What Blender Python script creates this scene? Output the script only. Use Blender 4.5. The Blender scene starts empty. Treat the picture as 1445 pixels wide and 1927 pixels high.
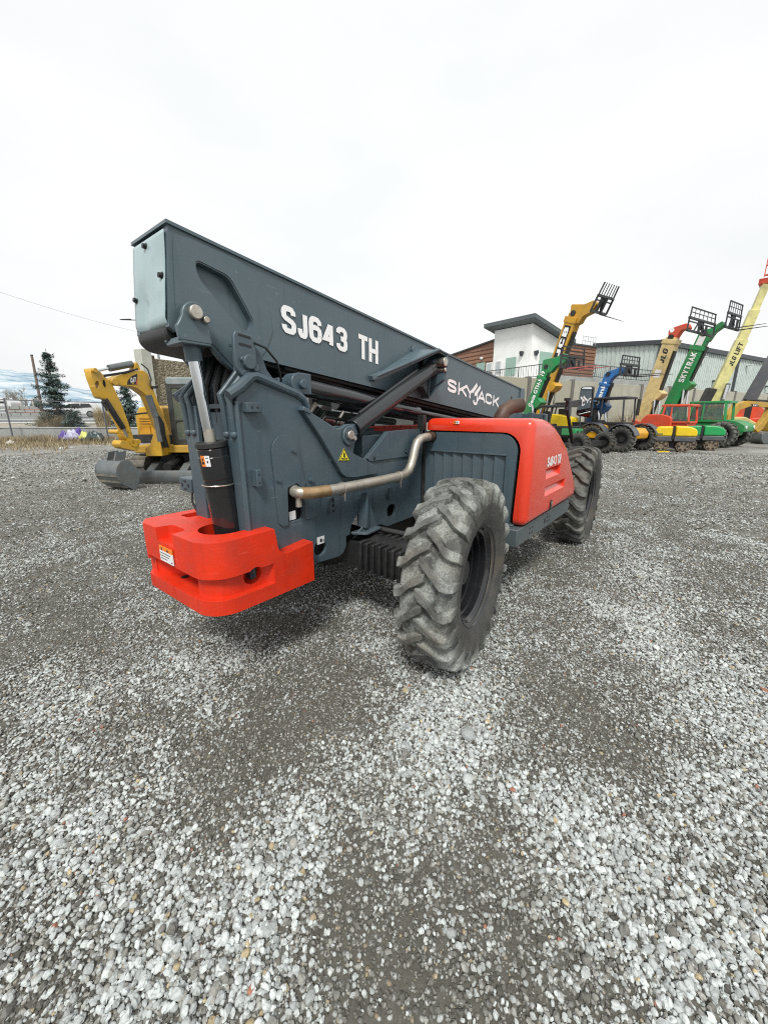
import bpy, bmesh, math, random
import numpy as np
from mathutils import Vector, Matrix
from mathutils.geometry import tessellate_polygon
from mathutils import noise as mnoise
R = math.radians
sc = bpy.context.scene
COL = sc.collection
random.seed(7)
rng = np.random.default_rng(11)

# ------------------------------------------------------------------ camera
CAM = Vector((-2.34916, -2.44141, 1.74444))
YAW, PITCH, FPX = R(38.6168), R(14.1311), 728.28
W_, H_ = 1445.0, 1927.0
FH = Vector((math.cos(YAW), math.sin(YAW), 0))
RH = Vector((math.sin(YAW), -math.cos(YAW), 0))
FW = FH * math.cos(PITCH) - Vector((0, 0, math.sin(PITCH)))
UP = RH.cross(FW)
cam_d = bpy.data.cameras.new("camera")
cam_d.sensor_fit = 'HORIZONTAL'; cam_d.sensor_width = 36.0
cam_d.lens = 36.0 * FPX / W_
cam_d.clip_start = 0.05; cam_d.clip_end = 6000
cam = bpy.data.objects.new("camera", cam_d); COL.objects.link(cam)
cam.matrix_world = Matrix(((RH.x, UP.x, -FW.x, CAM.x), (RH.y, UP.y, -FW.y, CAM.y), (RH.z, UP.z, -FW.z, CAM.z), (0, 0, 0, 1)))
sc.camera = cam
sc.view_settings.view_transform = 'Standard'; sc.view_settings.look = 'None'
sc.view_settings.exposure = 0; sc.view_settings.gamma = 1
sc.render.engine = 'CYCLES'
sc.cycles.max_bounces = 6; sc.cycles.diffuse_bounces = 3; sc.cycles.glossy_bounces = 3
sc.cycles.transmission_bounces = 4; sc.cycles.transparent_max_bounces = 8
sc.cycles.caustics_reflective = False; sc.cycles.caustics_refractive = False
sc.cycles.use_denoising = False                                       # keep the grain of the gravel crisp
sc.cycles.pixel_filter_type = 'BLACKMAN_HARRIS'; sc.cycles.filter_width = 1.1
sc.cycles.sample_clamp_indirect = 4.0

def ray(px, py):
    return FW + RH * ((px - W_ / 2) / FPX) - UP * ((py - H_ / 2) / FPX)
def at(px, py, dep):                     # world point of a sighting at a horizontal distance
    d = ray(px, py); return CAM + d * (dep / d.dot(FH))
def ground_at(px, py, z=0.0):
    d = ray(px, py); return CAM + d * ((z - CAM.z) / d.z)
def LD(lat, dep, z=0.0):
    return Vector((CAM.x, CAM.y, 0)) + RH * lat + FH * dep + Vector((0, 0, z))
def shift(x, z, y0, y1):                 # same sight line, other lengthwise plane
    k = (y1 - CAM.y) / (y0 - CAM.y)
    return (CAM.x + (x - CAM.x) * k, CAM.z + (z - CAM.z) * k)

# ------------------------------------------------------------------ materials
def srgb(r, g, b):
    f = lambda c: (c / 255 / 12.92) if c / 255 <= 0.04045 else ((c / 255 + 0.055) / 1.055) ** 2.4
    return (f(r), f(g), f(b))
MATS = {}
def mat(name, base, rough=0.5, metal=0.0, vary=0.12, scale=3.0, dirt=None, dirt_amt=0.0, dirt_scale=2.0, bump=0.0, bump_scale=60.0,
        spec=0.5, coat=0.0, rvary=0.12, stretch=None, wear=0.0):
    if name in MATS: return MATS[name]
    m = bpy.data.materials.new(name); m.use_nodes = True
    nt = m.node_tree; N = nt.nodes; L = nt.links
    b = N["Principled BSDF"]
    tc = N.new("ShaderNodeTexCoord")
    co = tc.outputs["Object"]
    if stretch:
        mp = N.new("ShaderNodeMapping"); mp.inputs["Scale"].default_value = stretch
        L.new(co, mp.inputs["Vector"]); co = mp.outputs["Vector"]
    n1 = N.new("ShaderNodeTexNoise"); n1.inputs["Scale"].default_value = scale; n1.inputs["Detail"].default_value = 6
    n1.inputs["Roughness"].default_value = 0.65
    L.new(co, n1.inputs["Vector"])
    r1 = N.new("ShaderNodeMapRange"); r1.inputs["From Min"].default_value = 0.25; r1.inputs["From Max"].default_value = 0.75
    r1.inputs["To Min"].default_value = 1 - vary; r1.inputs["To Max"].default_value = 1 + vary
    L.new(n1.outputs["Fac"], r1.inputs["Value"])
    mul = N.new("ShaderNodeVectorMath"); mul.operation = 'SCALE'; mul.inputs[0].default_value = base
    L.new(r1.outputs["Result"], mul.inputs["Scale"])
    colout = mul.outputs["Vector"]
    if dirt:
        n2 = N.new("ShaderNodeTexNoise"); n2.inputs["Scale"].default_value = dirt_scale; n2.inputs["Detail"].default_value = 9
        n2.inputs["Roughness"].default_value = 0.7
        L.new(co, n2.inputs["Vector"])
        r2 = N.new("ShaderNodeMapRange"); r2.inputs["From Min"].default_value = 0.42; r2.inputs["From Max"].default_value = 0.68
        r2.inputs["To Min"].default_value = 0.0; r2.inputs["To Max"].default_value = dirt_amt
        L.new(n2.outputs["Fac"], r2.inputs["Value"])
        mx = N.new("ShaderNodeMix"); mx.data_type = 'RGBA'
        L.new(r2.outputs["Result"], mx.inputs["Factor"]); L.new(colout, mx.inputs["A"])
        mx.inputs["B"].default_value = (*dirt, 1)
        colout = mx.outputs["Result"]
    if wear:                                                            # rain streaks and pale scuffs
        for sc3, th, fac, colr in (((16, 16, 1.1), (.56, .74), wear, (base[0] * .45, base[1] * .45, base[2] * .45)), ((5, 5, 34), (.66, .72), wear * .8, (min(1, base[0] * 1.5 + .10), min(1, base[1] * 1.5 + .10), min(1, base[2] * 1.5 + .10))), ((30, 30, 30), (.69, .73), wear, (min(1, base[0] + .16), min(1, base[1] + .15), min(1, base[2] + .14)))):
            mpn = N.new("ShaderNodeMapping"); mpn.inputs["Scale"].default_value = sc3; L.new(tc.outputs["Object"], mpn.inputs["Vector"])
            nn = N.new("ShaderNodeTexNoise"); nn.inputs["Scale"].default_value = 1.0; nn.inputs["Detail"].default_value = 4; L.new(mpn.outputs[0], nn.inputs["Vector"])
            rn = N.new("ShaderNodeMapRange"); rn.inputs["From Min"].default_value = th[0]; rn.inputs["From Max"].default_value = th[1]; rn.inputs["To Max"].default_value = fac; L.new(nn.outputs["Fac"], rn.inputs["Value"])
            mz = N.new("ShaderNodeMix"); mz.data_type = 'RGBA'; L.new(rn.outputs[0], mz.inputs["Factor"]); L.new(colout, mz.inputs["A"]); mz.inputs["B"].default_value = (*colr, 1); colout = mz.outputs["Result"]
    L.new(colout, b.inputs["Base Color"])
    r3 = N.new("ShaderNodeMapRange"); r3.inputs["To Min"].default_value = max(0.02, rough - rvary); r3.inputs["To Max"].default_value = min(1, rough + rvary)
    L.new(n1.outputs["Fac"], r3.inputs["Value"]); L.new(r3.outputs["Result"], b.inputs["Roughness"])
    b.inputs["Metallic"].default_value = metal
    b.inputs["Specular IOR Level"].default_value = spec
    if coat: b.inputs["Coat Weight"].default_value = coat; b.inputs["Coat Roughness"].default_value = 0.08
    if bump:
        n3 = N.new("ShaderNodeTexNoise"); n3.inputs["Scale"].default_value = bump_scale; n3.inputs["Detail"].default_value = 5
        L.new(co, n3.inputs["Vector"])
        bp = N.new("ShaderNodeBump"); bp.inputs["Strength"].default_value = bump; bp.inputs["Distance"].default_value = 0.01
        L.new(n3.outputs["Fac"], bp.inputs["Height"]); L.new(bp.outputs["Normal"], b.inputs["Normal"])
    MATS[name] = m
    return m
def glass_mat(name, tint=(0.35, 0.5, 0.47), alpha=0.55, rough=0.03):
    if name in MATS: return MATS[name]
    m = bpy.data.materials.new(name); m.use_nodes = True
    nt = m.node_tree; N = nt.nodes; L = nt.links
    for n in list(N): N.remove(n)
    o = N.new("ShaderNodeOutputMaterial"); mix = N.new("ShaderNodeMixShader"); df = N.new("ShaderNodeBsdfDiffuse"); df.inputs["Color"].default_value = (.34, .46, .42, 1); m2 = N.new("ShaderNodeMixShader"); m2.inputs["Fac"].default_value = .28  # pale green diffuse: a dusty film that also stands in for reflected light
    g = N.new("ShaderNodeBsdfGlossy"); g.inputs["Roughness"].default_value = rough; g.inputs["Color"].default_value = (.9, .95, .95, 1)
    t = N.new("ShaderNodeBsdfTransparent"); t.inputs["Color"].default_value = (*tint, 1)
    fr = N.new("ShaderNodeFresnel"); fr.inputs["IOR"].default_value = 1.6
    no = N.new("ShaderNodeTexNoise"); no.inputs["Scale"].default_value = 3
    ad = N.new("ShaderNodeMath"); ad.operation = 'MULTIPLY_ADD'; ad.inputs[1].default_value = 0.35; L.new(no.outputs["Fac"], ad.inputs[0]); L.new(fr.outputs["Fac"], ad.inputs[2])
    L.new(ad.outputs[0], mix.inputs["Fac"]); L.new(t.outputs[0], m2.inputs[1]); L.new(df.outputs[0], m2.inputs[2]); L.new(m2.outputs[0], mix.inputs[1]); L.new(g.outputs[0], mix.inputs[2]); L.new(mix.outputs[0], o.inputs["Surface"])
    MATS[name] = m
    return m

GREY = (0.060, 0.095, 0.118)
M_grey = mat("slate grey machine paint", GREY, 0.42, vary=0.1, scale=2.2, dirt=(0.13, 0.145, 0.145), dirt_amt=0.35, dirt_scale=2.5, bump=0.06, bump_scale=90, wear=.4)
M_boom = mat("slate grey boom paint", (0.075, 0.116, 0.138), 0.34, vary=0.08, scale=1.5, dirt=(0.15, 0.18, 0.185), dirt_amt=0.3, dirt_scale=1.4, bump=0.04, bump_scale=120, wear=.3)
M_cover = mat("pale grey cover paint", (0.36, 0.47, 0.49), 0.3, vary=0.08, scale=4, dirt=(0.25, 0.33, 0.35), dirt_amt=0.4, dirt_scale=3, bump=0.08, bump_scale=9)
M_red = mat("red machine paint", (0.72, 0.030, 0.004), 0.45, vary=0.14, scale=5, dirt=(0.42, 0.05, 0.03), dirt_amt=0.45, dirt_scale=6, bump=0.12, bump_scale=60, wear=.28)
M_hood = mat("glossy red hood paint", (0.74, 0.040, 0.012), 0.30, vary=0.05, scale=2, dirt=(0.78, 0.13, 0.085), dirt_amt=0.3, dirt_scale=1.5, coat=0.5)
M_black = mat("glossy black paint", (0.014, 0.015, 0.018), 0.14, vary=0.3, scale=6, dirt=(0.05, 0.048, 0.045), dirt_amt=0.25, coat=0.4)
M_dark = mat("dull black metal", (0.014, 0.015, 0.016), 0.5, vary=0.3, scale=8, dirt=(0.07, 0.07, 0.065), dirt_amt=0.4, bump=0.2)
M_hose = mat("black hose rubber", (0.016, 0.017, 0.018), 0.45, vary=0.3, scale=12)
M_chrome = mat("chromed rod", (0.72, 0.75, 0.78), 0.16, 1.0, vary=0.06, scale=5, rvary=0.06)
M_pin = mat("zinc pin", (0.55, 0.53, 0.48), 0.35, 0.85, vary=0.2, scale=30, dirt=(0.3, 0.2, 0.1), dirt_amt=0.5, dirt_scale=25)
M_pipe = mat("galvanised pipe", (0.50, 0.48, 0.42), 0.42, 0.65, vary=0.2, scale=9, dirt=(0.36, 0.30, 0.21), dirt_amt=0.6, dirt_scale=7)
M_rust = mat("rusty steel", (0.085, 0.058, 0.048), 0.55, 0.4, vary=0.35, scale=14, dirt=(0.16, 0.09, 0.055), dirt_amt=0.6, dirt_scale=9, bump=0.2)
M_heat = mat("heat stained steel", (0.42, 0.30, 0.17), 0.42, 0.6, vary=0.3, scale=14, dirt=(0.5, 0.25, 0.09), dirt_amt=0.7, dirt_scale=9)
M_white = mat("white lettering", (0.93, 0.94, 0.94), 0.45, vary=0.03, scale=20)
M_label = mat("white label", (0.78, 0.79, 0.80), 0.5, vary=0.04, scale=30)
M_ink = mat("black ink", (0.02, 0.02, 0.022), 0.5, vary=0.1)
M_orange = mat("orange label", (0.85, 0.24, 0.03), 0.5, vary=0.05, scale=30)
M_yellowlab = mat("yellow label", (0.85, 0.72, 0.03), 0.5, vary=0.05, scale=30)
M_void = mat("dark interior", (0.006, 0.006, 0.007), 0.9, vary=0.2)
M_mirror = mat("mirror glass", (0.85, 0.87, 0.88), 0.03, 1.0, vary=0.01, rvary=0.01)
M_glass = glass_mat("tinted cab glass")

# ------------------------------------------------------------------ mesh helpers
def basis(d, up=Vector((0, 0, 1))):
    d = Vector(d).normalized()
    if abs(d.dot(up)) > 0.98: up = Vector((1, 0, 0)) if abs(d.x) < 0.9 else Vector((0, 1, 0))
    s = d.cross(up).normalized(); u = s.cross(d).normalized()
    return d, s, u
class MB:
    def __init__(s): s.v = []; s.f = []; s.cuts = []
    def mark(s): s.cuts.append((len(s.v), len(s.f))); return s
    def add(s, verts, faces):
        o = len(s.v); s.v += [tuple(p) for p in verts]; s.f += [tuple(i + o for i in f) for f in faces]; return s
    def box(s, c, size, rz=0.0, mtx=None):
        x, y, z = [k / 2 for k in size]
        vs = [Vector((a * x, b * y, c_ * z)) for a in (-1, 1) for b in (-1, 1) for c_ in (-1, 1)]
        if mtx is not None: vs = [mtx @ v for v in vs]
        elif rz: vs = [Matrix.Rotation(rz, 3, 'Z') @ v for v in vs]
        c = Vector(c)
        return s.add([v + c for v in vs], [(0, 1, 3, 2), (4, 6, 7, 5), (0, 4, 5, 1), (2, 3, 7, 6), (0, 2, 6, 4), (1, 5, 7, 3)])
    def bb(s, x0, x1, y0, y1, z0, z1):
        return s.box(((x0 + x1) / 2, (y0 + y1) / 2, (z0 + z1) / 2), (abs(x1 - x0), abs(y1 - y0), abs(z1 - z0)))
    def bar(s, a, b, w, h, up=(0, 0, 1), w1=None, h1=None):           # box section from a to b
        a, b = Vector(a), Vector(b); d, sd, u = basis(b - a, Vector(up)); w1 = w if w1 is None else w1; h1 = h if h1 is None else h1
        vs = []
        for P, ww, hh in ((a, w, h), (b, w1, h1)):
            vs += [P + sd * ww / 2 + u * hh / 2, P - sd * ww / 2 + u * hh / 2, P - sd * ww / 2 - u * hh / 2, P + sd * ww / 2 - u * hh / 2]
        return s.add(vs, [(0, 1, 2, 3), (7, 6, 5, 4), (0, 4, 5, 1), (1, 5, 6, 2), (2, 6, 7, 3), (3, 7, 4, 0)])
    def tube(s, pts, r, n=12, cap=True):
        pts = [Vector(p) for p in pts]; k = len(pts)
        rs = r if isinstance(r, (list, tuple)) else [r] * k
        vs = []; pu = None
        for i, P in enumerate(pts):
            d = (pts[min(i + 1, k - 1)] - pts[max(i - 1, 0)]).normalized()
            if pu is None: _, sd, u = basis(d)
            else:
                sd = d.cross(pu).normalized(); u = sd.cross(d).normalized()
            pu = u
            for j in range(n):
                a = 2 * math.pi * j / n; vs.append(P + (sd * math.cos(a) + u * math.sin(a)) * rs[i])
        fs = [(i * n + j, i * n + (j + 1) % n, (i + 1) * n + (j + 1) % n, (i + 1) * n + j) for i in range(k - 1) for j in range(n)]
        if cap: fs += [tuple(range(n))[::-1], tuple((k - 1) * n + j for j in range(n))]
        return s.add(vs, fs)
    def cyl(s, a, b, r, r1=None, n=20): return s.tube([a, b], [r, r if r1 is None else r1], n)
    def sphere(s, c, r, n=10, m=7, sq=(1, 1, 1)):
        c = Vector(c); vs = []; fs = []
        for i in range(m + 1):
            t = math.pi * i / m
            for j in range(n):
                a = 2 * math.pi * j / n
                vs.append(c + Vector((math.sin(t) * math.cos(a) * r * sq[0], math.sin(t) * math.sin(a) * r * sq[1], math.cos(t) * r * sq[2])))
        for i in range(m):
            for j in range(n): fs.append((i * n + j, (i + 1) * n + j, (i + 1) * n + (j + 1) % n, i * n + (j + 1) % n))
        return s.add(vs, fs)
    def plate(s, outer, t0, t1, axis='y', holes=(), fn=None):          # extruded 2-d outline with holes
        loops = [list(outer)] + [list(h) for h in holes]
        def P(a, b, t):
            if fn: return fn(a, b, t)
            return {'y': (a, t, b), 'x': (t, a, b), 'z': (a, b, t)}[axis]
        flat = [p for l in loops for p in l]; n = len(flat)
        tris = [tuple(range(n))] if not holes else tessellate_polygon([[Vector((p[0], p[1], 0)) for p in l] for l in loops])
        vs = [P(a, b, t0) for a, b in flat] + [P(a, b, t1) for a, b in flat]
        fs = [tuple(t) for t in tris] + [tuple(i + n for i in t[::-1]) for t in tris]
        o = 0
        for l in loops:
            k = len(l)
            fs += [(o + i, o + (i + 1) % k, o + (i + 1) % k + n, o + i + n) for i in range(k)]
            o += k
        return s.add(vs, fs)
    def lathe(s, prof, c, axis, n=48, closed=False):                    # prof: (radius, along)
        c = Vector(c); d, sd, u = basis(axis); k = len(prof); vs = []
        for r_, t in prof:
            for j in range(n):
                a = 2 * math.pi * j / n; vs.append(c + d * t + (sd * math.cos(a) + u * math.sin(a)) * r_)
        kk = k if closed else k - 1
        fs = [(i * n + j, i * n + (j + 1) % n, ((i + 1) % k) * n + (j + 1) % n, ((i + 1) % k) * n + j) for i in range(kk) for j in range(n)]
        return s.add(vs, fs)
    def build(s, name, m, parent=None, smooth=35, bevel=0.0, seg=2, recalc=True):
        if s.cuts:                                                      # marked pieces become objects of their own
            cs = [(0, 0)] + s.cuts + [(len(s.v), len(s.f))]; first = None
            for (v0, f0), (v1, f1) in zip(cs[:-1], cs[1:]):
                if v1 == v0: continue
                k = MB(); k.v = s.v[v0:v1]; k.f = [tuple(i - v0 for i in f) for f in s.f[f0:f1]]
                o = k.build(name, m, parent, smooth, bevel, seg, recalc); first = first or o
            return first
        me = bpy.data.meshes.new(name); me.from_pydata(s.v, [], s.f)
        if recalc:
            bm = bmesh.new(); bm.from_mesh(me)
            bmesh.ops.recalc_face_normals(bm, faces=bm.faces); bm.to_mesh(me); bm.free()
        if smooth:
            for p in me.polygons: p.use_smooth = True
            me.set_sharp_from_angle(angle=R(smooth))
        me.materials.append(m)
        o = bpy.data.objects.new(name, me); COL.objects.link(o)
        if parent is not None: o.parent = parent
        if bevel: add_bevel(o, bevel, seg)
        return o
def add_bevel(o, w, seg=2, ang=30):
    md = o.modifiers.new("bevel", 'BEVEL'); md.width = w; md.segments = seg; md.limit_method = 'ANGLE'; md.angle_limit = R(ang)
    md.harden_normals = False
def thing(name, label, cat, loc=(0, 0, 0), rz=0.0, group=None):
    o = bpy.data.objects.new(name, None); COL.objects.link(o); o.empty_display_size = 0.3
    o.location = loc; o.rotation_euler = (0, 0, rz); o['label'] = label; o['category'] = cat
    if group: o['group'] = group
    return o
def part(name, parent):
    o = bpy.data.objects.new(name, None); COL.objects.link(o); o.parent = parent; return o
def tag(o, label, cat, group=None):
    o['label'] = label; o['category'] = cat
    if group: o['group'] = group
    return o
def boolean_cut(o, cutters):
    for i, c in enumerate(cutters):
        md = o.modifiers.new("cut", 'BOOLEAN'); md.operation = 'DIFFERENCE'; md.solver = 'EXACT'; md.object = c
    dg = bpy.context.evaluated_depsgraph_get(); ev = o.evaluated_get(dg)
    me = bpy.data.meshes.new_from_object(ev)
    old = o.data; o.modifiers.clear(); o.data = me; me.name = old.name
    for c in cutters:
        cm = c.data; bpy.data.objects.remove(c); bpy.data.meshes.remove(cm)
    me.set_sharp_from_angle(angle=R(35))
    return o
def arc(cx, cy, r, a0, a1, n=8, ry=None):
    ry = r if ry is None else ry
    return [(cx + r * math.cos(R(a0 + (a1 - a0) * i / n)), cy + ry * math.sin(R(a0 + (a1 - a0) * i / n))) for i in range(n + 1)]
def rrect(x0, x1, z0, z1, r, n=4):
    return arc(x1 - r, z1 - r, r, 0, 90, n) + arc(x0 + r, z1 - r, r, 90, 180, n) + arc(x0 + r, z0 + r, r, 180, 270, n) + arc(x1 - r, z0 + r, r, 270, 360, n)
def fillet(pts, r, n=4):                                                # round every corner of an outline
    out = []; k = len(pts)
    rr = r if isinstance(r, (list, tuple)) else [r] * k
    for i in range(k):
        p0, p1, p2 = Vector(pts[i - 1]), Vector(pts[i]), Vector(pts[(i + 1) % k])
        a, b = (p0 - p1), (p2 - p1); q = min(rr[i], a.length * 0.45, b.length * 0.45)
        if q < 1e-4: out.append(tuple(p1)); continue
        A, B = p1 + a.normalized() * q, p1 + b.normalized() * q
        for j in range(n + 1):
            t = j / n; out.append(tuple(A * (1 - t) ** 2 + p1 * 2 * t * (1 - t) + B * t * t))
    return out
_TXT = {}
def text_outline(txt, bold=0.0, shear=0.0, spacing=1.0):
    key = (txt, bold, shear, spacing)
    if key in _TXT: return _TXT[key]
    cu = bpy.data.curves.new("glyphs", 'FONT'); cu.body = txt; cu.size = 1.0; cu.offset = bold; cu.shear = shear; cu.space_character = spacing
    cu.resolution_u = 5
    o = bpy.data.objects.new("glyphs", cu); COL.objects.link(o)
    dg = bpy.context.evaluated_depsgraph_get()
    me = bpy.data.meshes.new_from_object(o.evaluated_get(dg))
    vs = [tuple(v.co) for v in me.vertices]; fs = [tuple(p.vertices) for p in me.polygons]
    bpy.data.objects.remove(o); bpy.data.curves.remove(cu); bpy.data.meshes.remove(me)
    x0 = min(v[0] for v in vs); x1 = max(v[0] for v in vs); y0 = min(v[1] for v in vs); y1 = max(v[1] for v in vs)
    _TXT[key] = ([((v[0] - x0) / (x1 - x0), (v[1] - y0) / (y1 - y0)) for v in vs], fs)
    return _TXT[key]
def lettering(mb, txt, o, u, v, bold=0.02, shear=0.0, spacing=1.0):     # writes txt in the parallelogram o, o+u, o+v
    vs, fs = text_outline(txt, bold, shear, spacing); o, u, v = Vector(o), Vector(u), Vector(v)
    return mb.add([o + u * a + v * b for a, b in vs], fs)
# heavy sign-painter capitals drawn as strokes
_S = [(1, .75), (.96, .89), (.8, .985), (.5, 1), (.2, .985), (.04, .89), (0, .76), (.04, .63), (.2, .555), (.5, .5), (.8, .445), (.96, .37), (1, .25), (.96, .11), (.8, .015), (.5, 0), (.2, .015), (.04, .11), (0, .25)]
_C = [(1, .70), (.96, .87), (.8, .98), (.5, 1), (.2, .98), (.04, .87), (0, .72), (0, .28), (.04, .13), (.2, .02), (.5, 0), (.8, .02), (.96, .13), (1, .30)]
GLYPH = {'S': [_S], 'C': [_C], 'G': [_C + [(1, .46), (.55, .46)]], 'J': [[(1, 1), (1, .26), (.95, .1), (.75, .01), (.5, 0), (.24, .01), (.05, .1), (0, .30)]],
    '6': [[(1, .76), (.95, .9), (.77, .985), (.5, 1), (.23, .985), (.05, .89), (0, .72), (0, .28), (.05, .11), (.23, .015), (.5, 0), (.77, .015), (.95, .11), (1, .25)], [(1, .25), (1, .36), (.95, .50), (.77, .585), (.5, .6), (.0, .57)]],
    '4': [[(.74, 0), (.74, 1)], [(.62, .97), (.0, .27), (1, .27)]], '3': [[(0, .77), (.05, .9), (.23, .985), (.5, 1), (.77, .985), (.95, .9), (.98, .76), (.93, .62), (.75, .535), (.36, .52)], [(.5, .52), (.80, .49), (.96, .40), (1, .25), (.95, .1), (.77, .015), (.5, 0), (.23, .015), (.05, .1), (0, .24)]],
    'T': [[(0, 1), (1, 1)], [(.5, .98), (.5, -.0)]], 'H': [[(0, -.0), (0, 1)], [(1, -.0), (1, 1)], [(0, .5), (1, .5)]], 'K': [[(0, 0), (0, 1)], [(1.02, 1), (.18, .42)], [(.38, .56), (1.02, 0)]], 'Y': [[(0, 1), (.5, .42), (1, 1)], [(.5, .5), (.5, 0)]],
    'A': [[(0, 0), (.5, 1), (1, 0)], [(.2, .27), (.8, .27)]], 'L': [[(0, 1), (0, 0), (1, 0)]], 'I': [[(.5, 0), (.5, 1)]], 'F': [[(0, 0), (0, 1), (1, 1)], [(0, .52), (.85, .52)]], 'R': [[(0, 0), (0, 1), (.65, 1), (.93, .93), (1, .76), (.93, .58), (.65, .5), (.0, .5)], [(.5, .5), (1, 0)]],
    'B': [[(0, 0), (0, 1), (.65, 1), (.92, .92), (.95, .76), (.9, .6), (.65, .53), (.1, .53)], [(.4, .53), (.7, .50), (.96, .42), (1, .26), (.95, .08), (.65, 0), (0, 0)]]}
def glyph(mb, ch, P, w, h, t, lift):
    """P(x, y, k) places a letter point; w, h, t in the letter's own units"""
    for k, pl in enumerate(GLYPH[ch]):
        pts = [Vector((t / 2 + u * (w - t), t / 2 + v * (h - t))) for u, v in pl]; n = len(pts); L_, R_ = [], []
        ext = t * .5 if len(pl) == 2 or ch in 'TLHFRBI4KYA' else 0
        if ext and ch not in '4':
            pts[0] = pts[0] + (pts[0] - pts[1]).normalized() * ext * (0 if ch in 'TRB' and k == 1 else 1); pts[-1] = pts[-1] + (pts[-1] - pts[-2]).normalized() * ext * (0 if ch in 'RB' and k == 0 else 1)
        for i in range(n):
            a = (pts[i] - pts[max(i - 1, 0)]); b = (pts[min(i + 1, n - 1)] - pts[i]); a = a if a.length > 1e-9 else b; b = b if b.length > 1e-9 else a
            a, b = a.normalized(), b.normalized(); m_ = (a + b); m_ = m_.normalized() if m_.length > 1e-6 else a
            nrm_ = Vector((-m_.y, m_.x)); c_ = max(.5, abs(nrm_.dot(Vector((-a.y, a.x))))); q_ = nrm_ * (t / 2 / c_); L_.append(pts[i] + q_); R_.append(pts[i] - q_)
        vs = [P(p.x, p.y, k * lift) for p in L_] + [P(p.x, p.y, k * lift) for p in R_]
        mb.add(vs, [(i, i + 1, n + i + 1, n + i) for i in range(n - 1)])
def capitals(mb, txt, o, u, v, h, t, gap=.12, widths=None, lift=.0006, nrm_=None, slant=0.0):
    """block capitals: o lower left corner, u along (full vector), v up (full vector); h is the letter height in the letters' own unit where the word is fitted to u"""
    o, u, v = Vector(o), Vector(u), Vector(v); nn = u.cross(v).normalized() if nrm_ is None else nrm_
    wd = {'J': .44, 'I': .22, 'T': .56, 'L': .5, ' ': .3, 'A': .66, 'Y': .62, '1': .3}
    ws = [(widths or {}).get(c, wd.get(c, .6)) for c in txt]; tot = sum(ws) + gap * (len(txt) - 1); x = 0
    for c, w in zip(txt, ws):
        if c != ' ': glyph(mb, c, (lambda x0: lambda a, b, k: o + u * ((x0 + a + slant * b) / tot) + v * b + nn * k)(x), w, 1.0, t, lift)
        x += w + gap
    return mb
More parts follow.
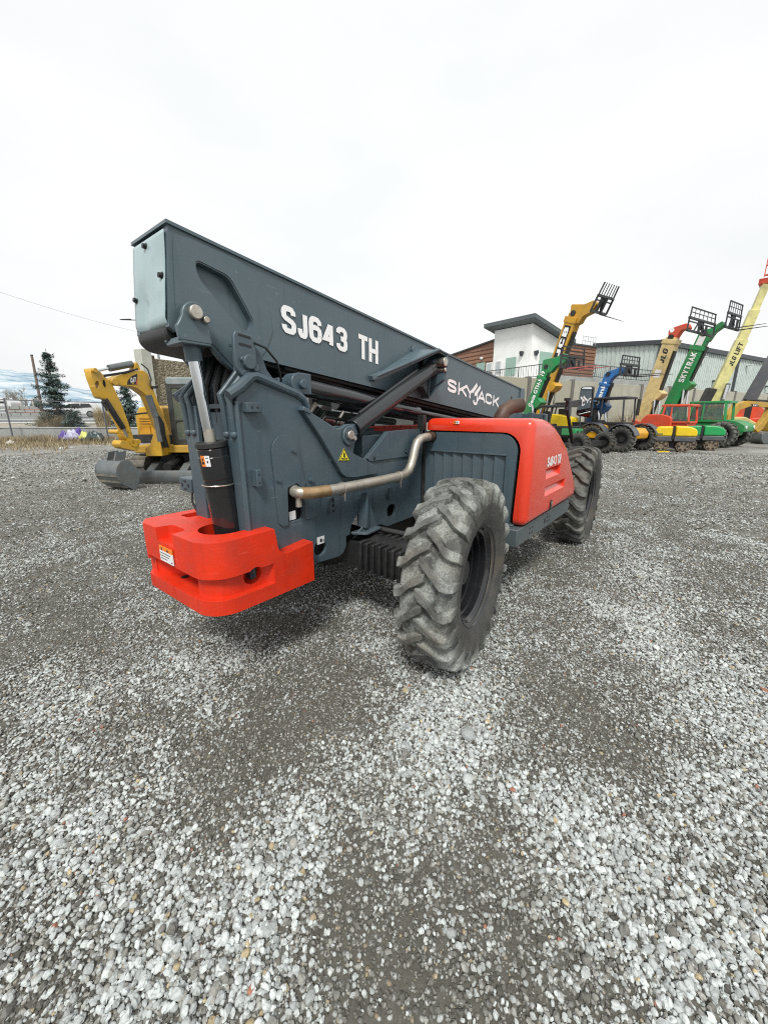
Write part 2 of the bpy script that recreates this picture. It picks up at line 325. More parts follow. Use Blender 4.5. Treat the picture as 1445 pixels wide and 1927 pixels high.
# ================================================================== MAIN MACHINE
def tyre_mat(name, dust, amt):
    m = bpy.data.materials.new(name); m.use_nodes = True
    nt = m.node_tree; N = nt.nodes; L = nt.links; b = N["Principled BSDF"]
    tc = N.new("ShaderNodeTexCoord"); geo = N.new("ShaderNodeNewGeometry")
    sep = N.new("ShaderNodeSeparateXYZ"); L.new(tc.outputs["Object"], sep.inputs[0])
    # distance from the wheel axis: tread is dustier than the side wall
    comb = N.new("ShaderNodeCombineXYZ"); L.new(sep.outputs["X"], comb.inputs["X"]); L.new(sep.outputs["Z"], comb.inputs["Z"])
    ln = N.new("ShaderNodeVectorMath"); ln.operation = 'LENGTH'; L.new(comb.outputs[0], ln.inputs[0])
    rr = N.new("ShaderNodeMapRange"); rr.inputs["From Min"].default_value = 0.50; rr.inputs["From Max"].default_value = 0.62
    rr.inputs["To Min"].default_value = 0.08; rr.inputs["To Max"].default_value = 1.0; L.new(ln.outputs["Value"], rr.inputs["Value"])
    n1 = N.new("ShaderNodeTexNoise"); n1.inputs["Scale"].default_value = 7; n1.inputs["Detail"].default_value = 8; n1.inputs["Roughness"].default_value = 0.65
    n2 = N.new("ShaderNodeTexNoise"); n2.inputs["Scale"].default_value = 85; n2.inputs["Detail"].default_value = 6; n2.inputs["Roughness"].default_value = 0.7
    L.new(tc.outputs["Object"], n1.inputs["Vector"]); L.new(tc.outputs["Object"], n2.inputs["Vector"])
    a1 = N.new("ShaderNodeMapRange"); a1.inputs["From Min"].default_value = 0.40; a1.inputs["From Max"].default_value = 0.56; L.new(n1.outputs["Fac"], a1.inputs["Value"])
    a2 = N.new("ShaderNodeMapRange"); a2.inputs["From Min"].default_value = 0.38; a2.inputs["From Max"].default_value = 0.60; a2.inputs["To Min"].default_value = 0.3; L.new(n2.outputs["Fac"], a2.inputs["Value"])
    mu = N.new("ShaderNodeMath"); mu.operation = 'MULTIPLY'; L.new(a1.outputs[0], mu.inputs[0]); L.new(a2.outputs[0], mu.inputs[1])
    # worn edges catch more dust
    pn = N.new("ShaderNodeMapRange"); pn.inputs["From Min"].default_value = 0.51; pn.inputs["From Max"].default_value = 0.60; L.new(geo.outputs["Pointiness"], pn.inputs["Value"])
    ad = N.new("ShaderNodeMath"); ad.operation = 'MULTIPLY_ADD'; ad.inputs[1].default_value = 0.5; ad.use_clamp = True; L.new(pn.outputs[0], ad.inputs[0]); L.new(mu.outputs[0], ad.inputs[2])
    m2 = N.new("ShaderNodeMath"); m2.operation = 'MULTIPLY'; L.new(ad.outputs[0], m2.inputs[0]); L.new(rr.outputs[0], m2.inputs[1])
    tp = N.new("ShaderNodeMapRange"); tp.inputs["From Min"].default_value = 0.646; tp.inputs["From Max"].default_value = 0.664; tp.inputs["To Min"].default_value = amt; tp.inputs["To Max"].default_value = amt * .36; L.new(ln.outputs["Value"], tp.inputs["Value"])
    m3 = N.new("ShaderNodeMath"); m3.operation = 'MULTIPLY'; L.new(tp.outputs[0], m3.inputs[1]); L.new(m2.outputs[0], m3.inputs[0])
    mx = N.new("ShaderNodeMix"); mx.data_type = 'RGBA'; mx.inputs["A"].default_value = (0.050, 0.050, 0.047, 1); mx.inputs["B"].default_value = (*dust, 1)
    L.new(m3.outputs[0], mx.inputs["Factor"])
    n4 = N.new("ShaderNodeTexNoise"); n4.inputs["Scale"].default_value = 3.5; n4.inputs["Detail"].default_value = 4; L.new(tc.outputs["Object"], n4.inputs["Vector"])
    r4 = N.new("ShaderNodeMapRange"); r4.inputs["From Min"].default_value = 0.5; r4.inputs["From Max"].default_value = 0.72; r4.inputs["To Max"].default_value = 0.4; L.new(n4.outputs["Fac"], r4.inputs["Value"])
    mb_ = N.new("ShaderNodeMix"); mb_.data_type = 'RGBA'; mb_.inputs["B"].default_value = (0.14, 0.105, 0.065, 1)
    L.new(r4.outputs[0], mb_.inputs["Factor"]); L.new(mx.outputs["Result"], mb_.inputs["A"])
    L.new(mb_.outputs["Result"], b.inputs["Base Color"]); b.inputs["Roughness"].default_value = 0.75
    bp = N.new("ShaderNodeBump"); bp.inputs["Strength"].default_value = 0.5; bp.inputs["Distance"].default_value = 0.012
    L.new(n2.outputs["Fac"], bp.inputs["Height"]); L.new(bp.outputs["Normal"], b.inputs["Normal"])
    return m
M_tyre = tyre_mat("dusty worn tyre rubber", (0.40, 0.43, 0.405), .92)
M_tyre2 = tyre_mat("grey worn tyre rubber", (0.22, 0.23, 0.21), 0.8)

def tyre_mesh(RT, Wd, rim, nl=22, lug=0.048, flip=1):
    """carcass + staggered chevron lugs, axle along y, tyre centred at the origin"""
    mb = MB(); hw = Wd / 2; Rc = RT - lug
    prof = [(rim - .01, -hw * .70), (rim + .012, -hw * .80), (rim + .03, -hw * .84), (rim + (Rc - rim) * .28, -hw * .97), (rim + (Rc - rim) * .55, -hw * 1.0), (rim + (Rc - rim) * .62, -hw * 1.015), (rim + (Rc - rim) * .66, -hw * .985),
            (Rc - .055, -hw * .94), (Rc - .018, -hw * .80), (Rc - .004, -hw * .5), (Rc, 0)]
    prof = prof + [(r, -t) for r, t in prof[-2::-1]]
    mb.lathe(prof, (0, 0, 0), (0, 1, 0), 72)
    for side in (-1, 1):
        for i in range(nl):
            a0 = 2 * math.pi * (i + (0.5 if side > 0 else 0)) / nl
            jit = lambda s: random.uniform(-s, s)
            st = [  # (y fraction, angle offset, base radius, top radius, half width)
                (-.14, -.135, Rc - .012, RT - .006 + jit(.003), .022), (.05, -.105, Rc - .012, RT + jit(.004), .029), (.34, -.045, Rc - .014, RT - .001 + jit(.004), .026), (.60, .030, Rc - .025, RT - .005 + jit(.004), .025),
                (.70, .050, Rc - .03, RT - .008, .027), (.90, .060, Rc - .05, RT - .022, .029), (1.01, .062, Rc - .085, RT - .062, .027), (1.02, .062, Rc - .15, Rc - .125, .022)]
            vs = []; fs = []
            for yf, da, rb, rt, w in st:
                w *= RT / .67; rt += 0; a = a0 + da * flip
                y = side * yf * hw; a += jit(.004); w *= 1 + jit(.07)
                yo = side * hw * (1.0 if yf < .95 else 1.06) if yf > .85 else y
                for r_, ww in ((rb, w * 1.25), (rt, w)):
                    for sgn in (-1, 1):
                        an = a + sgn * ww / r_
                        yy = y
                        if yf > .95 and r_ == rt: yy = side * hw * 1.05
                        if yf > .95 and r_ == rb: yy = side * hw * .90
                        if yf > 1.015 : yy = side * hw * (1.03 if r_ == rt else .97)
                        vs.append((r_ * math.cos(an), yy, r_ * math.sin(an)))
            k = len(st)
            for q in range(k - 1):
                o = q * 4; p = o + 4
                fs += [(o + 2, o + 3, p + 3, p + 2), (o, o + 2, p + 2, p), (o + 3, o + 1, p + 1, p + 3)]
            fs += [(0, 1, 3, 2), (4 * k - 4, 4 * k - 2, 4 * k - 1, 4 * k - 3)]
            mb.add(vs, fs)
    return mb
TH = thing("telehandler", "large slate grey and red telehandler with white lettering along its boom, nearest on the gravel", "telehandler", (0, 0, 0))
RT, TW = 0.67, 0.36
tyre_me = tyre_mesh(RT, TW, 0.345).build("tyre", M_tyre, None, smooth=24)
add_bevel(tyre_me, 0.0045, 2, 38)
rim_mb = MB()
rim_mb.lathe([(.352, -.142), (.362, -.150), (.366, -.142), (.352, -.128), (.338, -.120), (.330, -.100), (.322, -.090), (.306, -.088), (.304, -.060), (.306, -.052), (.290, -.046), (.288, -.010), (.290, -.002), (.272, .006), (.270, .045), (.262, .07), (.215, .08), (.19, .07), (.14, .07), (.0, .07)], (0, 0, 0), (0, 1, 0), 64)
rim_mb.lathe([(.352, .142), (.362, .15), (.35, .12), (.31, .08), (.30, .03)], (0, 0, 0), (0, 1, 0), 48)
rim_o = rim_mb.build("rim", M_black, None, smooth=50)
hub_mb = MB(); hub_mb.lathe([(.0, -.045), (.085, -.045), (.098, -.03), (.105, .02), (.15, .035), (.155, .07)], (0, 0, 0), (0, 1, 0), 32)
for i in range(10):
    a = 2 * math.pi * i / 10; hub_mb.cyl((.19 * math.cos(a), .075, .19 * math.sin(a)), (.19 * math.cos(a), .04, .19 * math.sin(a)), .016, n=6)
hub_o = hub_mb.build("hub", M_dark, None, smooth=40)
first = True
for nm, x, y, st, sp in (("wheel", 0, -1.252, .1155, .3), ("wheel", 3.505, -1.252, .031, 1.1), ("wheel", 0, 1.252, .1155, 2.0), ("wheel", 3.505, 1.252, .031, .7)):
    w = part("wheel", TH); w.location = (x, y, RT - .012); w.rotation_euler = (0, 0, st + (math.pi if y > 0 else 0))
    for src in (tyre_me, rim_o, hub_o):
        if first: o = src
        else: o = src.copy(); COL.objects.link(o)
        o.parent = w; o.rotation_euler = (0, sp, 0)
        if x > 1 and src is tyre_me:
            o.data = o.data.copy(); o.data.materials[0] = M_tyre2
    first = False

# ---- axles, under-structure
ax = MB()
ax.bb(-.16, .16, -1.02, 1.02, .54, .74)
for k in range(9): ax.bb(-.19, .19, -1.0 + k * .065, -.965 + k * .065, .52, .765)
ax.cyl((0, -1.1, .658), (0, 1.1, .658), .12); ax.sphere((0, .1, .64), .26, 16, 10); ax.mark(); ax.bb(3.36, 3.66, -1.02, 1.02, .56, .78); ax.cyl((3.505, -1.1, .658), (3.505, 1.1, .658), .11)
ax.sphere((3.505, .1, .66), .24, 16, 10)
ax.build("axle", M_dark, TH, bevel=.008)
rod = MB(); rod.tube([(.10, -.40, .80), (.28, -.95, .74)], .024, 10); rod.sphere((.08, -.36, .81), .05, 12, 8); rod.mark(); rod.tube([(.20, .9, .7), (.26, -.9, .7)], .028, 10)
rod.build("tie_rod", M_dark, TH)
dr = MB(); dr.tube([(.2, 0, .62), (3.3, 0, .62)], .045, 12); dr.bb(1.1, 1.9, -.2, .2, .5, .9); dr.build("drive_shaft", M_dark, TH)

# ---- chassis: side plates with their openings
side = [(-1.05, .64), (-1.078, 1.2), (-1.085, 1.835), (-1.06, 1.86), (-.985, 1.945), (-.955, 1.955), (-.645, 1.868), (-.58, 1.80), (-.50, 1.62), (-.36, 1.40), (.02, 1.40), (.298, 1.605), (.611, 1.612), (.843, 1.612), (.843, .80), (.80, .772), (.305, .762), (.22, .80), (.10, .812)]
cut = arc(-.02, .80, .165, 5, 178, 12)
side += [p for p in cut] + [(-.228, .80), (-.232, .72)] + [(-.26, .675), (-.31, .655), (-.53, .668)]
holes = [arc(-.505, .775, .062, 0, 360, 24)[:-1], rrect(.30, .43, .84, .955, .045), [(.075 + .035 * math.cos(t_ * .3927), .895 + .062 * math.sin(t_ * .3927)) for t_ in range(16)], fillet([(-.775, 1.27), (-.785, 1.035), (-.648, 1.03), (-.64, 1.23), (-.70, 1.29)], .03)]
for s_ in (-1, 1):
    ch = MB(); ch.plate(side, s_ * .33, s_ * .36, 'y', holes)
    ch.build("side_plate", M_grey, TH, bevel=.005)
core = MB()
core.bb(-1.04, -.62, -.10, .10, .62, 1.2); core.bb(-.30, .84, -.325, .325, .98, 1.34); core.bb(.84, 3.9, -.34, .34, .72, 1.35); core.bb(-.75, -.1, -.30, .30, .72, .86)
core.bb(.45, 1.3, -.14, .14, .5, .98); core.bb(3.3, 4.0, -.45, .45, .55, 1.5)
core.build("frame_core", M_dark, TH)
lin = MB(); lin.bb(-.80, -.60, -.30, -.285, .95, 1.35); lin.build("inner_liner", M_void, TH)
# rear columns
col = MB()
for s_ in (-1, 1):
    y0, y1 = s_ * .20, s_ * .36; col.mark()
    col.bb(-1.095, -1.065, y0, y1, .62, 1.80)
    inner = [(-1.05, .7), (-1.09, 1.80)] + [(-1.085, 1.87), (-1.02, 1.93), (-.985, 2.0), (-.99, 2.06)] + arc(-.93, 2.06, .085, 160, 30, 6) + [(-.80, 2.02), (-.72, 1.93), (-.58, 1.83), (-.45, 1.55), (-.45, .7)]
    col.plate(inner, s_ * .235, s_ * .265, 'y')
    outl = [(-1.05, 1.5), (-1.09, 1.80), (-1.125, 1.845), (-1.06, 1.91), (-1.0, 1.98), (-1.005, 2.06)] + arc(-.95, 2.06, .085, 160, 30, 6) + [(-.84, 2.00), (-.76, 1.92), (-.60, 1.84), (-.5, 1.5)]
    col.plate(outl, s_ * .305, s_ * .329, 'y')
    for yy in (.245, .325):    # the rounded flange ends of the lug plates
        col.tube([(-1.095, s_ * yy, 1.62), (-1.105, s_ * yy, 1.80), (-1.118, s_ * yy, 1.855), (-1.07, s_ * yy, 1.905), (-1.0, s_ * yy, 1.985), (-.985, s_ * yy, 2.08)], .020, 8)
        col.sphere((-1.095, s_ * yy, 1.63), .026, 10, 7)
col.build("tower_column", M_grey, TH, bevel=.006)
mid = MB()
arch = [(-.19, .62), (.19, .62), (.19, 1.70)] + [(a, b) for a, b in arc(.13, 1.70, .06, 0, 90, 4)] + [(a, b) for a, b in arc(-.13, 1.70, .06, 90, 180, 4)] + [(-.19, 1.70)]
mid.plate(arch, -1.04, -1.02, 'x'); mid.bb(-1.05, -1.0, -.2, .2, 1.78, 1.81)
mid.build("rear_panel", M_grey, TH, bevel=.004)
# rolled top edge of the right and left outer plate
for s_ in (-1, 1):
    rg = MB(); yy = s_ * .362
    rg.tube([(-1.135, yy, 1.85), (-1.06, yy, 1.895), (-.985, yy, 1.957), (-.955, yy, 1.963), (-.90, yy, 1.948), (-.66, yy, 1.877), (-.60, yy, 1.845), (-.565, yy, 1.79)], [.030, .034, .034, .031, .028, .026, .024, .02], 10)
    rg.tube([(-1.07, yy, .66), (-1.078, yy, 1.2), (-1.086, yy, 1.82)], .012, 8)
    rg.build("plate_edge", M_grey, TH)
# gusset carrying the lift cylinder
gz = MB()
for s_ in (-1, 1):
    gz.mark(); g = [(-.645, 1.78), (-.60, 1.772), (-.335, 1.645)] + arc(-.222, 1.592, .085, 130, -10, 9) + [(-.175, 1.46), (.12, 1.33), (.11, 1.268), (-.16, 1.268)] + arc(-.19, 1.42, .15, 250, 205, 5) + [(-.50, 1.60)]
    gz.plate(g, s_ * .362, s_ * .405, 'y')
    gz.bar((-.645, s_ * .383, 1.785), (-.585, s_ * .383, 1.76), .06, .03)
    gz.plate(arc(-.222, 1.592, .072, 0, 360, 24)[:-1], s_ * .405, s_ * .425, 'y')
    gz.plate(arc(-.20, 1.592, .07, 0, 360, 24)[:-1], s_ * .24, s_ * .27, 'y')
gz.build("lift_gusset", M_grey, TH, bevel=.006)
pn = MB(); pn.cyl((-.235, -.424, 1.598), (-.235, -.452, 1.598), .034, n=20); pn.mark(); pn.cyl((-.19, -.424, 1.572), (-.19, -.448, 1.572), .018, n=8)
pn.build("cylinder_pin", M_pin, TH, bevel=.005)
# tank cover, access door, brackets, bolts on the right side
dv = MB()
dv.plate(fillet([(.02, 1.40), (.30, 1.608), (.60, 1.613), (.612, 1.37), (.06, 1.372)], .012), -.362, -.374, 'y')
dv.build("tank_cover", M_grey, TH, bevel=.003)
dd = MB()
dd.plate([(-.862, 1.05), (-.88, 1.50)] + arc(-.78, 1.52, .10, 175, 20, 8) + [(-.655, 1.45), (-.62, 1.29), (-.64, 1.245), (-.70, 1.295), (-.775, 1.275), (-.785, 1.02), (-.83, 1.015)], -.362, -.370, 'y')
dd.plate(fillet([(-.635, 1.22), (-.635, 1.02), (-.50, 1.03), (-.49, 1.21)], .03), -.362, -.369, 'y')
dd.build("access_door", M_grey, TH, bevel=.002)
bl = MB()
for x, z in ((-.709, 1.515), (-.843, 1.334), (-.566, 1.298), (.56, 1.42)): bl.mark(); bl.cyl((x, -.360, z), (x, -.384, z), .013, n=8); bl.cyl((x, -.36, z), (x, -.374, z), .02, n=12)
bl.build("bolt", M_grey, TH)
bk = MB(); bk.box((-1.005, -.385, 1.785), (.10, .05, .055)); bk.mark(); bk.bb(-1.03, -.995, -.415, -.36, 1.32, 1.425)
bk.mark(); bk.bb(-.42, -.385, -.40, -.36, 1.03, 1.15); bk.mark(); bk.bb(.29, .325, -.40, -.36, 1.02, 1.12)
bk.mark(); bk.plate([(-.07, 1.13), (-.035, 1.135), (.10, .82), (-.16, .815), (-.085, .86)], -.40, -.415, 'y'); bk.plate([(-.07, 1.13), (-.05, 1.13), (-.06, .85), (-.09, .85)], -.36, -.45, 'y')
bk.plate(fillet([(-.19, -.36), (.11, -.36), (.09, -.47), (-.12, -.49)], .03), .805, .825, 'z')
bk.build("bracket", M_grey, TH, bevel=.004)
bh = MB()
for x, z in ((-1.022, 1.785), (-.985, 1.785)): bh.cyl((x, -.408, z), (x, -.4115, z), .007, n=10)
for z in (1.345, 1.395): bh.cyl((-1.012, -.413, z), (-1.012, -.4165, z), .006, n=10)
for z in (1.05, 1.09, 1.13): bh.cyl((-.40, -.398, z), (-.40, -.408, z), .010, n=8)
bh.cyl((.11, -.373, 1.395), (.11, -.3765, 1.395), .014, n=10)
bh.build("bolt_hole", M_ink, TH)
# side marker box at the far left rear
mk = MB(); mk.bb(-1.10, -.80, .29, .465, 1.205, 1.305); mk.bb(-1.02, -.94, .30, .40, 1.305, 1.35); mk.build("tow_box", M_grey, TH, bevel=.006)
mk2 = MB()
for a in (0, 90, 180, 270): mk2.plate(fillet([(.378 + .06 * math.cos(R(a - 28)), 1.255 + .038 * math.sin(R(a - 28))), (.378 + .06 * math.cos(R(a + 28)), 1.255 + .038 * math.sin(R(a + 28))), (.378 + .026 * math.cos(R(a)), 1.255 + .016 * math.sin(R(a)))], .008), -1.103, -1.10, 'x')
mk2.build("box_opening", M_ink, TH)
cb = MB(); cb.tube([(-1.09, .31, 1.21), (-1.10, .30, 1.14), (-1.09, .27, 1.08), (-1.05, .24, 1.03)], .008, 6); cb.build("cable", M_hose, TH)

# ---- exhaust pipe along the side
pp = MB()
ppts = [(-.70, -.33, 1.245), (-.735, -.40, 1.243)] + [(-.72, -.44, 1.24), (-.66, -.458, 1.232), (-.5, -.462, 1.225), (-.315, -.462, 1.222), (.02, -.462, 1.22), (.33, -.46, 1.222), (.42, -.458, 1.228), (.49, -.456, 1.255), (.535, -.455, 1.31), (.565, -.455, 1.38), (.59, -.455, 1.45), (.62, -.455, 1.50), (.67, -.455, 1.53), (.74, -.455, 1.54), (.90, -.455, 1.543)]
pp.tube(ppts, .040, 18); pp.tube([(-.715, -.40, 1.235), (-.715, -.40, 1.14)], .022, 12)
pp.build("exhaust_pipe", M_pipe, TH, smooth=60)
ht = MB(); ht.tube([(-.726, -.438, 1.2405), (-.66, -.4585, 1.2325), (-.60, -.4605, 1.2298), (-.5, -.4622, 1.2252)], .0412, 18, cap=False); ht.build("heat_stain", M_heat, TH, smooth=60)
cl = MB()
for x in (-.36, .33):
    cl.mark()
    cl.tube([(x, -.462 + .043 * math.cos(R(a)), 1.222 + .043 * math.sin(R(a))) for a in range(-60, 260, 20)], .006, 6)
    cl.bb(x - .012, x + .012, -.49, -.43, 1.165, 1.185); cl.cyl((x, -.488, 1.20), (x, -.488, 1.13), .006, n=6)
cl.build("pipe_clamp", M_pin, TH)
# ---- counterweight
cw = MB()
foot = [(-1.415, .36), (-1.36, .455), (-.66, .46), (-.66, .33), (-1.02, .33), (-1.02, -.33), (-.66, -.33), (-.66, -.46)] + arc(-1.235, -.285, .175, 270, 180, 8)
foot = [(x, y) for x, y in foot]
cw.plate(foot, .60, 1.05, 'z')
cwo = cw.build("counterweight", M_red, TH, smooth=30)
cutters = []
def cutter(mbx): cutters.append(mbx.build("cutter", M_red, None, smooth=0))
# stepped front arms
for s_ in (-1, 1):
    c_ = MB(); c_.plate([(-.985, 1.2), (-.95, .95)] + arc(-.87, .945, .08, 190, 265, 5) + [(-.60, .895), (-.60, 1.2)], s_ * .30, s_ * .50, 'y'); cutter(c_)
# long side recess, open toward the rear
c_ = MB(); c_.plate([(-1.6, -.215), (-1.365, -.215)] + [(x, y) for x, y in arc(-1.235, -.285, .128, 180, 270, 8)] + [(-1.06, -.413)] + arc(-1.04, -.468, .055, 90, 0, 5) + [(-.985, -.60), (-1.6, -.60)], .695, .828, 'z'); cutter(c_)
# rear recess under the upper lip
c_ = MB(); c_.plate([(-1.50, .35), (-1.365, .34), (-1.33, .25), (-1.22, .05), (-1.22, -.22), (-1.50, -.23)], .69, .83, 'z'); cutter(c_)
c_ = MB(); c_.plate([(-1.52, .48), (-1.375, .48), (-1.375, -.235), (-1.52, -.24)], .69, .80, 'z'); cutter(c_)
# notch in the top of the rear face, slot on the far side, cylinder pocket, lifting hole
c_ = MB(); c_.plate(fillet([(-1.5, .175), (-1.315, .15), (-1.315, -.05), (-1.5, -.075)], [0, .035, .035, 0]), .965, 1.2, 'z'); cutter(c_)
c_ = MB(); c_.plate(fillet([(-1.17, .36), (-1.02, .36), (-1.02, .24), (-1.17, .25)], .02), .99, 1.2, 'z'); cutter(c_)
c_ = MB(); c_.plate(arc(-1.15, -.18, .145, 90, 270, 12) + [(-.9, -.325), (-.9, -.035)], .88, 1.2, 'z'); cutter(c_)
c_ = MB(); c_.cyl((-1.115, -.60, .782), (-1.115, -.30, .782), .062, n=28); cutter(c_)
boolean_cut(cwo, cutters); add_bevel(cwo, .018, 4, 28)
lb = MB(); lb.bb(-1.422, -1.4165, -.055, .125, .845, .915); 
lbo = lb.build("warning_label", M_label, cwo)
lb = MB(); lb.bb(-1.422, -1.4165, -.055, .125, .915, .945); lb.build("label_band", M_orange, cwo)
lt = MB()
for k, w in ((0, .14), (1, .12), (2, .09)): lt.bb(-1.4235, -1.4225, .115 - w, .115, .898 - k * .018, .902 - k * .018)
lt.bb(-1.4235, -1.4225, -.045, -.03, .855, .862); lt.plate([(.10, .921), (.075, .921), (.0875, .94)], -1.4235, -1.4225, 'x'); lt.plate([(.02, .921), (-.005, .921), (.0075, .94)], -1.4235, -1.4225, 'x')
lt.build("label_print", M_ink, cwo)
dh = MB(); dh.cyl((-1.30, .10, .6905), (-1.30, .10, .693), .025, n=16); dh.cyl((-1.34, -.03, .966), (-1.34, -.03, .968), .012, n=12); dh.build("drain_hole", M_void, cwo)
ft = MB(); ft.bb(-1.36, -1.28, -.02, .30, .565, .605); ft.bb(-1.30, -1.20, -.14, .05, .57, .605); fto = ft.build("lower_lug", M_red, cwo, bevel=.008)

# ---- rear cylinder: clevis, rod, barrel
cyR = MB(); yC = -.20
cyR.tube([(-1.176, yC, 1.556), (-1.12, yC, .98)], .0845, 32); cyR.tube([(-1.172, yC, 1.51), (-1.1585, yC, 1.37)], .087, 32)
cyo = cyR.build("cylinder_barrel", M_black, TH, smooth=40, bevel=.006)
cp = MB(); cp.tube([(-1.1795, yC, 1.59), (-1.1765, yC, 1.558)], .089, 32); cp.build("cylinder_cap", M_dark, cyo, bevel=.004)
st_ = MB(); st_.tube([(-1.1605 + .0905 * math.cos(R(a)), yC + .0905 * math.sin(R(a)), 1.335) for a in range(150, 345, 12)], .004, 6, cap=True); st_.build("strap", M_pin, cyo)
rd = MB(); rd.tube([(-1.226, yC, 2.06), (-1.178, yC, 1.585)], .031, 24); rd.build("piston_rod", M_chrome, TH, smooth=60)
rd = MB(); rd.tube([(-1.184, yC, 1.665), (-1.1785, yC, 1.588)], .0325, 24); rd.build("rod_wear_band", M_pipe, TH, smooth=60)
rd = MB(); rd.tube([(-1.230, yC, 2.115), (-1.222, yC, 2.03)], .045, 24); rd.build("rod_collar", M_grey, TH, smooth=60)
cv = MB()
plate_c = [(-1.335, 2.19), (-1.325, 2.12), (-1.15, 2.115), (-1.165, 2.24)] + arc(-1.225, 2.243, .075, 0, 180, 10) + [(-1.325, 2.20)]
cv.plate(plate_c, -.252, -.282, 'y'); cv.plate(plate_c, -.10, -.13, 'y'); cv.bb(-1.32, -1.155, -.280, -.105, 2.105, 2.14)
cv.build("cylinder_clevis", M_boom, TH, bevel=.006)
pn = MB(); pn.cyl((-1.235, -.278, 2.262), (-1.235, -.312, 2.262), .036, n=24); pn.mark(); pn.cyl((-1.18, -.278, 2.235), (-1.18, -.306, 2.235), .02, n=8); pn.build("clevis_pin", M_pin, TH, bevel=.006)
# label on the barrel: curved patch
def barrel_patch(a0, a1, z0, z1, name, m, rr):
    mbp = MB(); vs = []; n = 8
    for i in range(n + 1):
        a = R(a0 + (a1 - a0) * i / n)
        for z in (z0, z1):
            cx = -1.176 + (1.556 - z) * (.056 / .576); vs.append((cx + rr * math.cos(a), yC + rr * math.sin(a), z))
    mbp.add(vs, [(2 * i, 2 * i + 2, 2 * i + 3, 2 * i + 1) for i in range(n)]); return mbp.build(name, m, cyo)
barrel_patch(190, 208, 1.452, 1.515, "warning_label", M_orange, .0885); barrel_patch(208, 227, 1.452, 1.515, "label_field", M_label, .0885)
barrel_patch(193, 204, 1.465, 1.48, "label_print", M_ink, .0895); barrel_patch(196, 202, 1.485, 1.50, "label_print", M_ink, .0895); barrel_patch(212, 223, 1.500, 1.504, "label_print", M_ink, .0895); barrel_patch(215, 220, 1.472, 1.486, "label_print", M_ink, .0895)

# ---- boom
BD = Vector((.99423, 0, -.10735)); BN = Vector((-.10735, 0, -.99423)); BO = Vector((-1.288, 0, 2.668))
def bm_(t, y, d): return BO + BD * t + BN * d + Vector((0, y, 0))
BLEN = 5.09; HB = .505
bo = MB()
def boompt(a, b, t): return bm_(a, t, b)
bo.plate([(0.07, .02), (BLEN - .02, .02), (BLEN - .02, HB - .02), (.07, HB - .02)], -.165, .165, fn=boompt)      # inner box
to_t = lambda x, z: ((Vector((x, 0, z)) - BO).dot(BD), (Vector((x, 0, z)) - BO).dot(BN))
skin = [(0, 0), (BLEN, 0), (BLEN, HB)] + [to_t(x, z) for x, z in ((-.80, 2.083),)] + fillet([to_t(x, z) for x, z in ((-.86, 2.05), (-.965, 1.985), (-1.06, 2.045), (-1.16, 2.165))], .03) + [to_t(-1.31, 2.168), (.0, .48)]
rec = fillet([to_t(x, z) for x, z in ((-1.165, 2.54), (-.975, 2.505), (-.835, 2.29), (-.865, 2.233), (-.93, 2.245), (-1.155, 2.46))], .04)
for s_ in (-1, 1):
    bo.plate(skin, s_ * .168, s_ * .210, holes=[rec[::-1]], fn=boompt)
over = fillet([to_t(x, z) for x, z in ((-1.268, 2.63), (-1.20, 2.638), (-.90, 2.607), (-.80, 2.56), (-.72, 2.40), (-.70, 2.26), (-.76, 2.14), (-.83, 2.073), (-.965, 1.99), (-1.15, 2.172), (-1.28, 2.185), (-1.297, 2.3))], .035)
bo.plate(over, -.208, -.2155, holes=[fillet([to_t(x, z) for x, z in ((-1.172, 2.548), (-.97, 2.512), (-.826, 2.29), (-.86, 2.224), (-.93, 2.238), (-1.162, 2.46))], .04)[::-1]], fn=boompt)
bo.plate([(-.012, -.016), (BLEN, -.016), (BLEN, .0), (-.012, .0)], -.222, .222, fn=boompt)
boo = bo.build("boom", M_boom, TH, bevel=.004)
bot = MB(); bot.plate([(.5, HB), (BLEN - .05, HB), (BLEN - .05, HB + .012), (.5, HB + .012)], -.19, .19, fn=boompt)
bot.tube([bm_(.75, -.17, HB + .03), bm_(4.6, -.17, HB + .03)], .018, 8); bot.tube([bm_(.75, -.12, HB + .05), bm_(4.8, -.12, HB + .05)], .022, 8); bot.tube([bm_(.9, -.05, HB + .045), bm_(4.8, -.05, HB + .045)], .02, 8)
bot.bar(bm_(.7, .08, HB + .05), bm_(4.9, .08, HB + .05), .12, .07)
bot.build("boom_underside", M_dark, boo)
# steel cover over the rear end, dented
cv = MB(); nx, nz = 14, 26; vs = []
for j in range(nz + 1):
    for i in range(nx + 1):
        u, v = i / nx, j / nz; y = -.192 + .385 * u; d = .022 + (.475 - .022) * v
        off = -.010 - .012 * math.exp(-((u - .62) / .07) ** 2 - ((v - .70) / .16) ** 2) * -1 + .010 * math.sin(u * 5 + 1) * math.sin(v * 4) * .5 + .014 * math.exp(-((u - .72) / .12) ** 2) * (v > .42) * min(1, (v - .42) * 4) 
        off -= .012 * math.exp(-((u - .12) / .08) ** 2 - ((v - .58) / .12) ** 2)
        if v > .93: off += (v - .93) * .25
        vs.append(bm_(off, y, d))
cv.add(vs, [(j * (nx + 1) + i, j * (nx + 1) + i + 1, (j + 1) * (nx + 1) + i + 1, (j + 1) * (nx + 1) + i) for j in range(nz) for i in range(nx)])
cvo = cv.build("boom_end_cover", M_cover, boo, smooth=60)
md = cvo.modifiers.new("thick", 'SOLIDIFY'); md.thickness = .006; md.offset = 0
ec = MB(); ec.plate([(.045, .0), (.06, .0), (.06, .49), (.045, .49)], -.166, .166, fn=boompt); ec.build("end_void", M_void, boo)
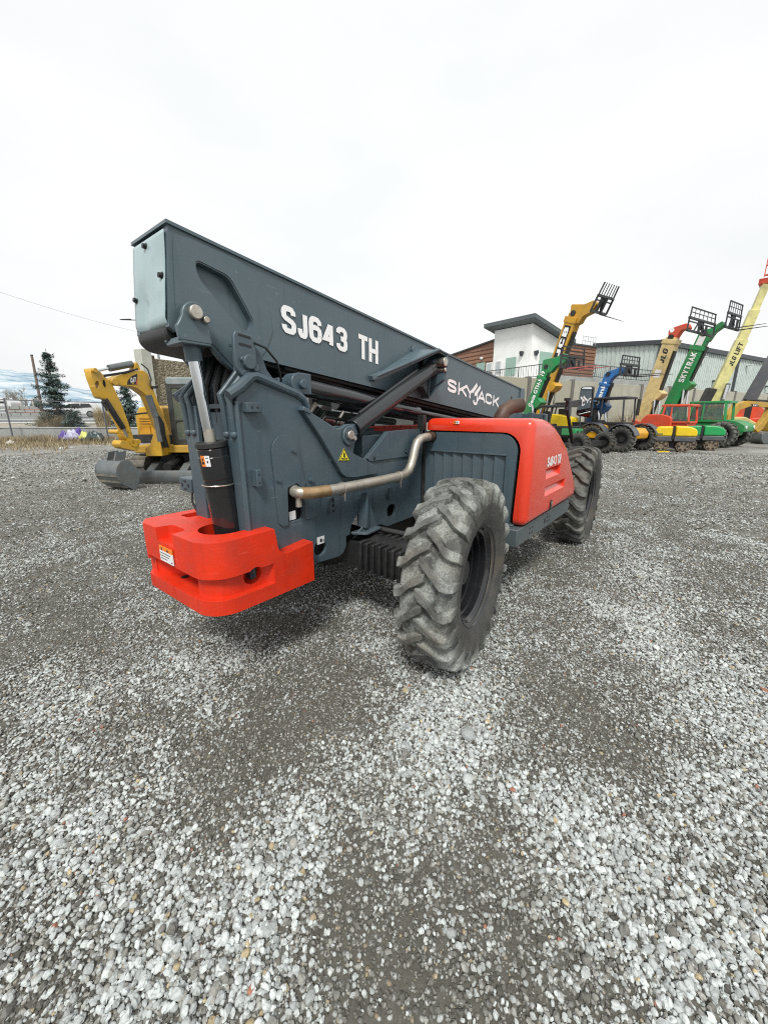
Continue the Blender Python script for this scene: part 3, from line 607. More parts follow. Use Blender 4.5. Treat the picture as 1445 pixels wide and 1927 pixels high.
be = MB()
for y, d in ((.02, .055), (-.165, .235), (.165, .30)): be.mark(); be.cyl(bm_(-.004, y, d), bm_(-.03, y, d), .013, n=6); be.cyl(bm_(-.006, y, d), bm_(-.014, y, d), .02, n=12)
be.build("cover_bolt", M_dark, boo)
bl_ = MB(); bl_.plate(fillet([(.0, .46), (.0, .52), (.05, .56), (.30, .56), (.36, .50), (.36, .46)], .03), -.16, .205, fn=boompt); bl_.build("boom_belly", M_dark, boo, bevel=.01)
# pivot bracket with slots and pins
pv = MB(); 
pb = [(-1.075, 2.05), (-1.07, 2.17), (-1.055, 2.195), (-.965, 2.185), (-.935, 2.165), (-.93, 2.05)] + arc(-1.0, 2.02, .07, 10, -170, 8)
pv.plate([(x, z) for x, z in pb], -.335, -.362, 'y'); pv.bar((-1.0, -.30, 2.125), (-1.0, -.36, 2.12), .14, .02)
pvo = pv.build("pivot_bracket", M_grey, TH, bevel=.006)
ps = MB()
for z in (2.178, 2.13): ps.bar((-1.04, -.3635, z), (-.965, -.3635, z - .008), .004, .010)
ps.build("bracket_slot", M_ink, pvo)
pp2 = MB(); pp2.cyl((-.995, -.36, 2.035), (-.995, -.392, 2.035), .040, n=24); pp2.cyl((-1.03, -.36, 2.048), (-1.03, -.38, 2.048), .016, n=10); pp2.cyl((-.955, -.36, 2.008), (-.955, -.385, 2.008), .024, n=8)
pp2.build("pivot_pin", M_grey, TH, bevel=.006)
wr = MB(); wr.tube([(-.945, -.365, 2.145), (-.88, -.38, 2.125), (-.80, -.37, 2.06), (-.745, -.33, 1.96), (-.71, -.26, 1.885)], .007, 6); wr.build("control_cable", M_hose, TH)
hz = MB()
for k, (y, dx) in enumerate(((-.16, 0), (-.10, .03), (-.04, .0), (.04, .04), (.10, 0), (-.13, .1))):
    hz.mark(); hz.tube([(-1.0 + dx, y, 1.40), (-1.02 + dx, y, 1.70), (-1.02 + dx, y * .9, 1.92), (-.95 + dx, y * .8, 2.08), (-.7 + dx, y * .8, 2.07), (0, y * .8, 1.97)], .022, 8)
hz.build("hydraulic_hose", M_hose, TH)
# under-boom cylinder
uc = MB(); uc.tube([(-.52, -.27, 1.925), (.95, -.22, 1.765)], .062, 20); uc.tube([(.95, -.22, 1.765), (2.4, -.2, 1.63)], .034, 12)
uc.mark(); uc.tube([(-.05, -.10, 1.83), (2.2, -.05, 1.64)], .05, 14)
uc.build("telescope_cylinder", M_black, TH, bevel=.004)
ue = MB(); ue.plate(arc(-.60, 1.945, .068, 90, 270, 10) + [(-.50, 1.875), (-.50, 2.01)], -.23, -.335, 'y'); ue.cyl((-.585, -.335, 1.94), (-.585, -.365, 1.94), .03, n=16); ue.bb(-.70, -.5, -.24, .24, 1.90, 1.98)
ue.build("cylinder_eye", M_grey, TH, bevel=.006)
vl = MB()
for x, y, z in ((-.32, -.1, 1.66), (-.1, .05, 1.62), (.05, -.15, 1.60), (-.45, .0, 1.72), (.2, .1, 1.55)):
    vl.mark(); vl.bb(x - .06, x + .06, y - .05, y + .05, z - .05, z + .06); vl.cyl((x, y, z + .05), (x + .05, y - .05, z + .14), .02)
vl.build("valve_block", M_dark, TH, bevel=.006)
vp = MB()
for x, y, z in ((-.36, -.14, 1.75), (-.13, -.2, 1.69), (.02, -.22, 1.66)): vp.mark(); vp.cyl((x, y, z), (x + .05, y - .02, z + .08), .016, n=8); vp.sphere((x, y, z), .022, 8, 6)
vp.build("hose_fitting", M_pin, TH)
vh = MB()
for k in range(4): vh.mark(); vh.tube([(-.4 + k * .05, -.2 + k * .05, 1.6), (-.3 + k * .05, -.24 + k * .05, 1.73), (-.05 + k * .05, -.22 + k * .05, 1.70), (.15 + k * .05, -.16 + k * .06, 1.56)], .014, 8)
vh.build("valve_hose", M_hose, TH)
dk = MB(); dk.bb(-.36, .84, -.325, .325, 1.34, 1.40); dk.bb(.05, .84, -.30, .30, 1.40, 1.58); dk.build("deck_plate", M_grey, TH, bevel=.01)
# lift cylinder and its boom bracket
lc = MB(); A_, B_ = Vector((-.176, -.325, 1.592)), Vector((1.12, -.325, 2.222)); d_ = (B_ - A_).normalized()
lc.tube([A_ + d_ * .10, A_ + d_ * 1.33], .068, 32); lc.tube([A_ + d_ * .10, A_ + d_ * .17], .074, 32); lc.tube([A_ + d_ * 1.27, A_ + d_ * 1.34], .072, 32)
lc.tube([A_ + d_ * .2 + Vector((-.02, .0, .075)), A_ + d_ * 1.1 + Vector((-.02, 0, .075))], .014, 8)
lco = lc.build("lift_cylinder", M_dark if False else mat("satin black paint", (0.022, 0.026, 0.029), 0.3, vary=0.1, scale=3, coat=.3), TH, bevel=.005)
le = MB()
for P in (A_, B_ - d_ * .06): le.mark(); le.plate(arc(P.x, P.z, .07, 0, 360, 24)[:-1], -.285, -.36, 'y')
le.bar(A_, A_ + d_ * .12, .075, .09); le.bar(B_ - d_ * .2, B_ - d_ * .05, .075, .09); le.build("cylinder_eye", M_grey, lco, bevel=.006)
br = MB(); yb = -.43
q = lambda x, z: shift(x, z, -.21, yb)
top0, top1, top2, bt4, bt5, bt6 = (.235, 2.035), (1.36, 2.405), (1.545, 2.375), (1.52, 2.09), (1.215, 1.905), (1.05, 2.005)
o_ = lambda p_: Vector((q(*p_)[0], yb, q(*p_)[1])); i_ = lambda p_: Vector((p_[0], -.212, p_[1]))
def quad(m_, a, b, c, d, t=.02):
    n_ = (b - a).cross(d - a).normalized() * t; m_.add([a, b, c, d, a + n_, b + n_, c + n_, d + n_], [(0, 1, 2, 3), (7, 6, 5, 4), (0, 4, 5, 1), (1, 5, 6, 2), (2, 6, 7, 3), (3, 7, 4, 0)])
# top flange: a tapering wing rising from the boom side to the outer corner
P1 = Vector((.986, -.43, 2.332)); P2 = Vector((1.141, -.43, 2.307)); P3 = Vector((1.114, -.43, 2.069)); P4 = Vector((1.06, -.30, 1.905))
Q0 = Vector((.26, -.212, 2.045)); Q1 = Vector((.90, -.212, 2.345)); Q2 = Vector((1.15, -.212, 2.35)); Q3 = Vector((1.12, -.212, 1.95))
quad(br, Q0 + Vector((0, -.002, 0)), Q1, P1, Q0 + Vector((.0, -.04, -.01)), .028)
quad(br, Q1, Q2, P2, P1, .022)
quad(br, P2, Q2, Q3, P3, .025)
br.tube([Q0 + Vector((0, -.03, 0)), P1, P2, P3], .015, 8)
br.bar(Q0 + Vector((-.02, -.02, -.005)), Q0 + Vector((.10, -.03, .04)), .05, .04)
br.add([P3, Q3, Vector((1.07, -.212, 1.90)), Vector((1.05, -.30, 1.905)), Vector((.93, -.30, 2.01)), Vector((.95, -.212, 2.01))], [(0, 1, 2, 3), (3, 2, 5, 4)])
br.bar((1.06, -.26, 2.10), (1.055, -.255, 1.90), .08, .015)
br.plate([(1.0, 2.33), (1.13, 2.30), (1.11, 2.06), (1.05, 1.92), (.93, 2.01)], -.255, -.275, 'y')
br.cyl(bm_(2.20, -.21, .10), bm_(2.20, -.235, .10), .045, n=20)
bro = br.build("cylinder_bracket", M_boom, boo, bevel=.004)
pn = MB(); pn.cyl((1.085, -.36, 2.234), (1.085, -.455, 2.234), .042, n=20); pn.mark(); pn.cyl((1.10, -.36, 2.165), (1.10, -.448, 2.165), .022, n=8); pn.build("cylinder_pin", M_pin, bro, bevel=.006)
# boom head
hd = MB(); hd.plate([(BLEN, -.015), (BLEN + .10, -.03), (BLEN + .16, .02), (BLEN + .16, HB + .02), (BLEN, HB + .02)], -.235, .235, fn=boompt)
hd.plate([(BLEN + .16, .03), (BLEN + .32, .03), (BLEN + .32, HB - .03), (BLEN + .16, HB - .03)], -.17, .17, fn=boompt)
hd.plate([(BLEN - .24, -.04), (BLEN - .10, -.055), (BLEN + .02, -.03), (BLEN + .02, -.015), (BLEN - .24, -.015)], -.12, .12, fn=boompt)
hd.plate([(BLEN + .1, .20), (BLEN + .3, .20), (BLEN + .55, .62), (BLEN + .45, 1.0), (BLEN + .3, 1.0)], -.13, -.09, fn=boompt)
hd.plate([(BLEN + .1, .20), (BLEN + .3, .20), (BLEN + .55, .62), (BLEN + .45, 1.0), (BLEN + .3, 1.0)], .09, .13, fn=boompt)
hd.build("boom_head", M_boom, boo, bevel=.008)
ca = MB()
for y in (-.28, .28): ca.bb(4.12, 4.20, y - .04, y + .04, 1.25, 1.78)
for z in (1.27, 1.72): ca.bb(4.13, 4.20, -.50, .50, z - .04, z + .04)
for y in (-.50, .50): ca.bb(4.13, 4.20, y - .03, y + .03, .8, 1.75)
ca.build("fork_carriage", M_grey, TH, bevel=.008)
fk = MB()
for y in (-.4, .4): fk.mark(); fk.bb(4.20, 4.25, y - .06, y + .06, .30, 1.25); fk.bb(4.20, 5.3, y - .06, y + .06, .26, .31)
fk.build("fork", M_dark, TH, bevel=.006)
# lettering on the boom
lt = MB(); yl = -.2185
def on_boom(mbx, txt, x0, x1, zt0, zb0, zt1, bold, shear=0.0, yl_=-.2125, spacing=1.0):
    # bottom-left, along, up
    o = Vector((x0, yl_, zb0)); lettering(mbx, txt, o, (x1 - x0, 0, zt1 - zt0), (0, 0, zt0 - zb0), bold, shear, spacing)
capitals(lt, "SJ643", (-.628, -.2170, 2.270), (.612, 0, -.063), (0, 0, .170), 1, .20, gap=.055); capitals(lt, "TH", (.115, -.2135, 2.188), (.245, 0, -.027), (0, 0, .181), 1, .19, gap=.08)
lto = lt.build("model_lettering", M_white, boo, smooth=0)
lg = MB()
x0, x1 = 1.555, 2.985; slope = -.1085
def zt(x): return 2.131 + slope * (x - 1.555)
hgt = .135
def logo(c, xa, xb, dz=0.0, h=hgt, t=.23):
    w = (xb - xa) / h; glyph(lg, c, lambda a, q_, k: Vector((xa + a * h, -.2128 - k, zt(xa) - hgt + dz + q_ * h + slope * a * h)), w, 1.0, t, .0006)
logo("S", 1.555, 1.755); logo("K", 1.80, 2.005); logo("Y", 1.995, 2.20); logo("J", 2.19, 2.315, dz=-.06, h=.155, t=.21); logo("A", 2.315, 2.535); logo("C", 2.545, 2.745); logo("K", 2.785, 2.97)
def strip(pts): lg.add([Vector((a, -.2125, b)) for a, b in pts], [tuple(range(len(pts)))])
def LP(u, v): x = 1.555 + 1.43 * u; return (x, zt(x) - hgt + v * hgt)
strip([LP(.395, .62), LP(.50, 1.55), LP(.515, 1.22), LP(.435, .50)]); strip([LP(.465, .60), LP(.57, 1.45), LP(.58, 1.15), LP(.505, .42), LP(.465, .3)])
lg.build("logo_lettering", M_white, boo, smooth=0)
dt = MB(); dt.cyl((3.44, -.21, 1.985), (3.44, -.2135, 1.985), .022, n=12); dt.build("boom_hole", M_ink, boo)

# ---- engine pod on the right
hood = MB()
prof = [(.862, .808), (.862, 1.712), (1.10, 1.715), (1.30, 1.695), (1.50, 1.645), (1.70, 1.565), (1.98, 1.43), (2.26, 1.20), (2.47, 1.02), (2.53, .93), (2.53, .85), (2.49, .808)]
hood.plate(prof, -.375, -1.41, 'y')
ho = hood.build("engine_hood", M_hood, TH, smooth=40)
add_bevel(ho, .068, 5, 50)
_dg = bpy.context.evaluated_depsgraph_get(); _me = bpy.data.meshes.new_from_object(ho.evaluated_get(_dg)); ho.modifiers.clear(); ho.data = _me
cutters = []
c_ = MB(); c_.plate([(-.30, .70), (-.30, 1.603), (-1.15, 1.600)] + [(-1.16 - .155 * math.sin(R(k * 11.25)), 1.445 + .155 * math.cos(R(k * 11.25))) for k in range(1, 9)] + [(-1.292, .70)], .78, .98, 'x'); cutter(c_)
def vent(xa0, xa1, xb0, xb1, zt_, zb_):
    c = MB(); dpt = .07
    vs = [(xa0, -1.43, zt_), (xa1, -1.43, zt_), (xb1, -1.43, zb_), (xb0, -1.43, zb_), (xa0 + .01, -1.41 + dpt, zt_ - .005), (xa1 - .01, -1.41 + dpt, zt_ - .005), (xb1 - .01, -1.409, zb_), (xb0 + .01, -1.409, zb_)]
    c.add(vs, [(0, 1, 2, 3), (7, 6, 5, 4), (0, 4, 5, 1), (1, 5, 6, 2), (2, 6, 7, 3), (3, 7, 4, 0)]); cutter(c)
vent(1.285, 1.765, 1.30, 1.755, 1.268, 1.17); vent(1.315, 2.0, 1.32, 2.0, 1.10, 1.005)
boolean_cut(ho, cutters)
lw = MB(); capitals(lw, "SJ643 TH", (1.305, -1.4125, 1.283), (.43, 0, 0), (0, 0, .09), 1, .22, gap=.07); lw.build("model_lettering", M_white, ho, smooth=0)
lh = MB(); lh.plate(rrect(1.525, 1.59, .845, .935, .02), -1.409, -1.418, 'y'); lho = lh.build("hood_latch", M_ink, ho)
lp = MB(); lp.bb(1.54, 1.575, -1.424, -1.417, .895, .925); lp.bb(1.55, 1.56, -1.424, -1.417, .86, .90); lp.build("latch_key", M_pin, lho)
sk = MB(); sk.bb(.856, .8605, -.745, -.685, 1.662, 1.692); sk.build("warning_label", M_orange, ho); sk = MB(); sk.bb(.855, .8595, -.745, -.712, 1.664, 1.690); sk.build("label_field", M_label, ho)
sk = MB(); sk.bb(.8535, .8545, -.705, -.697, 1.67, 1.684); sk.bb(.8535, .8545, -.728, -.72, 1.67, 1.684); sk.build("label_print", M_ink, ho)
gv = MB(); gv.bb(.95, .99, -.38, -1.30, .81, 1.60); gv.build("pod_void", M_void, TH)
gp = MB()
gout = [(-.365, .80), (-.365, 1.594), (-1.13, 1.590)] + [(-1.14 - .145 * math.sin(R(k * 11.25)), 1.445 + .145 * math.cos(R(k * 11.25))) for k in range(1, 9)] + [(-1.262, .80)]
ghole = [[(-.455 + .052 * math.cos(t_ * .3927), 1.543 + .052 * math.sin(t_ * .3927)) for t_ in range(16)], [(-.385, 1.02), (-.385, 1.41), (-1.19, 1.40), (-1.19, .83), (-.43, .83)]]
gp.plate(gout, .872, .90, 'x', ghole)
y0 = -.385; n_ = 8; wv = (1.19 - .385) / n_
for k in range(n_):
    a = y0 - k * wv; gp.add([(.876, a, .83), (.876, a, 1.405), (.905, a - wv * 1.05, 1.405), (.905, a - wv * 1.05, .83)], [(0, 1, 2, 3)])
    gp.add([(.876, a, .83), (.876, a, 1.405), (.91, a + .004, 1.405), (.91, a + .004, .83)], [(0, 1, 2, 3)])
gp.bb(.866, .90, -.385, -1.20, 1.405, 1.418)
gp.build("grille_panel", M_grey, TH, bevel=.003)
bx = MB(); bx.bb(.842, .858, -.36, -.40, .80, 1.72); bx.bb(.80, .845, -.33, -.40, 1.60, 1.74); bx.build("hinge_post", M_dark, TH, bevel=.004)
cu_ = MB(); cu_.tube([(.80, -.455, 1.543), (.875, -.455, 1.543)], .046, 18); cu_.build("pipe_joint", M_rust, TH)
beam = MB(); beam.bb(.78, 2.45, -.34, -1.375, .645, .80); beam.bb(.862, 2.40, -.37, -1.30, .80, .815)
beo = beam.build("side_beam", mat("slate grey beam paint", (0.075, 0.098, 0.105), 0.45, vary=.15, dirt=(.13, .13, .12), dirt_amt=.5), TH, bevel=.012)
bh = MB()
for x in (1.10, 1.17, 1.62, 1.69):
    for z in (.70, .745): bh.cyl((x, -1.374, z), (x, -1.380, z), .009, n=8)
bh.bb(1.52, 1.57, -1.3775, -1.375, .70, .745); bh.build("beam_bolt", M_ink, beo)
ex = MB(); ring = []
exp_ = [(1.54, -.84, 1.64), (1.55, -.845, 1.72), (1.60, -.86, 1.785), (1.68, -.90, 1.825), (1.77, -.965, 1.84)]
ex.tube(exp_, [.072, .072, .072, .072, .073], 20, cap=False); exo = ex.build("exhaust_stack", M_rust, TH, smooth=60)
md = exo.modifiers.new("thick", 'SOLIDIFY'); md.thickness = .005
ei = MB(); ei.tube([(1.70, -.915, 1.829), (1.755, -.955, 1.838)], .064, 18); ei.build("stack_bore", M_void, TH)
# mirror on its post, ahead of the hood
mp = MB(); 
pb_, pt_ = ground_at(1076, 835, .98), None
def on_plane_y(px, py, y):
    d = ray(px, py); return CAM + d * ((y - CAM.y) / d.y)
pz = [on_plane_y(px, py, -1.22) for px, py in ((1077, 832), (1072, 800), (1067, 770), (1067.5, 754))]
mp.tube(pz, [.022, .02, .018, .018], 10); mp.cyl(pz[3], pz[3] + Vector((0, 0, .03)), .036, n=14); mp.cyl(pz[2] - Vector((0, 0, .01)), pz[2] + Vector((0, 0, .03)), .032, n=12)
arm_e = on_plane_y(1092, 757, -1.25); mp.bar(pz[2] + Vector((0, 0, .05)), arm_e, .035, .07)
mp.build("mirror_post", M_dark, TH)
mc = on_plane_y(1101.5, 757, -1.27)
tgt = Vector((2.20, -.2125, 1.95))
nrm = ((CAM - mc).normalized() + (tgt - mc).normalized()).normalized()
zax = (Vector((0, 0, 1)) - nrm * nrm.z).normalized(); xax = zax.cross(nrm).normalized()
MM = Matrix((xax, nrm, zax)).transposed()
def mpt(a, b, t): return mc + MM @ Vector((a, t, b))
# the glass keeps the slanted outline it shows
def mir_out(g):
    sc_ = (mc - CAM).dot(FW) / FPX
    pts = []
    for px, py in ((1094.5 - g, 729 - g), (1115.5 + g, 728 - g), (1110 + g, 785 + g), (1084.5 - g, 780 + g)):
        d = ray(px, py); t = (mc - CAM).dot(nrm) / d.dot(nrm); P = CAM + d * t - mc; pts.append((P.dot(xax), P.dot(zax)))
    return fillet(pts, .03, 5)
mr = MB(); mr.plate(mir_out(1.6), -.03, -.002, fn=mpt); mro = mr.build("mirror_housing", M_dark, TH, bevel=.004)
mg = MB(); quad_ = []
for px, py in ((1094.5, 729), (1115.5, 728), (1110, 785), (1084.5, 780)):
    d = ray(px, py); P = CAM + d * ((mc - CAM).dot(nrm) / d.dot(nrm)) - mc; quad_.append(Vector((P.dot(xax), P.dot(zax))))
gn = 20; gvs = []
for jj in range(gn + 1):
    for ii in range(gn + 1):
        u_, v_ = ii / gn, jj / gn; ru = .5 + (u_ - .5) * (1 - .10 * abs(2 * v_ - 1) ** 6); rv = .5 + (v_ - .5) * (1 - .05 * abs(2 * u_ - 1) ** 6)
        p_ = quad_[0].lerp(quad_[1], ru).lerp(quad_[3].lerp(quad_[2], ru), rv); gvs.append(mpt(p_.x, p_.y, .012 - p_.length_squared / (2 * 2.6)))
mg.add(gvs, [(jj * (gn + 1) + ii, jj * (gn + 1) + ii + 1, (jj + 1) * (gn + 1) + ii + 1, (jj + 1) * (gn + 1) + ii) for jj in range(gn) for ii in range(gn)]); mg.build("mirror_glass", M_mirror, mro, smooth=80)

# ---- cab on the left side (seen through the gap below the boom)
cbn = part("cab", TH)
cf = MB(); X0, X1, Y0, Y1 = .20, 2.0, .46, 1.30
cf.bb(X0, X1, Y0, Y1, .85, 1.45)
for x in (X0 + .03, X1 - .03):
    for y in (Y0 + .03, Y1 - .03): cf.bar((x, y, 1.45), (x, y, 2.18), .06, .06)
cf.bb(X0 - .02, X1 + .05, Y0 - .02, Y1 + .02, 2.16, 2.24); cf.bar((1.1, Y0 + .03, 1.45), (1.1, Y0 + .03, 2.16), .05, .05)
cf.build("cab_frame", M_dark, cbn, bevel=.01)
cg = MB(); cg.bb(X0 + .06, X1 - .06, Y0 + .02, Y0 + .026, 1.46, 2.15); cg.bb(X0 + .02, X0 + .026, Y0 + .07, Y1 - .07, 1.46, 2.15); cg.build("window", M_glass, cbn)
cs = MB(); cs.bb(.6, 1.1, .65, 1.1, 1.3, 1.5); cs.bb(.5, .62, .65, 1.1, 1.5, 2.0); cs.tube([(1.55 + .16 * math.cos(R(a)), .88 + .16 * math.sin(R(a)), 1.68 + .06 * math.cos(R(a))) for a in range(0, 361, 20)], .016, 6); cs.cyl((1.75, .88, 1.35), (1.55, .88, 1.67), .02); cs.build("cab_seat", M_dark, cbn, bevel=.02)
cr = MB(); cr.bb(-.10, 2.1, .44, 1.32, 1.46, 1.52); cr.bb(-.05, .2, .50, 1.30, 1.52, 1.62); cr.bb(.2, 2.05, .445, .47, 1.45, 1.62); cr.build("fender", M_red, cbn, bevel=.015)

# ---- decals on the right side
wt = MB(); tri = [(-.335, 1.415), (-.215, 1.405), (-.275, 1.505)]
wt.plate(fillet(tri, .006), -.4055, -.4075, 'y'); wto = wt.build("warning_triangle", M_yellowlab, TH)
wk = MB()
for i in range(3):
    a, b = Vector(tri[i]), Vector(tri[(i + 1) % 3]); c = Vector((-.275, 1.442)); a = a + (c - a) * .09; b = b + (c - b) * .09
    wk.bar((a.x, -.408, a.y), (b.x, -.408, b.y), .002, .004, up=(0, 0, 1))
wk.plate([(-.282, 1.47), (-.268, 1.468), (-.266, 1.435), (-.284, 1.437)], -.408, -.409, 'y'); wk.bar((-.305, -.4085, 1.428), (-.245, -.4085, 1.423), .002, .007); wk.plate([(-.305, 1.436), (-.29, 1.433), (-.305, 1.423)], -.408, -.409, 'y'); wk.plate([(-.245, 1.43), (-.26, 1.428), (-.245, 1.417)], -.408, -.409, 'y')
wk.build("warning_symbol", M_ink, wto)
s1 = MB(); s1.bb(-.535, -.465, -.3635, -.361, .81, .865); s1o = s1.build("side_label", M_label, TH)
s2 = MB(); s2.bb(-.51, -.49, -.3655, -.364, .825, .85); s2.bb(-.48, -.472, -.3655, -.364, .82, .84); s2.build("label_print", M_ink, s1o)
s3 = MB(); s3.bb(-.755, -.70, -.34, -.335, 1.04, 1.10); s3.build("rag", M_label, TH)

# the far side of the tower stands a little closer in than the near side
for o in TH.children:
    if o.name.split('.')[0] in ("side_plate", "tower_column", "plate_edge", "lift_gusset") and sum(v.co.y for v in o.data.vertices) / len(o.data.vertices) > .1: o.location.y = -.085
# ================================================================== WORLD, LIGHT
SUN_EL, SUN_AZ = R(52), math.atan2(-0.55, -0.85)
wd = bpy.data.worlds.new("World"); sc.world = wd; wd.use_nodes = True
nt = wd.node_tree; N = nt.nodes; L = nt.links
for n in list(N): N.remove(n)
out = N.new("ShaderNodeOutputWorld")
sky = N.new("ShaderNodeTexSky"); sky.sky_type = 'NISHITA'; sky.sun_disc = False
sky.sun_elevation = SUN_EL; sky.sun_rotation = math.pi / 2 - SUN_AZ; sky.dust_density = 5; sky.air_density = 1.5
b1 = N.new("ShaderNodeBackground"); b1.inputs["Strength"].default_value = 0.08; L.new(sky.outputs[0], b1.inputs["Color"])
tc = N.new("ShaderNodeTexCoord")
n1 = N.new("ShaderNodeTexNoise"); n1.inputs["Scale"].default_value = 2.2; n1.inputs["Detail"].default_value = 5; n1.inputs["Roughness"].default_value = 0.5
mp = N.new("ShaderNodeMapping"); mp.inputs["Scale"].default_value = (1, 1, 2.5); L.new(tc.outputs["Generated"], mp.inputs["Vector"]); L.new(mp.outputs[0], n1.inputs["Vector"])
cr = N.new("ShaderNodeValToRGB"); L.new(n1.outputs["Fac"], cr.inputs["Fac"])
cr.color_ramp.elements[0].position = 0.3; cr.color_ramp.elements[0].color = (0.915, 0.938, 0.945, 1)
cr.color_ramp.elements[1].position = 0.62; cr.color_ramp.elements[1].color = (1.0, 1.0, 1.0, 1)
# thin bright cloud low in front, a little greyer overhead
dp = N.new("ShaderNodeVectorMath"); dp.operation = 'DOT_PRODUCT'; L.new(tc.outputs["Generated"], dp.inputs[0])
gl = (FH * math.cos(R(20)) + Vector((0, 0, math.sin(R(20))))); dp.inputs[1].default_value = gl
mr_ = N.new("ShaderNodeMapRange"); mr_.inputs["From Min"].default_value = 0.55; mr_.inputs["From Max"].default_value = 0.98; mr_.inputs["To Min"].default_value = 0.945; mr_.inputs["To Max"].default_value = 1.04; L.new(dp.outputs["Value"], mr_.inputs["Value"])
vs_ = N.new("ShaderNodeVectorMath"); vs_.operation = 'SCALE'; L.new(cr.outputs[0], vs_.inputs[0]); L.new(mr_.outputs[0], vs_.inputs["Scale"])
b2 = N.new("ShaderNodeBackground"); b2.inputs["Strength"].default_value = 1.05; L.new(vs_.outputs[0], b2.inputs["Color"])
mx = N.new("ShaderNodeMixShader"); mx.inputs["Fac"].default_value = 0.95
L.new(b1.outputs[0], mx.inputs[1]); L.new(b2.outputs[0], mx.inputs[2]); L.new(mx.outputs[0], out.inputs["Surface"])
sl = bpy.data.lights.new("sun", 'SUN'); sl.energy = 3.0; sl.angle = R(13); sl.color = (1.0, 0.97, 0.92)
so = bpy.data.objects.new("sun", sl); COL.objects.link(so)
sd = Vector((math.cos(SUN_EL) * math.cos(SUN_AZ), math.cos(SUN_EL) * math.sin(SUN_AZ), math.sin(SUN_EL)))
so.rotation_euler = sd.to_track_quat('Z', 'Y').to_euler(); so.location = (0, 0, 30)

# ================================================================== GROUND
def patch_mask(x, y):
    """0 = bare trodden dirt, 1 = loose pale gravel (numpy arrays of ground points)"""
    m = np.full_like(x, 0.34)
    def blob(px, py, rx, ry, ang, w):
        c = ground_at(px, py); ca, sa = math.cos(ang), math.sin(ang)
        dx, dy = x - c.x, y - c.y
        u = (dx * ca + dy * sa) / rx; v = (-dx * sa + dy * ca) / ry
        return w * np.exp(-(u * u + v * v))
    A = YAW
    for px, py, rx, ry, an, w in ((60, 1500, .55, .35, A + .6, .75), (210, 1610, .45, .3, A + .6, .65), (300, 1760, .35, .25, A, .5), (560, 1560, .35, .16, A - .3, .75), (470, 1720, .35, .17, A - .2, .75), (380, 1860, .3, .2, A, .7),
        (640, 1480, .4, .16, A - .4, .55), (840, 1400, .45, .22, A - .6, .8), (860, 1310, .4, .25, A, .5), (930, 1230, .6, .3, A, .5), (760, 1480, .3, .2, A, .45), (670, 1215, .5, .18, A + 1.4, .6), (480, 1230, .6, .2, A + 1.2, .6), (330, 1260, .6, .22, A + 1.1, .55), (150, 1330, .7, .2, A + 1.0, .5),
        (1090, 1560, .35, .2, A - .2, .6), (1180, 1680, .3, .2, A, .6), (1300, 1800, .35, .22, A, .65), (1420, 1700, .35, .2, A, .5), (1380, 1520, .4, .25, A, .5), (1330, 1290, .7, .35, A, .55), (1430, 1400, .5, .3, A, .5), (1240, 1180, .9, .3, A - .3, .4), (740, 1640, .25, .16, A, .35), (600, 1860, .25, .2, A, .3),
        (1180, 1070, 2.0, .5, A - .5, .4), (1350, 980, 3.0, .7, A - .5, .4), (200, 1090, 1.6, .5, A + .9, .3),
        (590, 1330, .55, .33, A + .5, -.55), (440, 1430, .5, .25, A + .6, -.45), (980, 1440, .4, .25, A, -.35), (1080, 1440, .4, .25, A, -.3), (830, 1830, .22, .2, A, -.45), (720, 1890, .2, .16, A, -.35), (640, 1640, .2, .15, A, -.3), (250, 1400, .6, .2, A + .8, -.3), (1130, 1330, .6, .3, A, -.3), (500, 1150, .9, .3, A + 1, -.25), (150, 1180, 1.2, .4, A + .9, -.25), (950, 1560, .14, .2, A, -.15)):
        m += blob(px, py, rx, ry, an, w * (.75 if w > 0 else .6))
    return m
def fbm(x, y, s, seed):
    """cheap value noise on arrays"""
    r = np.random.default_rng(seed); T = r.random((64, 64)); o = np.zeros_like(x); amp = 1; tot = 0
    for k in range(4):
        u, v = x * s, y * s; iu, iv = np.floor(u).astype(int), np.floor(v).astype(int); fu, fv = u - iu, v - iv
        fu = fu * fu * (3 - 2 * fu); fv = fv * fv * (3 - 2 * fv)
        g = lambda a, b: T[(iu + a) % 64, (iv + b) % 64]
        o += amp * ((g(0, 0) * (1 - fu) + g(1, 0) * fu) * (1 - fv) + (g(0, 1) * (1 - fu) + g(1, 1) * fu) * fv); tot += amp; amp *= .5; s *= 2.1
    return o / tot
def ground_h(x, y):
    r = np.hypot(x - CAM.x, y - CAM.y)
    return (fbm(x, y, .9, 3) - .5) * .035 * np.clip(1.2 - r / 40, 0.15, 1) + (fbm(x, y, 5.0, 4) - .5) * .008 * (r < 15)
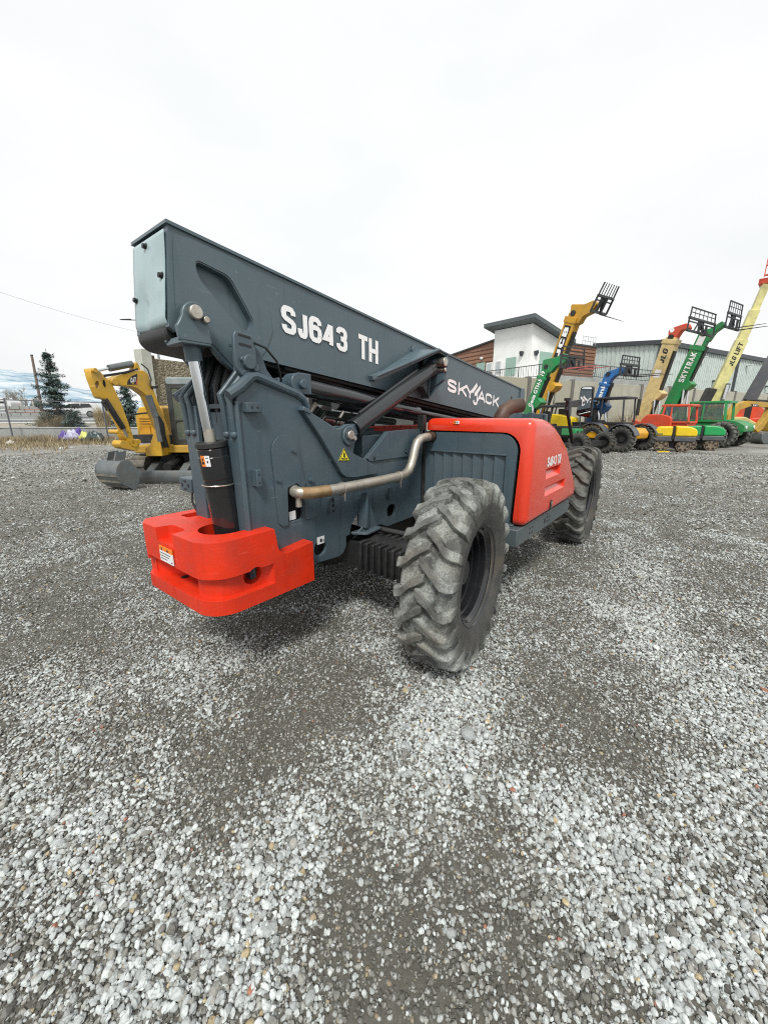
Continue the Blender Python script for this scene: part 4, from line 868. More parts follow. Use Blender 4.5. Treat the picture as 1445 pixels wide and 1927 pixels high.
# one sheet, rings around the standing point, out to the horizon
NR, NA = 150, 220
rad = np.concatenate([np.linspace(.15, 12, 90), 12 * (900 / 12) ** (np.arange(1, NR - 89) / (NR - 90))])
ang = np.arange(NA) * 2 * math.pi / NA
rr_, aa_ = np.meshgrid(rad, ang, indexing='ij')
gx = (CAM.x + rr_ * np.cos(aa_)).ravel(); gy = (CAM.y + rr_ * np.sin(aa_)).ravel(); gz_ = ground_h(gx, gy); gm = np.clip(patch_mask(gx, gy) + (fbm(gx, gy, 1.3, 9) - .5) * .9, 0, 1)
gm = np.where(rr_.ravel() > 14, np.clip(.35 + (fbm(gx, gy, .35, 12) - .5) * 1.1, 0, 1), gm)
NRR = len(rad)
me = bpy.data.meshes.new("ground")
vs = np.stack([gx, gy, gz_], 1).tolist() + [[CAM.x, CAM.y, 0.0]]
fs = [(i * NA + j, (i + 1) * NA + j, (i + 1) * NA + (j + 1) % NA, i * NA + (j + 1) % NA) for i in range(NRR - 1) for j in range(NA)]
fs += [(NRR * NA, j, (j + 1) % NA) for j in range(NA)]
me.from_pydata(vs, [], fs)
for p in me.polygons: p.use_smooth = True
at_ = me.attributes.new("mask", 'FLOAT', 'POINT'); at_.data.foreach_set("value", np.append(gm, .4).astype(np.float32))
gr = bpy.data.objects.new("ground", me); COL.objects.link(gr); gr['kind'] = 'structure'
m = bpy.data.materials.new("gravel yard"); m.use_nodes = True; nt = m.node_tree; N = nt.nodes; L = nt.links; b = N["Principled BSDF"]
tc = N.new("ShaderNodeTexCoord"); at2 = N.new("ShaderNodeAttribute"); at2.attribute_name = "mask"
def noise(s, d=6, r=.6):
    n = N.new("ShaderNodeTexNoise"); n.inputs["Scale"].default_value = s; n.inputs["Detail"].default_value = d; n.inputs["Roughness"].default_value = r; L.new(tc.outputs["Object"], n.inputs["Vector"]); return n
def mrange(src, a, b_, c=0.0, d=1.0):
    n = N.new("ShaderNodeMapRange"); n.inputs["From Min"].default_value = a; n.inputs["From Max"].default_value = b_; n.inputs["To Min"].default_value = c; n.inputs["To Max"].default_value = d; L.new(src, n.inputs["Value"]); return n.outputs[0]
def mixc(f, A_, B_):
    n = N.new("ShaderNodeMix"); n.data_type = 'RGBA'
    if isinstance(f, float): n.inputs["Factor"].default_value = f
    else: L.new(f, n.inputs["Factor"])
    for k, v in (("A", A_), ("B", B_)):
        if isinstance(v, tuple): n.inputs[k].default_value = (*v, 1)
        else: L.new(v, n.inputs[k])
    return n.outputs["Result"]
def math_(op, a, b_=None):
    n = N.new("ShaderNodeMath"); n.operation = op
    for i, v in enumerate((a, b_)):
        if v is None: continue
        if isinstance(v, (int, float)): n.inputs[i].default_value = v
        else: L.new(v, n.inputs[i])
    return n.outputs[0]
nf = noise(14, 8, .7); nb = noise(1.1, 6, .6); ng = noise(180, 3, .6)
fines = mixc(mrange(nf.outputs["Fac"], .3, .7), (0.062, 0.060, 0.050), (0.148, 0.145, 0.122))
fines = mixc(mrange(nb.outputs["Fac"], .35, .65, 0, .6), fines, (0.16, 0.156, 0.13))
fines = mixc(mrange(ng.outputs["Fac"], .35, .65, 0, .5), fines, (0.05, 0.047, 0.038))
vo = N.new("ShaderNodeTexVoronoi"); vo.inputs["Scale"].default_value = 52; vo.feature = 'F1'; L.new(tc.outputs["Object"], vo.inputs["Vector"])
sepc = N.new("ShaderNodeSeparateColor"); L.new(vo.outputs["Color"], sepc.inputs[0])
stone_c = mixc(mrange(sepc.outputs["Green"], 0, 1), (0.15, 0.148, 0.135), (0.48, 0.49, 0.475))
stone_c = mixc(mrange(sepc.outputs["Blue"], .86, .9), stone_c, (0.26, 0.22, 0.16))
# a cell is a stone when its random value clears a threshold set by the patch mask
thr = mrange(at2.outputs["Fac"], 0, 1, .75, .12)
isst = math_('MULTIPLY', mrange(math_('SUBTRACT', sepc.outputs["Red"], thr), 0, .02), mrange(vo.outputs["Distance"], .55, .42))
pale = mixc(mrange(at2.outputs["Fac"], .2, .9, 0, .55), stone_c, (0.52, 0.535, 0.52))
col = mixc(isst, fines, pale)
nm = noise(7, 10, .78); nl = noise(.45, 7, .65)
dist = N.new("ShaderNodeVectorMath"); dist.operation = 'DISTANCE'; L.new(tc.outputs["Object"], dist.inputs[0]); dist.inputs[1].default_value = (CAM.x, CAM.y, 0)
far_ = mrange(dist.outputs["Value"], 7, 16)
spk = mixc(mrange(math_('ADD', math_('MULTIPLY', nm.outputs["Fac"], .75), math_('MULTIPLY', nl.outputs["Fac"], .45)), .50, .68), (.11, .106, .088), (.40, .40, .375))
col = mixc(math_('MULTIPLY', far_, .8), col, spk)
L.new(col, b.inputs["Base Color"]); b.inputs["Roughness"].default_value = .9; b.inputs["Specular IOR Level"].default_value = .25
hgt_ = math_('ADD', math_('MULTIPLY', isst, mrange(vo.outputs["Distance"], 0, .5, 1, .2)), math_('MULTIPLY', nf.outputs["Fac"], .5))
bp = N.new("ShaderNodeBump"); bp.inputs["Strength"].default_value = .9; bp.inputs["Distance"].default_value = .012; L.new(hgt_, bp.inputs["Height"]); L.new(bp.outputs[0], b.inputs["Normal"])
me.materials.append(m)

# loose stones, as real pebbles, around the standing point
def ico(sub):
    bm = bmesh.new()
    if sub == 0:
        v = np.array([[1, 0, 0], [-1, 0, 0], [0, 1, 0], [0, -1, 0], [0, 0, 1], [0, 0, -1]], float)
        return v, np.array([[0, 2, 4], [2, 1, 4], [1, 3, 4], [3, 0, 4], [2, 0, 5], [1, 2, 5], [3, 1, 5], [0, 3, 5]])
    bmesh.ops.create_icosphere(bm, subdivisions=sub, radius=1.0); bm.verts.ensure_lookup_table()
    v = np.array([q_.co[:] for q_ in bm.verts]); f = np.array([[q_.index for q_ in p_.verts] for p_ in bm.faces]); bm.free(); return v, f
def stones(n, r0, r1, size, spread, sub, seed, pale=False):
    """pale=False: the dense bed of small dark and mid grey stones; pale=True: light crushed stone lying loose in the swaths"""
    r = np.random.default_rng(seed)
    th = YAW + (r.random(n) - .5) * R(132); rd = np.sqrt(r.random(n) * (r1 * r1 - r0 * r0) + r0 * r0)
    x, y = CAM.x + rd * np.cos(th), CAM.y + rd * np.sin(th)
    mk = patch_mask(x, y) + (fbm(x, y, 1.3, 9) - .5) * .9 + (fbm(x, y, 3.4, 21) - .5) * .9 + (fbm(x, y, 9.0, 22) - .5) * .7
    mk = np.clip(mk, 0, 1)
    keep = r.random(n) < (.05 + .95 * mk ** 1.25 if pale else np.clip(.72 + .5 * fbm(x, y, 2.6, 33) + mk * .3, 0, 1))
    x, y, mk = x[keep], y[keep], mk[keep]; n = len(x)
    s = size * np.exp(r.normal(0, spread, n)) * (.72 + .33 * mk if pale else .80 + .2 * mk)
    s *= np.where(r.random(n) > .994, 1.45, 1)
    V, F = ico(sub); nv = len(V); variants = []
    for k in range(16):
        d = 1 + .22 * np.sin(V @ r.normal(0, 1.9, 3) + r.random() * 6)[:, None] + r.normal(0, .09, (nv, 1)); variants.append(V * d * np.array([1, .60 + .32 * r.random(), .50 + .30 * r.random()]))
    variants = np.array(variants); P = variants[r.integers(0, 16, n)] * s[:, None, None]
    yaw = r.random(n) * 6.283; til = r.normal(0, .5, n)
    c, s_ = np.cos(til), np.sin(til); X = P[..., 0] * c[:, None] + P[..., 2] * s_[:, None]; Z = -P[..., 0] * s_[:, None] + P[..., 2] * c[:, None]; Y = P[..., 1]
    c, s_ = np.cos(yaw)[:, None], np.sin(yaw)[:, None]
    zz = ground_h(x, y) + s * ((.35 + .75 * r.random(n)) if pale else (.22 + .38 * r.random(n)))
    O = np.stack([X * c - Y * s_ + x[:, None], X * s_ + Y * c + y[:, None], Z + zz[:, None]], -1)
    t = r.random(n); u = r.random(n); q1 = r.random((n, 1))
    light = np.array([.50, .535, .525]) * (.62 + .56 * q1); mid = np.array([.25, .25, .228]) * (.5 + 1.0 * q1); drk = np.array([.095, .093, .080]) * (.6 + .9 * q1)
    pw = .66 + .2 * mk if pale else .05 + .20 * mk; pm = .24 if pale else .48
    colr = np.where((t < pw)[:, None], light, np.where((t < pw + pm)[:, None], mid, drk))
    colr = np.where((u > .985)[:, None], np.array([.42, .35, .22]) * (.7 + .5 * q1), colr); colr = np.where((u > .9975)[:, None], np.array([.32, .15, .10]), colr)
    dust = (1 - mk)[:, None] * (.18 if pale else .30); colr = colr * (1 - dust) + np.array([.155, .152, .13]) * dust
    return O.reshape(-1, 3), (F[None] + (np.arange(n) * nv)[:, None, None]).reshape(-1, 3), np.repeat(colr, nv, 0)
sets = [stones(42000, .75, 2.6, .0066, .36, 1, 1), stones(80000, 2.6, 4.6, .0072, .36, 0, 2), stones(90000, 4.6, 7.5, .0088, .36, 0, 3), stones(80000, 7.5, 12.5, .0125, .34, 0, 4), stones(70000, 12.5, 24, .022, .3, 0, 14),
        stones(33000, .75, 2.3, .0082, .29, 2, 5, True), stones(80000, 2.3, 4.2, .0084, .29, 1, 6, True), stones(120000, 4.2, 7.5, .0094, .29, 1, 7, True), stones(78000, 7.5, 12.5, .0135, .32, 0, 8, True), stones(80000, 12.5, 24, .024, .3, 0, 9, True),
        stones(40000, .75, 3.4, .0042, .35, 0, 15)]
ov = np.concatenate([q_[0] for q_ in sets]); off = np.cumsum([0] + [len(q_[0]) for q_ in sets[:-1]]); of = np.concatenate([q_[1] + o for q_, o in zip(sets, off)]); oc = np.concatenate([q_[2] for q_ in sets])
me = bpy.data.meshes.new("gravel"); me.vertices.add(len(ov)); me.vertices.foreach_set("co", ov.astype(np.float32).ravel())
me.loops.add(of.size); me.loops.foreach_set("vertex_index", of.astype(np.int32).ravel()); me.polygons.add(len(of)); me.polygons.foreach_set("loop_start", (np.arange(len(of)) * 3).astype(np.int32))
try: me.polygons.foreach_set("loop_total", np.full(len(of), 3, np.int32))
except Exception: pass
me.update(calc_edges=True); me.polygons.foreach_set("use_smooth", np.zeros(len(of), bool))
ca_ = me.attributes.new("col", 'FLOAT_COLOR', 'POINT'); ca_.data.foreach_set("color", np.concatenate([oc, np.ones((len(oc), 1))], 1).astype(np.float32).ravel())
gv_ = bpy.data.objects.new("gravel", me); COL.objects.link(gv_); gv_['kind'] = 'stuff'; gv_['label'] = "loose pale and grey pebbles strewn over the yard"; gv_['category'] = "gravel"
m = bpy.data.materials.new("pebble"); m.use_nodes = True; nt = m.node_tree; N = nt.nodes; L = nt.links; b = N["Principled BSDF"]
tc = N.new("ShaderNodeTexCoord"); a_ = N.new("ShaderNodeAttribute"); a_.attribute_name = "col"
n1 = N.new("ShaderNodeTexNoise"); n1.inputs["Scale"].default_value = 130; n1.inputs["Detail"].default_value = 4; L.new(tc.outputs["Object"], n1.inputs["Vector"])
r1 = N.new("ShaderNodeMapRange"); r1.inputs["From Min"].default_value = .3; r1.inputs["From Max"].default_value = .7; r1.inputs["To Min"].default_value = .78; r1.inputs["To Max"].default_value = 1.2; L.new(n1.outputs["Fac"], r1.inputs["Value"])
v_ = N.new("ShaderNodeVectorMath"); v_.operation = 'SCALE'; L.new(a_.outputs["Color"], v_.inputs[0]); L.new(r1.outputs[0], v_.inputs["Scale"]); L.new(v_.outputs[0], b.inputs["Base Color"])
b.inputs["Roughness"].default_value = .75; b.inputs["Specular IOR Level"].default_value = .3
me.materials.append(m)
# ================================================================== BACKGROUND HELPERS
def plane_pt(px, py, O, h, off=0.0):
    n = Vector((h.y, -h.x, 0)).normalized(); d = ray(px, py); return CAM + d * ((O - CAM).dot(n) / d.dot(n)) + n * off
UPV = Vector((0, 0, 1))
def dirv(lat, dep): return (RH * lat + FH * dep).normalized()
def line_hit(px, P0, d, h=0.0):                # where a level line, h above P0, passes behind a column of the view
    pn_ = ray(px, 0).cross(ray(px, 1000)); return P0 + d * (((CAM - P0 - UPV * h).dot(pn_)) / d.dot(pn_))
def z_at(px, py, P):                           # height seen at (px,py) above the point P
    d = ray(px, py); t = (P - CAM).dot(FH) / d.dot(FH); return (CAM + d * t).z
UPV = Vector((0, 0, 1))
def mpaint(name, c, rough=.4, **k): return mat(name, c, rough, vary=.12, scale=2.5, dirt=(.16, .145, .12), dirt_amt=k.pop('dirt_amt', .45), dirt_scale=2.2, **k)
M_yel = mpaint("amber machine paint", (.62, .33, .012)); M_cat = mpaint("digger yellow paint", (.62, .36, .02)); M_grn = mpaint("green machine paint", (.012, .27, .075)); M_blu = mpaint("blue machine paint", (.012, .16, .48))
M_crm = mpaint("cream machine paint", (.72, .57, .26)); M_pal = mpaint("pale yellow machine paint", (.70, .66, .28)); M_rd2 = mpaint("orange red machine paint", (.72, .075, .03)); M_org = mpaint("orange yellow machine paint", (.75, .36, .012))
M_dgr = mpaint("charcoal machine paint", (.075, .085, .10)); M_rol = mpaint("roller yellow paint", (.78, .56, .01), dirt_amt=.15); M_rog = mpaint("roller green paint", (.01, .33, .09), dirt_amt=.15); M_carr = mat("dark grey fork steel", (.03, .033, .038), .5, vary=.2)
M_steel = mat("worn bucket steel", (.16, .185, .195), .42, .5, vary=.25, scale=3, dirt=(.23, .21, .17), dirt_amt=.6, dirt_scale=4); M_mud = mat("muddy track steel", (.10, .095, .085), .8, vary=.35, scale=6, dirt=(.28, .25, .19), dirt_amt=.7, dirt_scale=4)
M_drum = mat("muddy drum steel", (.16, .125, .09), .7, vary=.35, scale=9, dirt=(.30, .24, .17), dirt_amt=.7, dirt_scale=7, bump=.4); M_pink = mat("pink fork tip paint", (.55, .14, .14), .5)
far_tyre = {}
def far_wheel(parent, c, axle, Rw, Wd, face=None):
    """a lugged tyre with a dished rim; parts of one wheel"""
    key = (round(Rw, 2), round(Wd, 2))
    if key not in far_tyre:
        a = tyre_mesh(Rw, Wd, Rw * .52, nl=18, lug=.05 * Rw / .6).build("tyre", M_tyre2, None, smooth=32)
        b_ = MB(); b_.lathe([(Rw * .54, -Wd * .40), (Rw * .50, -Wd * .34), (Rw * .46, -Wd * .1), (Rw * .30, -Wd * .02), (Rw * .22, -Wd * .16), (0, -Wd * .18)], (0, 0, 0), (0, 1, 0), 28); r = b_.build("rim", M_dark, None, smooth=40)
        far_tyre[key] = (a, r); use = (a, r)
    else:
        use = tuple(o.copy() for o in far_tyre[key])
        for o in use: COL.objects.link(o)
    w = part("wheel", parent); w.location = c; w.rotation_euler = (0, 0, math.atan2(axle.y, axle.x) - math.pi / 2)
    for o in use: o.parent = w; o.rotation_euler = (0, random.random() * 6, 0)
    return w
def carriage(parent, c, h, s, wid, hgt, tines, tilt=0.0, forklen=1.2, fork_m=None, roundtop=False, nforks=2):
    up = (UPV * math.cos(tilt) + h * math.sin(tilt)); fd = (h * math.cos(tilt) - UPV * math.sin(tilt))
    Pt = lambda b_, z_, a=0: c + s * b_ + up * z_ + fd * a
    m = MB(); w2 = wid / 2; lo = hgt * .55
    for b_ in (-w2, w2): m.bar(Pt(b_, 0), Pt(b_ * .97, lo + .02), .07, .07)
    for z_ in (0, lo): m.bar(Pt(-w2, z_), Pt(w2, z_), .08, .10)
    m.bar(Pt(-w2 * .95, lo * .72), Pt(w2 * .95, lo * .72), .04, .05)
    m.bar(Pt(-.18, 0, -.03), Pt(-.18, lo, -.03), .09, .12); m.bar(Pt(.18, 0, -.03), Pt(.18, lo, -.03), .09, .12); m.bar(Pt(-.55 * w2, 0), Pt(-.2 * w2, lo), .05, .05); m.bar(Pt(.25 * w2, lo * .2, -.05), Pt(-.15 * w2, lo * 1.0, -.05), .12, .12)
    m.build("carriage", M_carr, parent)
    g = MB()
    for i in range(tines):
        b_ = -w2 * .95 + wid * .95 * i / (tines - 1); g.bar(Pt(b_, lo), Pt(b_ * .98, hgt - (.0 if 0 < i < tines - 1 or roundtop else .0)), .028, .035)
    for b_ in (-w2 * .95, w2 * .95): g.bar(Pt(b_, lo * .9), Pt(b_ * .95, hgt), .06, .05)
    if roundtop: g.bar(Pt(-w2 * .93, hgt), Pt(w2 * .93, hgt), .05, .05); g.bar(Pt(-w2 * .95, lo + (hgt - lo) * .55), Pt(w2 * .95, lo + (hgt - lo) * .55), .03, .03)
    g.build("load_guard", M_carr, parent)
    for b_ in ((-.42, .42) if nforks == 2 else (.1,)):
        f_ = MB(); f_.bar(Pt(b_, lo * .7, .05), Pt(b_, -.06, .05), .11, .05); f_.build("fork_shank", M_carr, parent); f_ = MB(); f_.bar(Pt(b_, -.06, .05), Pt(b_, -.06, forklen), .11, .05, w1=.06, h1=.015); f_.build("fork", fork_m or M_carr, parent)
def side_text(parent, txt, A, B, t0, t1, hfrac, bw, bh, n, m, shear=0.0, name="lettering", th=.2):
    """letters on the flank of a beam from A to B"""
    d = (B - A); u = d * (t1 - t0); dn = d.normalized(); v = n.cross(dn).normalized()
    if v.z < 0 and abs(dn.z) < .5: v = -v
    v = v if (u.cross(v)).dot(n) > 0 else -v
    hh = bh * hfrac; o = A + d * t0 - v * hh / 2 + n * (bw / 2 + .012)
    mb = MB(); capitals(mb, txt, o, u, v * hh, 1, th, gap=.12, lift=.003, nrm_=n, slant=shear); return mb.build(name, m, parent, smooth=0)
def patch(parent, A, B, t0, t1, hfrac, bw, bh, n, m, name="sticker", lift=.008):
    d = (B - A); dn = d.normalized(); v = n.cross(dn).normalized(); o = A + n * (bw / 2 + lift)
    mb = MB(); q_ = [o + d * t0 - v * bh * hfrac / 2, o + d * t1 - v * bh * hfrac / 2, o + d * t1 + v * bh * hfrac / 2, o + d * t0 + v * bh * hfrac / 2]
    mb.add(q_, [(0, 1, 2, 3)]); return mb.build(name, m, parent, smooth=0)

# ================================================================== EXCAVATOR ON THE LEFT
EX = thing("mini_excavator", "yellow mini excavator with black cab, its grey bucket curled onto the gravel at left", "excavator", LD(-5.6, 10.9))
EXI = Matrix.Translation(-EX.location)
hE = dirv(-.4, -.917); OE = at(303, 830, 10.2); nE = Vector((hE.y, -hE.x, 0)).normalized()
if nE.dot(CAM - OE) < 0: nE = -nE
def zc(u, v): return (155 + u / 6.568, 660 + v / 6.568)
def EP(uv, off=0.0):
    px, py = zc(*uv); n_ = Vector((hE.y, -hE.x, 0)).normalized(); d = ray(px, py); return CAM + d * ((OE - CAM).dot(n_) / d.dot(n_)) + nE * off - EX.location
def eplate(pts, w, name, m, off=0.0, r=0.04, bevel=.012, holes=()):
    P = [EP(p) for p in pts]; o = P[0]; loc = [((p - o).dot(hE), p.z - o.z) for p in P]
    loc = fillet(loc, r, 3); mb = MB(); mb.plate(loc, -w / 2, w / 2, holes=[[((q - o).dot(hE), q.z - o.z) for q in map(EP, hh_)][::-1] for hh_ in holes], fn=lambda a, b, t: o + hE * a + UPV * b + nE * (t + off)); return mb.build(name, m, EX, bevel=bevel)
eplate([(960, 1060), (760, 560), (640, 470), (560, 440), (350, 425), (310, 400), (315, 350), (400, 310), (600, 250), (700, 240), (770, 290), (830, 470), (1045, 1030)], .27, "boom", M_cat)
eplate([(610, 240), (625, 140), (650, 150), (690, 240)], .20, "boom_lug", M_cat)
eplate([(60, 235), (110, 215), (180, 260), (300, 380), (345, 440), (450, 670), (600, 1080), (560, 1110), (500, 1020), (270, 600), (180, 580), (80, 330)], .22, "stick", M_cat, holes=[[(145 + 27 * math.cos(t_ * .5236), 420 + 48 * math.sin(t_ * .5236)) for t_ in range(12)]])
lp_ = MB()
for uv, r_ in (((105, 245), .05), ((350, 385), .075), ((640, 1120), .06), ((510, 985), .06), ((400, 1000), .05), ((590, 1140), .09)): P = EP(uv); lp_.cyl(P - nE * .17, P + nE * .17, r_, n=14); lp_.mark()
lp_.build("pivot_pin", M_cat, EX, bevel=.006)
ho_ = MB(); 
for uv, rx in (((230, 405), .05),): P = EP(uv); ho_.plate([(rx * .55 * math.cos(t), rx * 1.6 * math.sin(t)) for t in np.linspace(0, 6.0, 12)], .112, .116, fn=lambda a, b, t: P + hE * a + UPV * b + nE * t); ho_.mark()
ho_.build("stick_opening", M_void, EX)
ec_ = MB(); ec_.tube([EP((330, 215), .0) + UPV * .0, EP((610, 160), .0)], .075, 14); ec_.build("stick_cylinder", M_steel, EX); ec_ = MB(); ec_.tube([EP((150, 255)), EP((340, 212))], .028, 10); ec_.build("cylinder_rod", M_chrome, EX)
ec_ = MB(); ec_.tube([EP((220, 600), .16), EP((450, 960), .16)], .062, 14); ec_.build("bucket_cylinder", M_dark, EX); ec_ = MB(); ec_.tube([EP((450, 960), .16), EP((500, 1060), .16)], .03, 10); ec_.build("cylinder_rod", M_chrome, EX)
eg = MB(); eg.tube([EP(p, .2) for p in ((170, 635), (215, 625), (265, 720), (235, 740), (170, 635))], .018, 6); eg.build("hose_guard", M_dark, EX)
ec_ = MB(); ec_.tube([EP((740, 550), .22), EP((830, 810), .22)], .075, 14); ec_.tube([EP((830, 810), .22), EP((890, 1120), .22)], .06, 12); ec_.build("boom_cylinder", M_steel, EX)
eh = MB()
for k in range(4): eh.mark(); eh.tube([EP((820 + 12 * k, 800), .24), EP((870 + 14 * k, 900), .26), EP((880 + 18 * k, 1050), .25), EP((930 + 22 * k, 1190), .2)], .028, 7)
for k in range(2): eh.mark(); eh.tube([EP((230, 305 + 12 * k), .1), EP((330, 290 + 10 * k), .12), EP((480, 265 + 10 * k), .14), EP((640, 225), .12)], .02, 6)
eh.mark(); eh.tube([EP((690, 160), .1), EP((760, 230), .14), EP((800, 360), .15), EP((780, 430), .15)], .016, 6)
eh.build("hydraulic_hose", M_hose, EX)
el = MB(); el.bar(EP((800, 455), .15), EP((875, 450), .15), .08, .06); el.build("work_light", M_dark, EX)
# linkage
eplate([(410, 1150), (430, 1105), (530, 1110), (600, 1090), (660, 1150), (640, 1240), (580, 1230), (440, 1200)], .30, "bucket_linkage", M_cat, r=.03)
eplate([(470, 1010), (510, 985), (560, 1060), (600, 1150), (540, 1150), (500, 1080)], .34, "tipping_link", M_cat, r=.03)
# quick hitch and bucket: a curled steel shell seen from its back and left cheek
bkt = MB(); sh = [(450, 1245), (440, 1290), (400, 1330), (300, 1330), (245, 1420), (245, 1520), (300, 1610), (400, 1690), (480, 1735), (570, 1745)]
bw = .62
C0 = EP((500, 1330)); sdir = dirv(.93, -.36); bdir = Vector((-sdir.y, sdir.x, 0)); bdir = bdir if bdir.dot(CAM - C0 - EX.location) > 0 else -bdir
# cross-section in the plane (toward camera, up), swept along the bucket's width
sec = [(-.02, .62), (.16, .60), (.26, .50), (.30, .36), (.27, .20), (.17, .06), (.0, -.06), (-.12, -.11)]
gx0 = EP((490, 1745)); gx0 = Vector((gx0.x, gx0.y, .11 - EX.location.z))
Pb = lambda a, b, t: gx0 + bdir * a + UPV * b + sdir * t
outer = sec + [(a - .035 if 0 < k < 7 else a, b - (.02 if k < 3 else -.02)) for k, (a, b) in list(enumerate(sec))[::-1]]
bkt.plate(outer, -.36, .36, fn=Pb); bko = bkt.build("bucket", M_steel, EX, bevel=.006)
for t in (-.365, .345):
    ck = MB(); ck.plate(fillet([(-.03, .64)] + [(a + .01, b) for a, b in sec[1:]] + [(-.22, .10), (-.24, .35)], .01), t, t + .022, fn=Pb); ck.build("bucket_cheek", M_steel, bko, bevel=.004)
rb_ = MB()
for k in range(4): a = sec[3 + k]; a2 = sec[4 + k]; mA = ((a[0] + a2[0]) / 2 + .012, (a[1] + a2[1]) / 2); rb_.mark(); rb_.bar(Pb(mA[0], mA[1], -.36), Pb(mA[0], mA[1], .36), .05, .018, up=bdir)
rb_.build("wear_strip", M_mud, bko)
tt = MB()
for k in range(5): t = -.3 + .15 * k; tt.mark(); tt.bar(Pb(-.10, -.10, t), Pb(-.24, -.11, t), .07, .04, h1=.015)
tt.build("bucket_tooth", M_steel, bko)
er = MB()
for t in (-.13, .13): er.plate([(-.16, .80), (.08, .80), (.16, .58), (-.10, .58)], t - .02, t + .02, fn=Pb); er.mark()
er.build("bucket_ear", M_steel, bko)
# house
hl = dirv(1, .06); fwd = dirv(.06, -1)                                   # machine faces the camera
def HB(lat, dep, z): return LD(lat, dep, z) - EX.location
hb_ = MB(); hb_.plate(fillet([(-6.60, .95), (-4.3, .95), (-4.3, .76), (-6.60, .76)], .03), 10.35, 12.4, fn=lambda a, b, t: HB(a, t, b)); hb_.build("turntable_deck", M_cat, EX, bevel=.02)
hb_ = MB(); hb_.plate(fillet([(-7.12, 1.02), (-7.12, 1.70), (-6.98, 1.95), (-6.40, 2.0), (-6.3, 1.95), (-6.3, 1.02)], .06), 11.4, 12.6, fn=lambda a, b, t: HB(a, t, b)); hbo = hb_.build("engine_housing", M_cat, EX, bevel=.03)
hp = MB(); hp.plate(rrect(-7.02, -6.72, 1.08, 1.45, .03), 11.37, 11.4, fn=lambda a, b, t: HB(a, t, b)); hp.mark(); hp.plate(rrect(-6.68, -6.40, 1.08, 1.45, .03), 11.37, 11.4, fn=lambda a, b, t: HB(a, t, b))
for z in (1.50, 1.57, 1.64): hp.mark(); hp.plate(rrect(-7.02, -6.45, z, z + .03, .01), 11.37, 11.39, fn=lambda a, b, t: HB(a, t, b))
hp.build("housing_panel", M_org, hbo)
hr = MB(); hr.tube([HB(-7.15, 11.1, .95), HB(-7.12, 11.1, 1.62), HB(-7.0, 11.1, 1.75), HB(-6.5, 11.1, 1.8)], .025, 8); hr.build("handrail", M_dark, EX)
hk = MB(); hk.plate(rrect(-7.0, -5.9, .97, 1.2, .03), 10.9, 11.3, fn=lambda a, b, t: HB(a, t, b)); hk.build("hose_tray", M_dark, EX)
sw = MB(); sw.plate(fillet([(-6.15, .70), (-5.72, .70), (-5.72, 1.35), (-5.82, 1.40), (-6.0, 1.0), (-6.15, .9)], .03), 10.05, 10.5, fn=lambda a, b, t: HB(a, t, b)); sw.build("boom_foot", M_cat, EX, bevel=.015)
# cab
X0, X1, D0, D1, Z0, Z1 = -5.72, -4.55, 10.62, 12.1, .78, 2.66
cbE = part("cab", EX)
cf = MB(); cf.plate(rrect(X0, X1, Z0, Z1, .09), D0, D0 + .05, holes=[rrect(X0 + .13, X1 - .13, 1.62, 2.42, .04)[::-1], rrect(X0 + .15, X1 - .15, 1.10, 1.57, .09)[::-1]], fn=lambda a, b, t: HB(a, t, b))
cf.plate([(D0 + .05, Z0), (D1, Z0), (D1, Z1), (D0 + .05, Z1)], X0, X0 + .05, holes=[rrect(D0 + .2, D1 - .2, 1.5, 2.45, .06)[::-1]], fn=lambda a, b, t: HB(t, a, b)); cf.plate([(D0 + .05, Z0), (D1, Z0), (D1, Z1), (D0 + .05, Z1)], X1 - .05, X1, holes=[rrect(D0 + .2, D1 - .2, 1.1, 2.45, .06)[::-1]], fn=lambda a, b, t: HB(t, a, b))
cf.plate([(X0, Z0), (X1, Z0), (X1, Z1), (X0, Z1)], D1, D1 + .05, holes=[rrect(X0 + .15, X1 - .15, 1.5, 2.4, .06)[::-1]], fn=lambda a, b, t: HB(a, t, b))
cf.build("cab_frame", mat("black cab paint", (.035, .042, .045), .4, vary=.15, dirt=(.12, .12, .11), dirt_amt=.4), cbE, bevel=.015)
cf = MB(); cf.plate(rrect(X0 + .02, X1 - .02, Z1 - .16, Z1 + .03, .06), D0 - .02, D1 + .03, fn=lambda a, b, t: HB(a, t, b)); cf.build("cab_roof", mat("pale cab roof", (.22, .27, .28), .4, dirt=(.4, .42, .42), dirt_amt=.5), cbE, bevel=.03)
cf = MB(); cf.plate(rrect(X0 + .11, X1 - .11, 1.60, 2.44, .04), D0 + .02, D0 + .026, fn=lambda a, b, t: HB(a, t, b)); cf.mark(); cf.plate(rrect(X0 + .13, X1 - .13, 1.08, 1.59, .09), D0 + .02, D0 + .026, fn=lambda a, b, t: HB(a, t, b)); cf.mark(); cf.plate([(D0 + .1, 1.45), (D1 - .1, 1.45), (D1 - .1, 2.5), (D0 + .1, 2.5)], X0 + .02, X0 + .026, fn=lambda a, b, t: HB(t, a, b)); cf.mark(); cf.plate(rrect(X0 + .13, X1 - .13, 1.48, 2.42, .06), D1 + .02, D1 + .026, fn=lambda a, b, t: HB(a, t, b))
cf.build("window", M_glass, cbE)
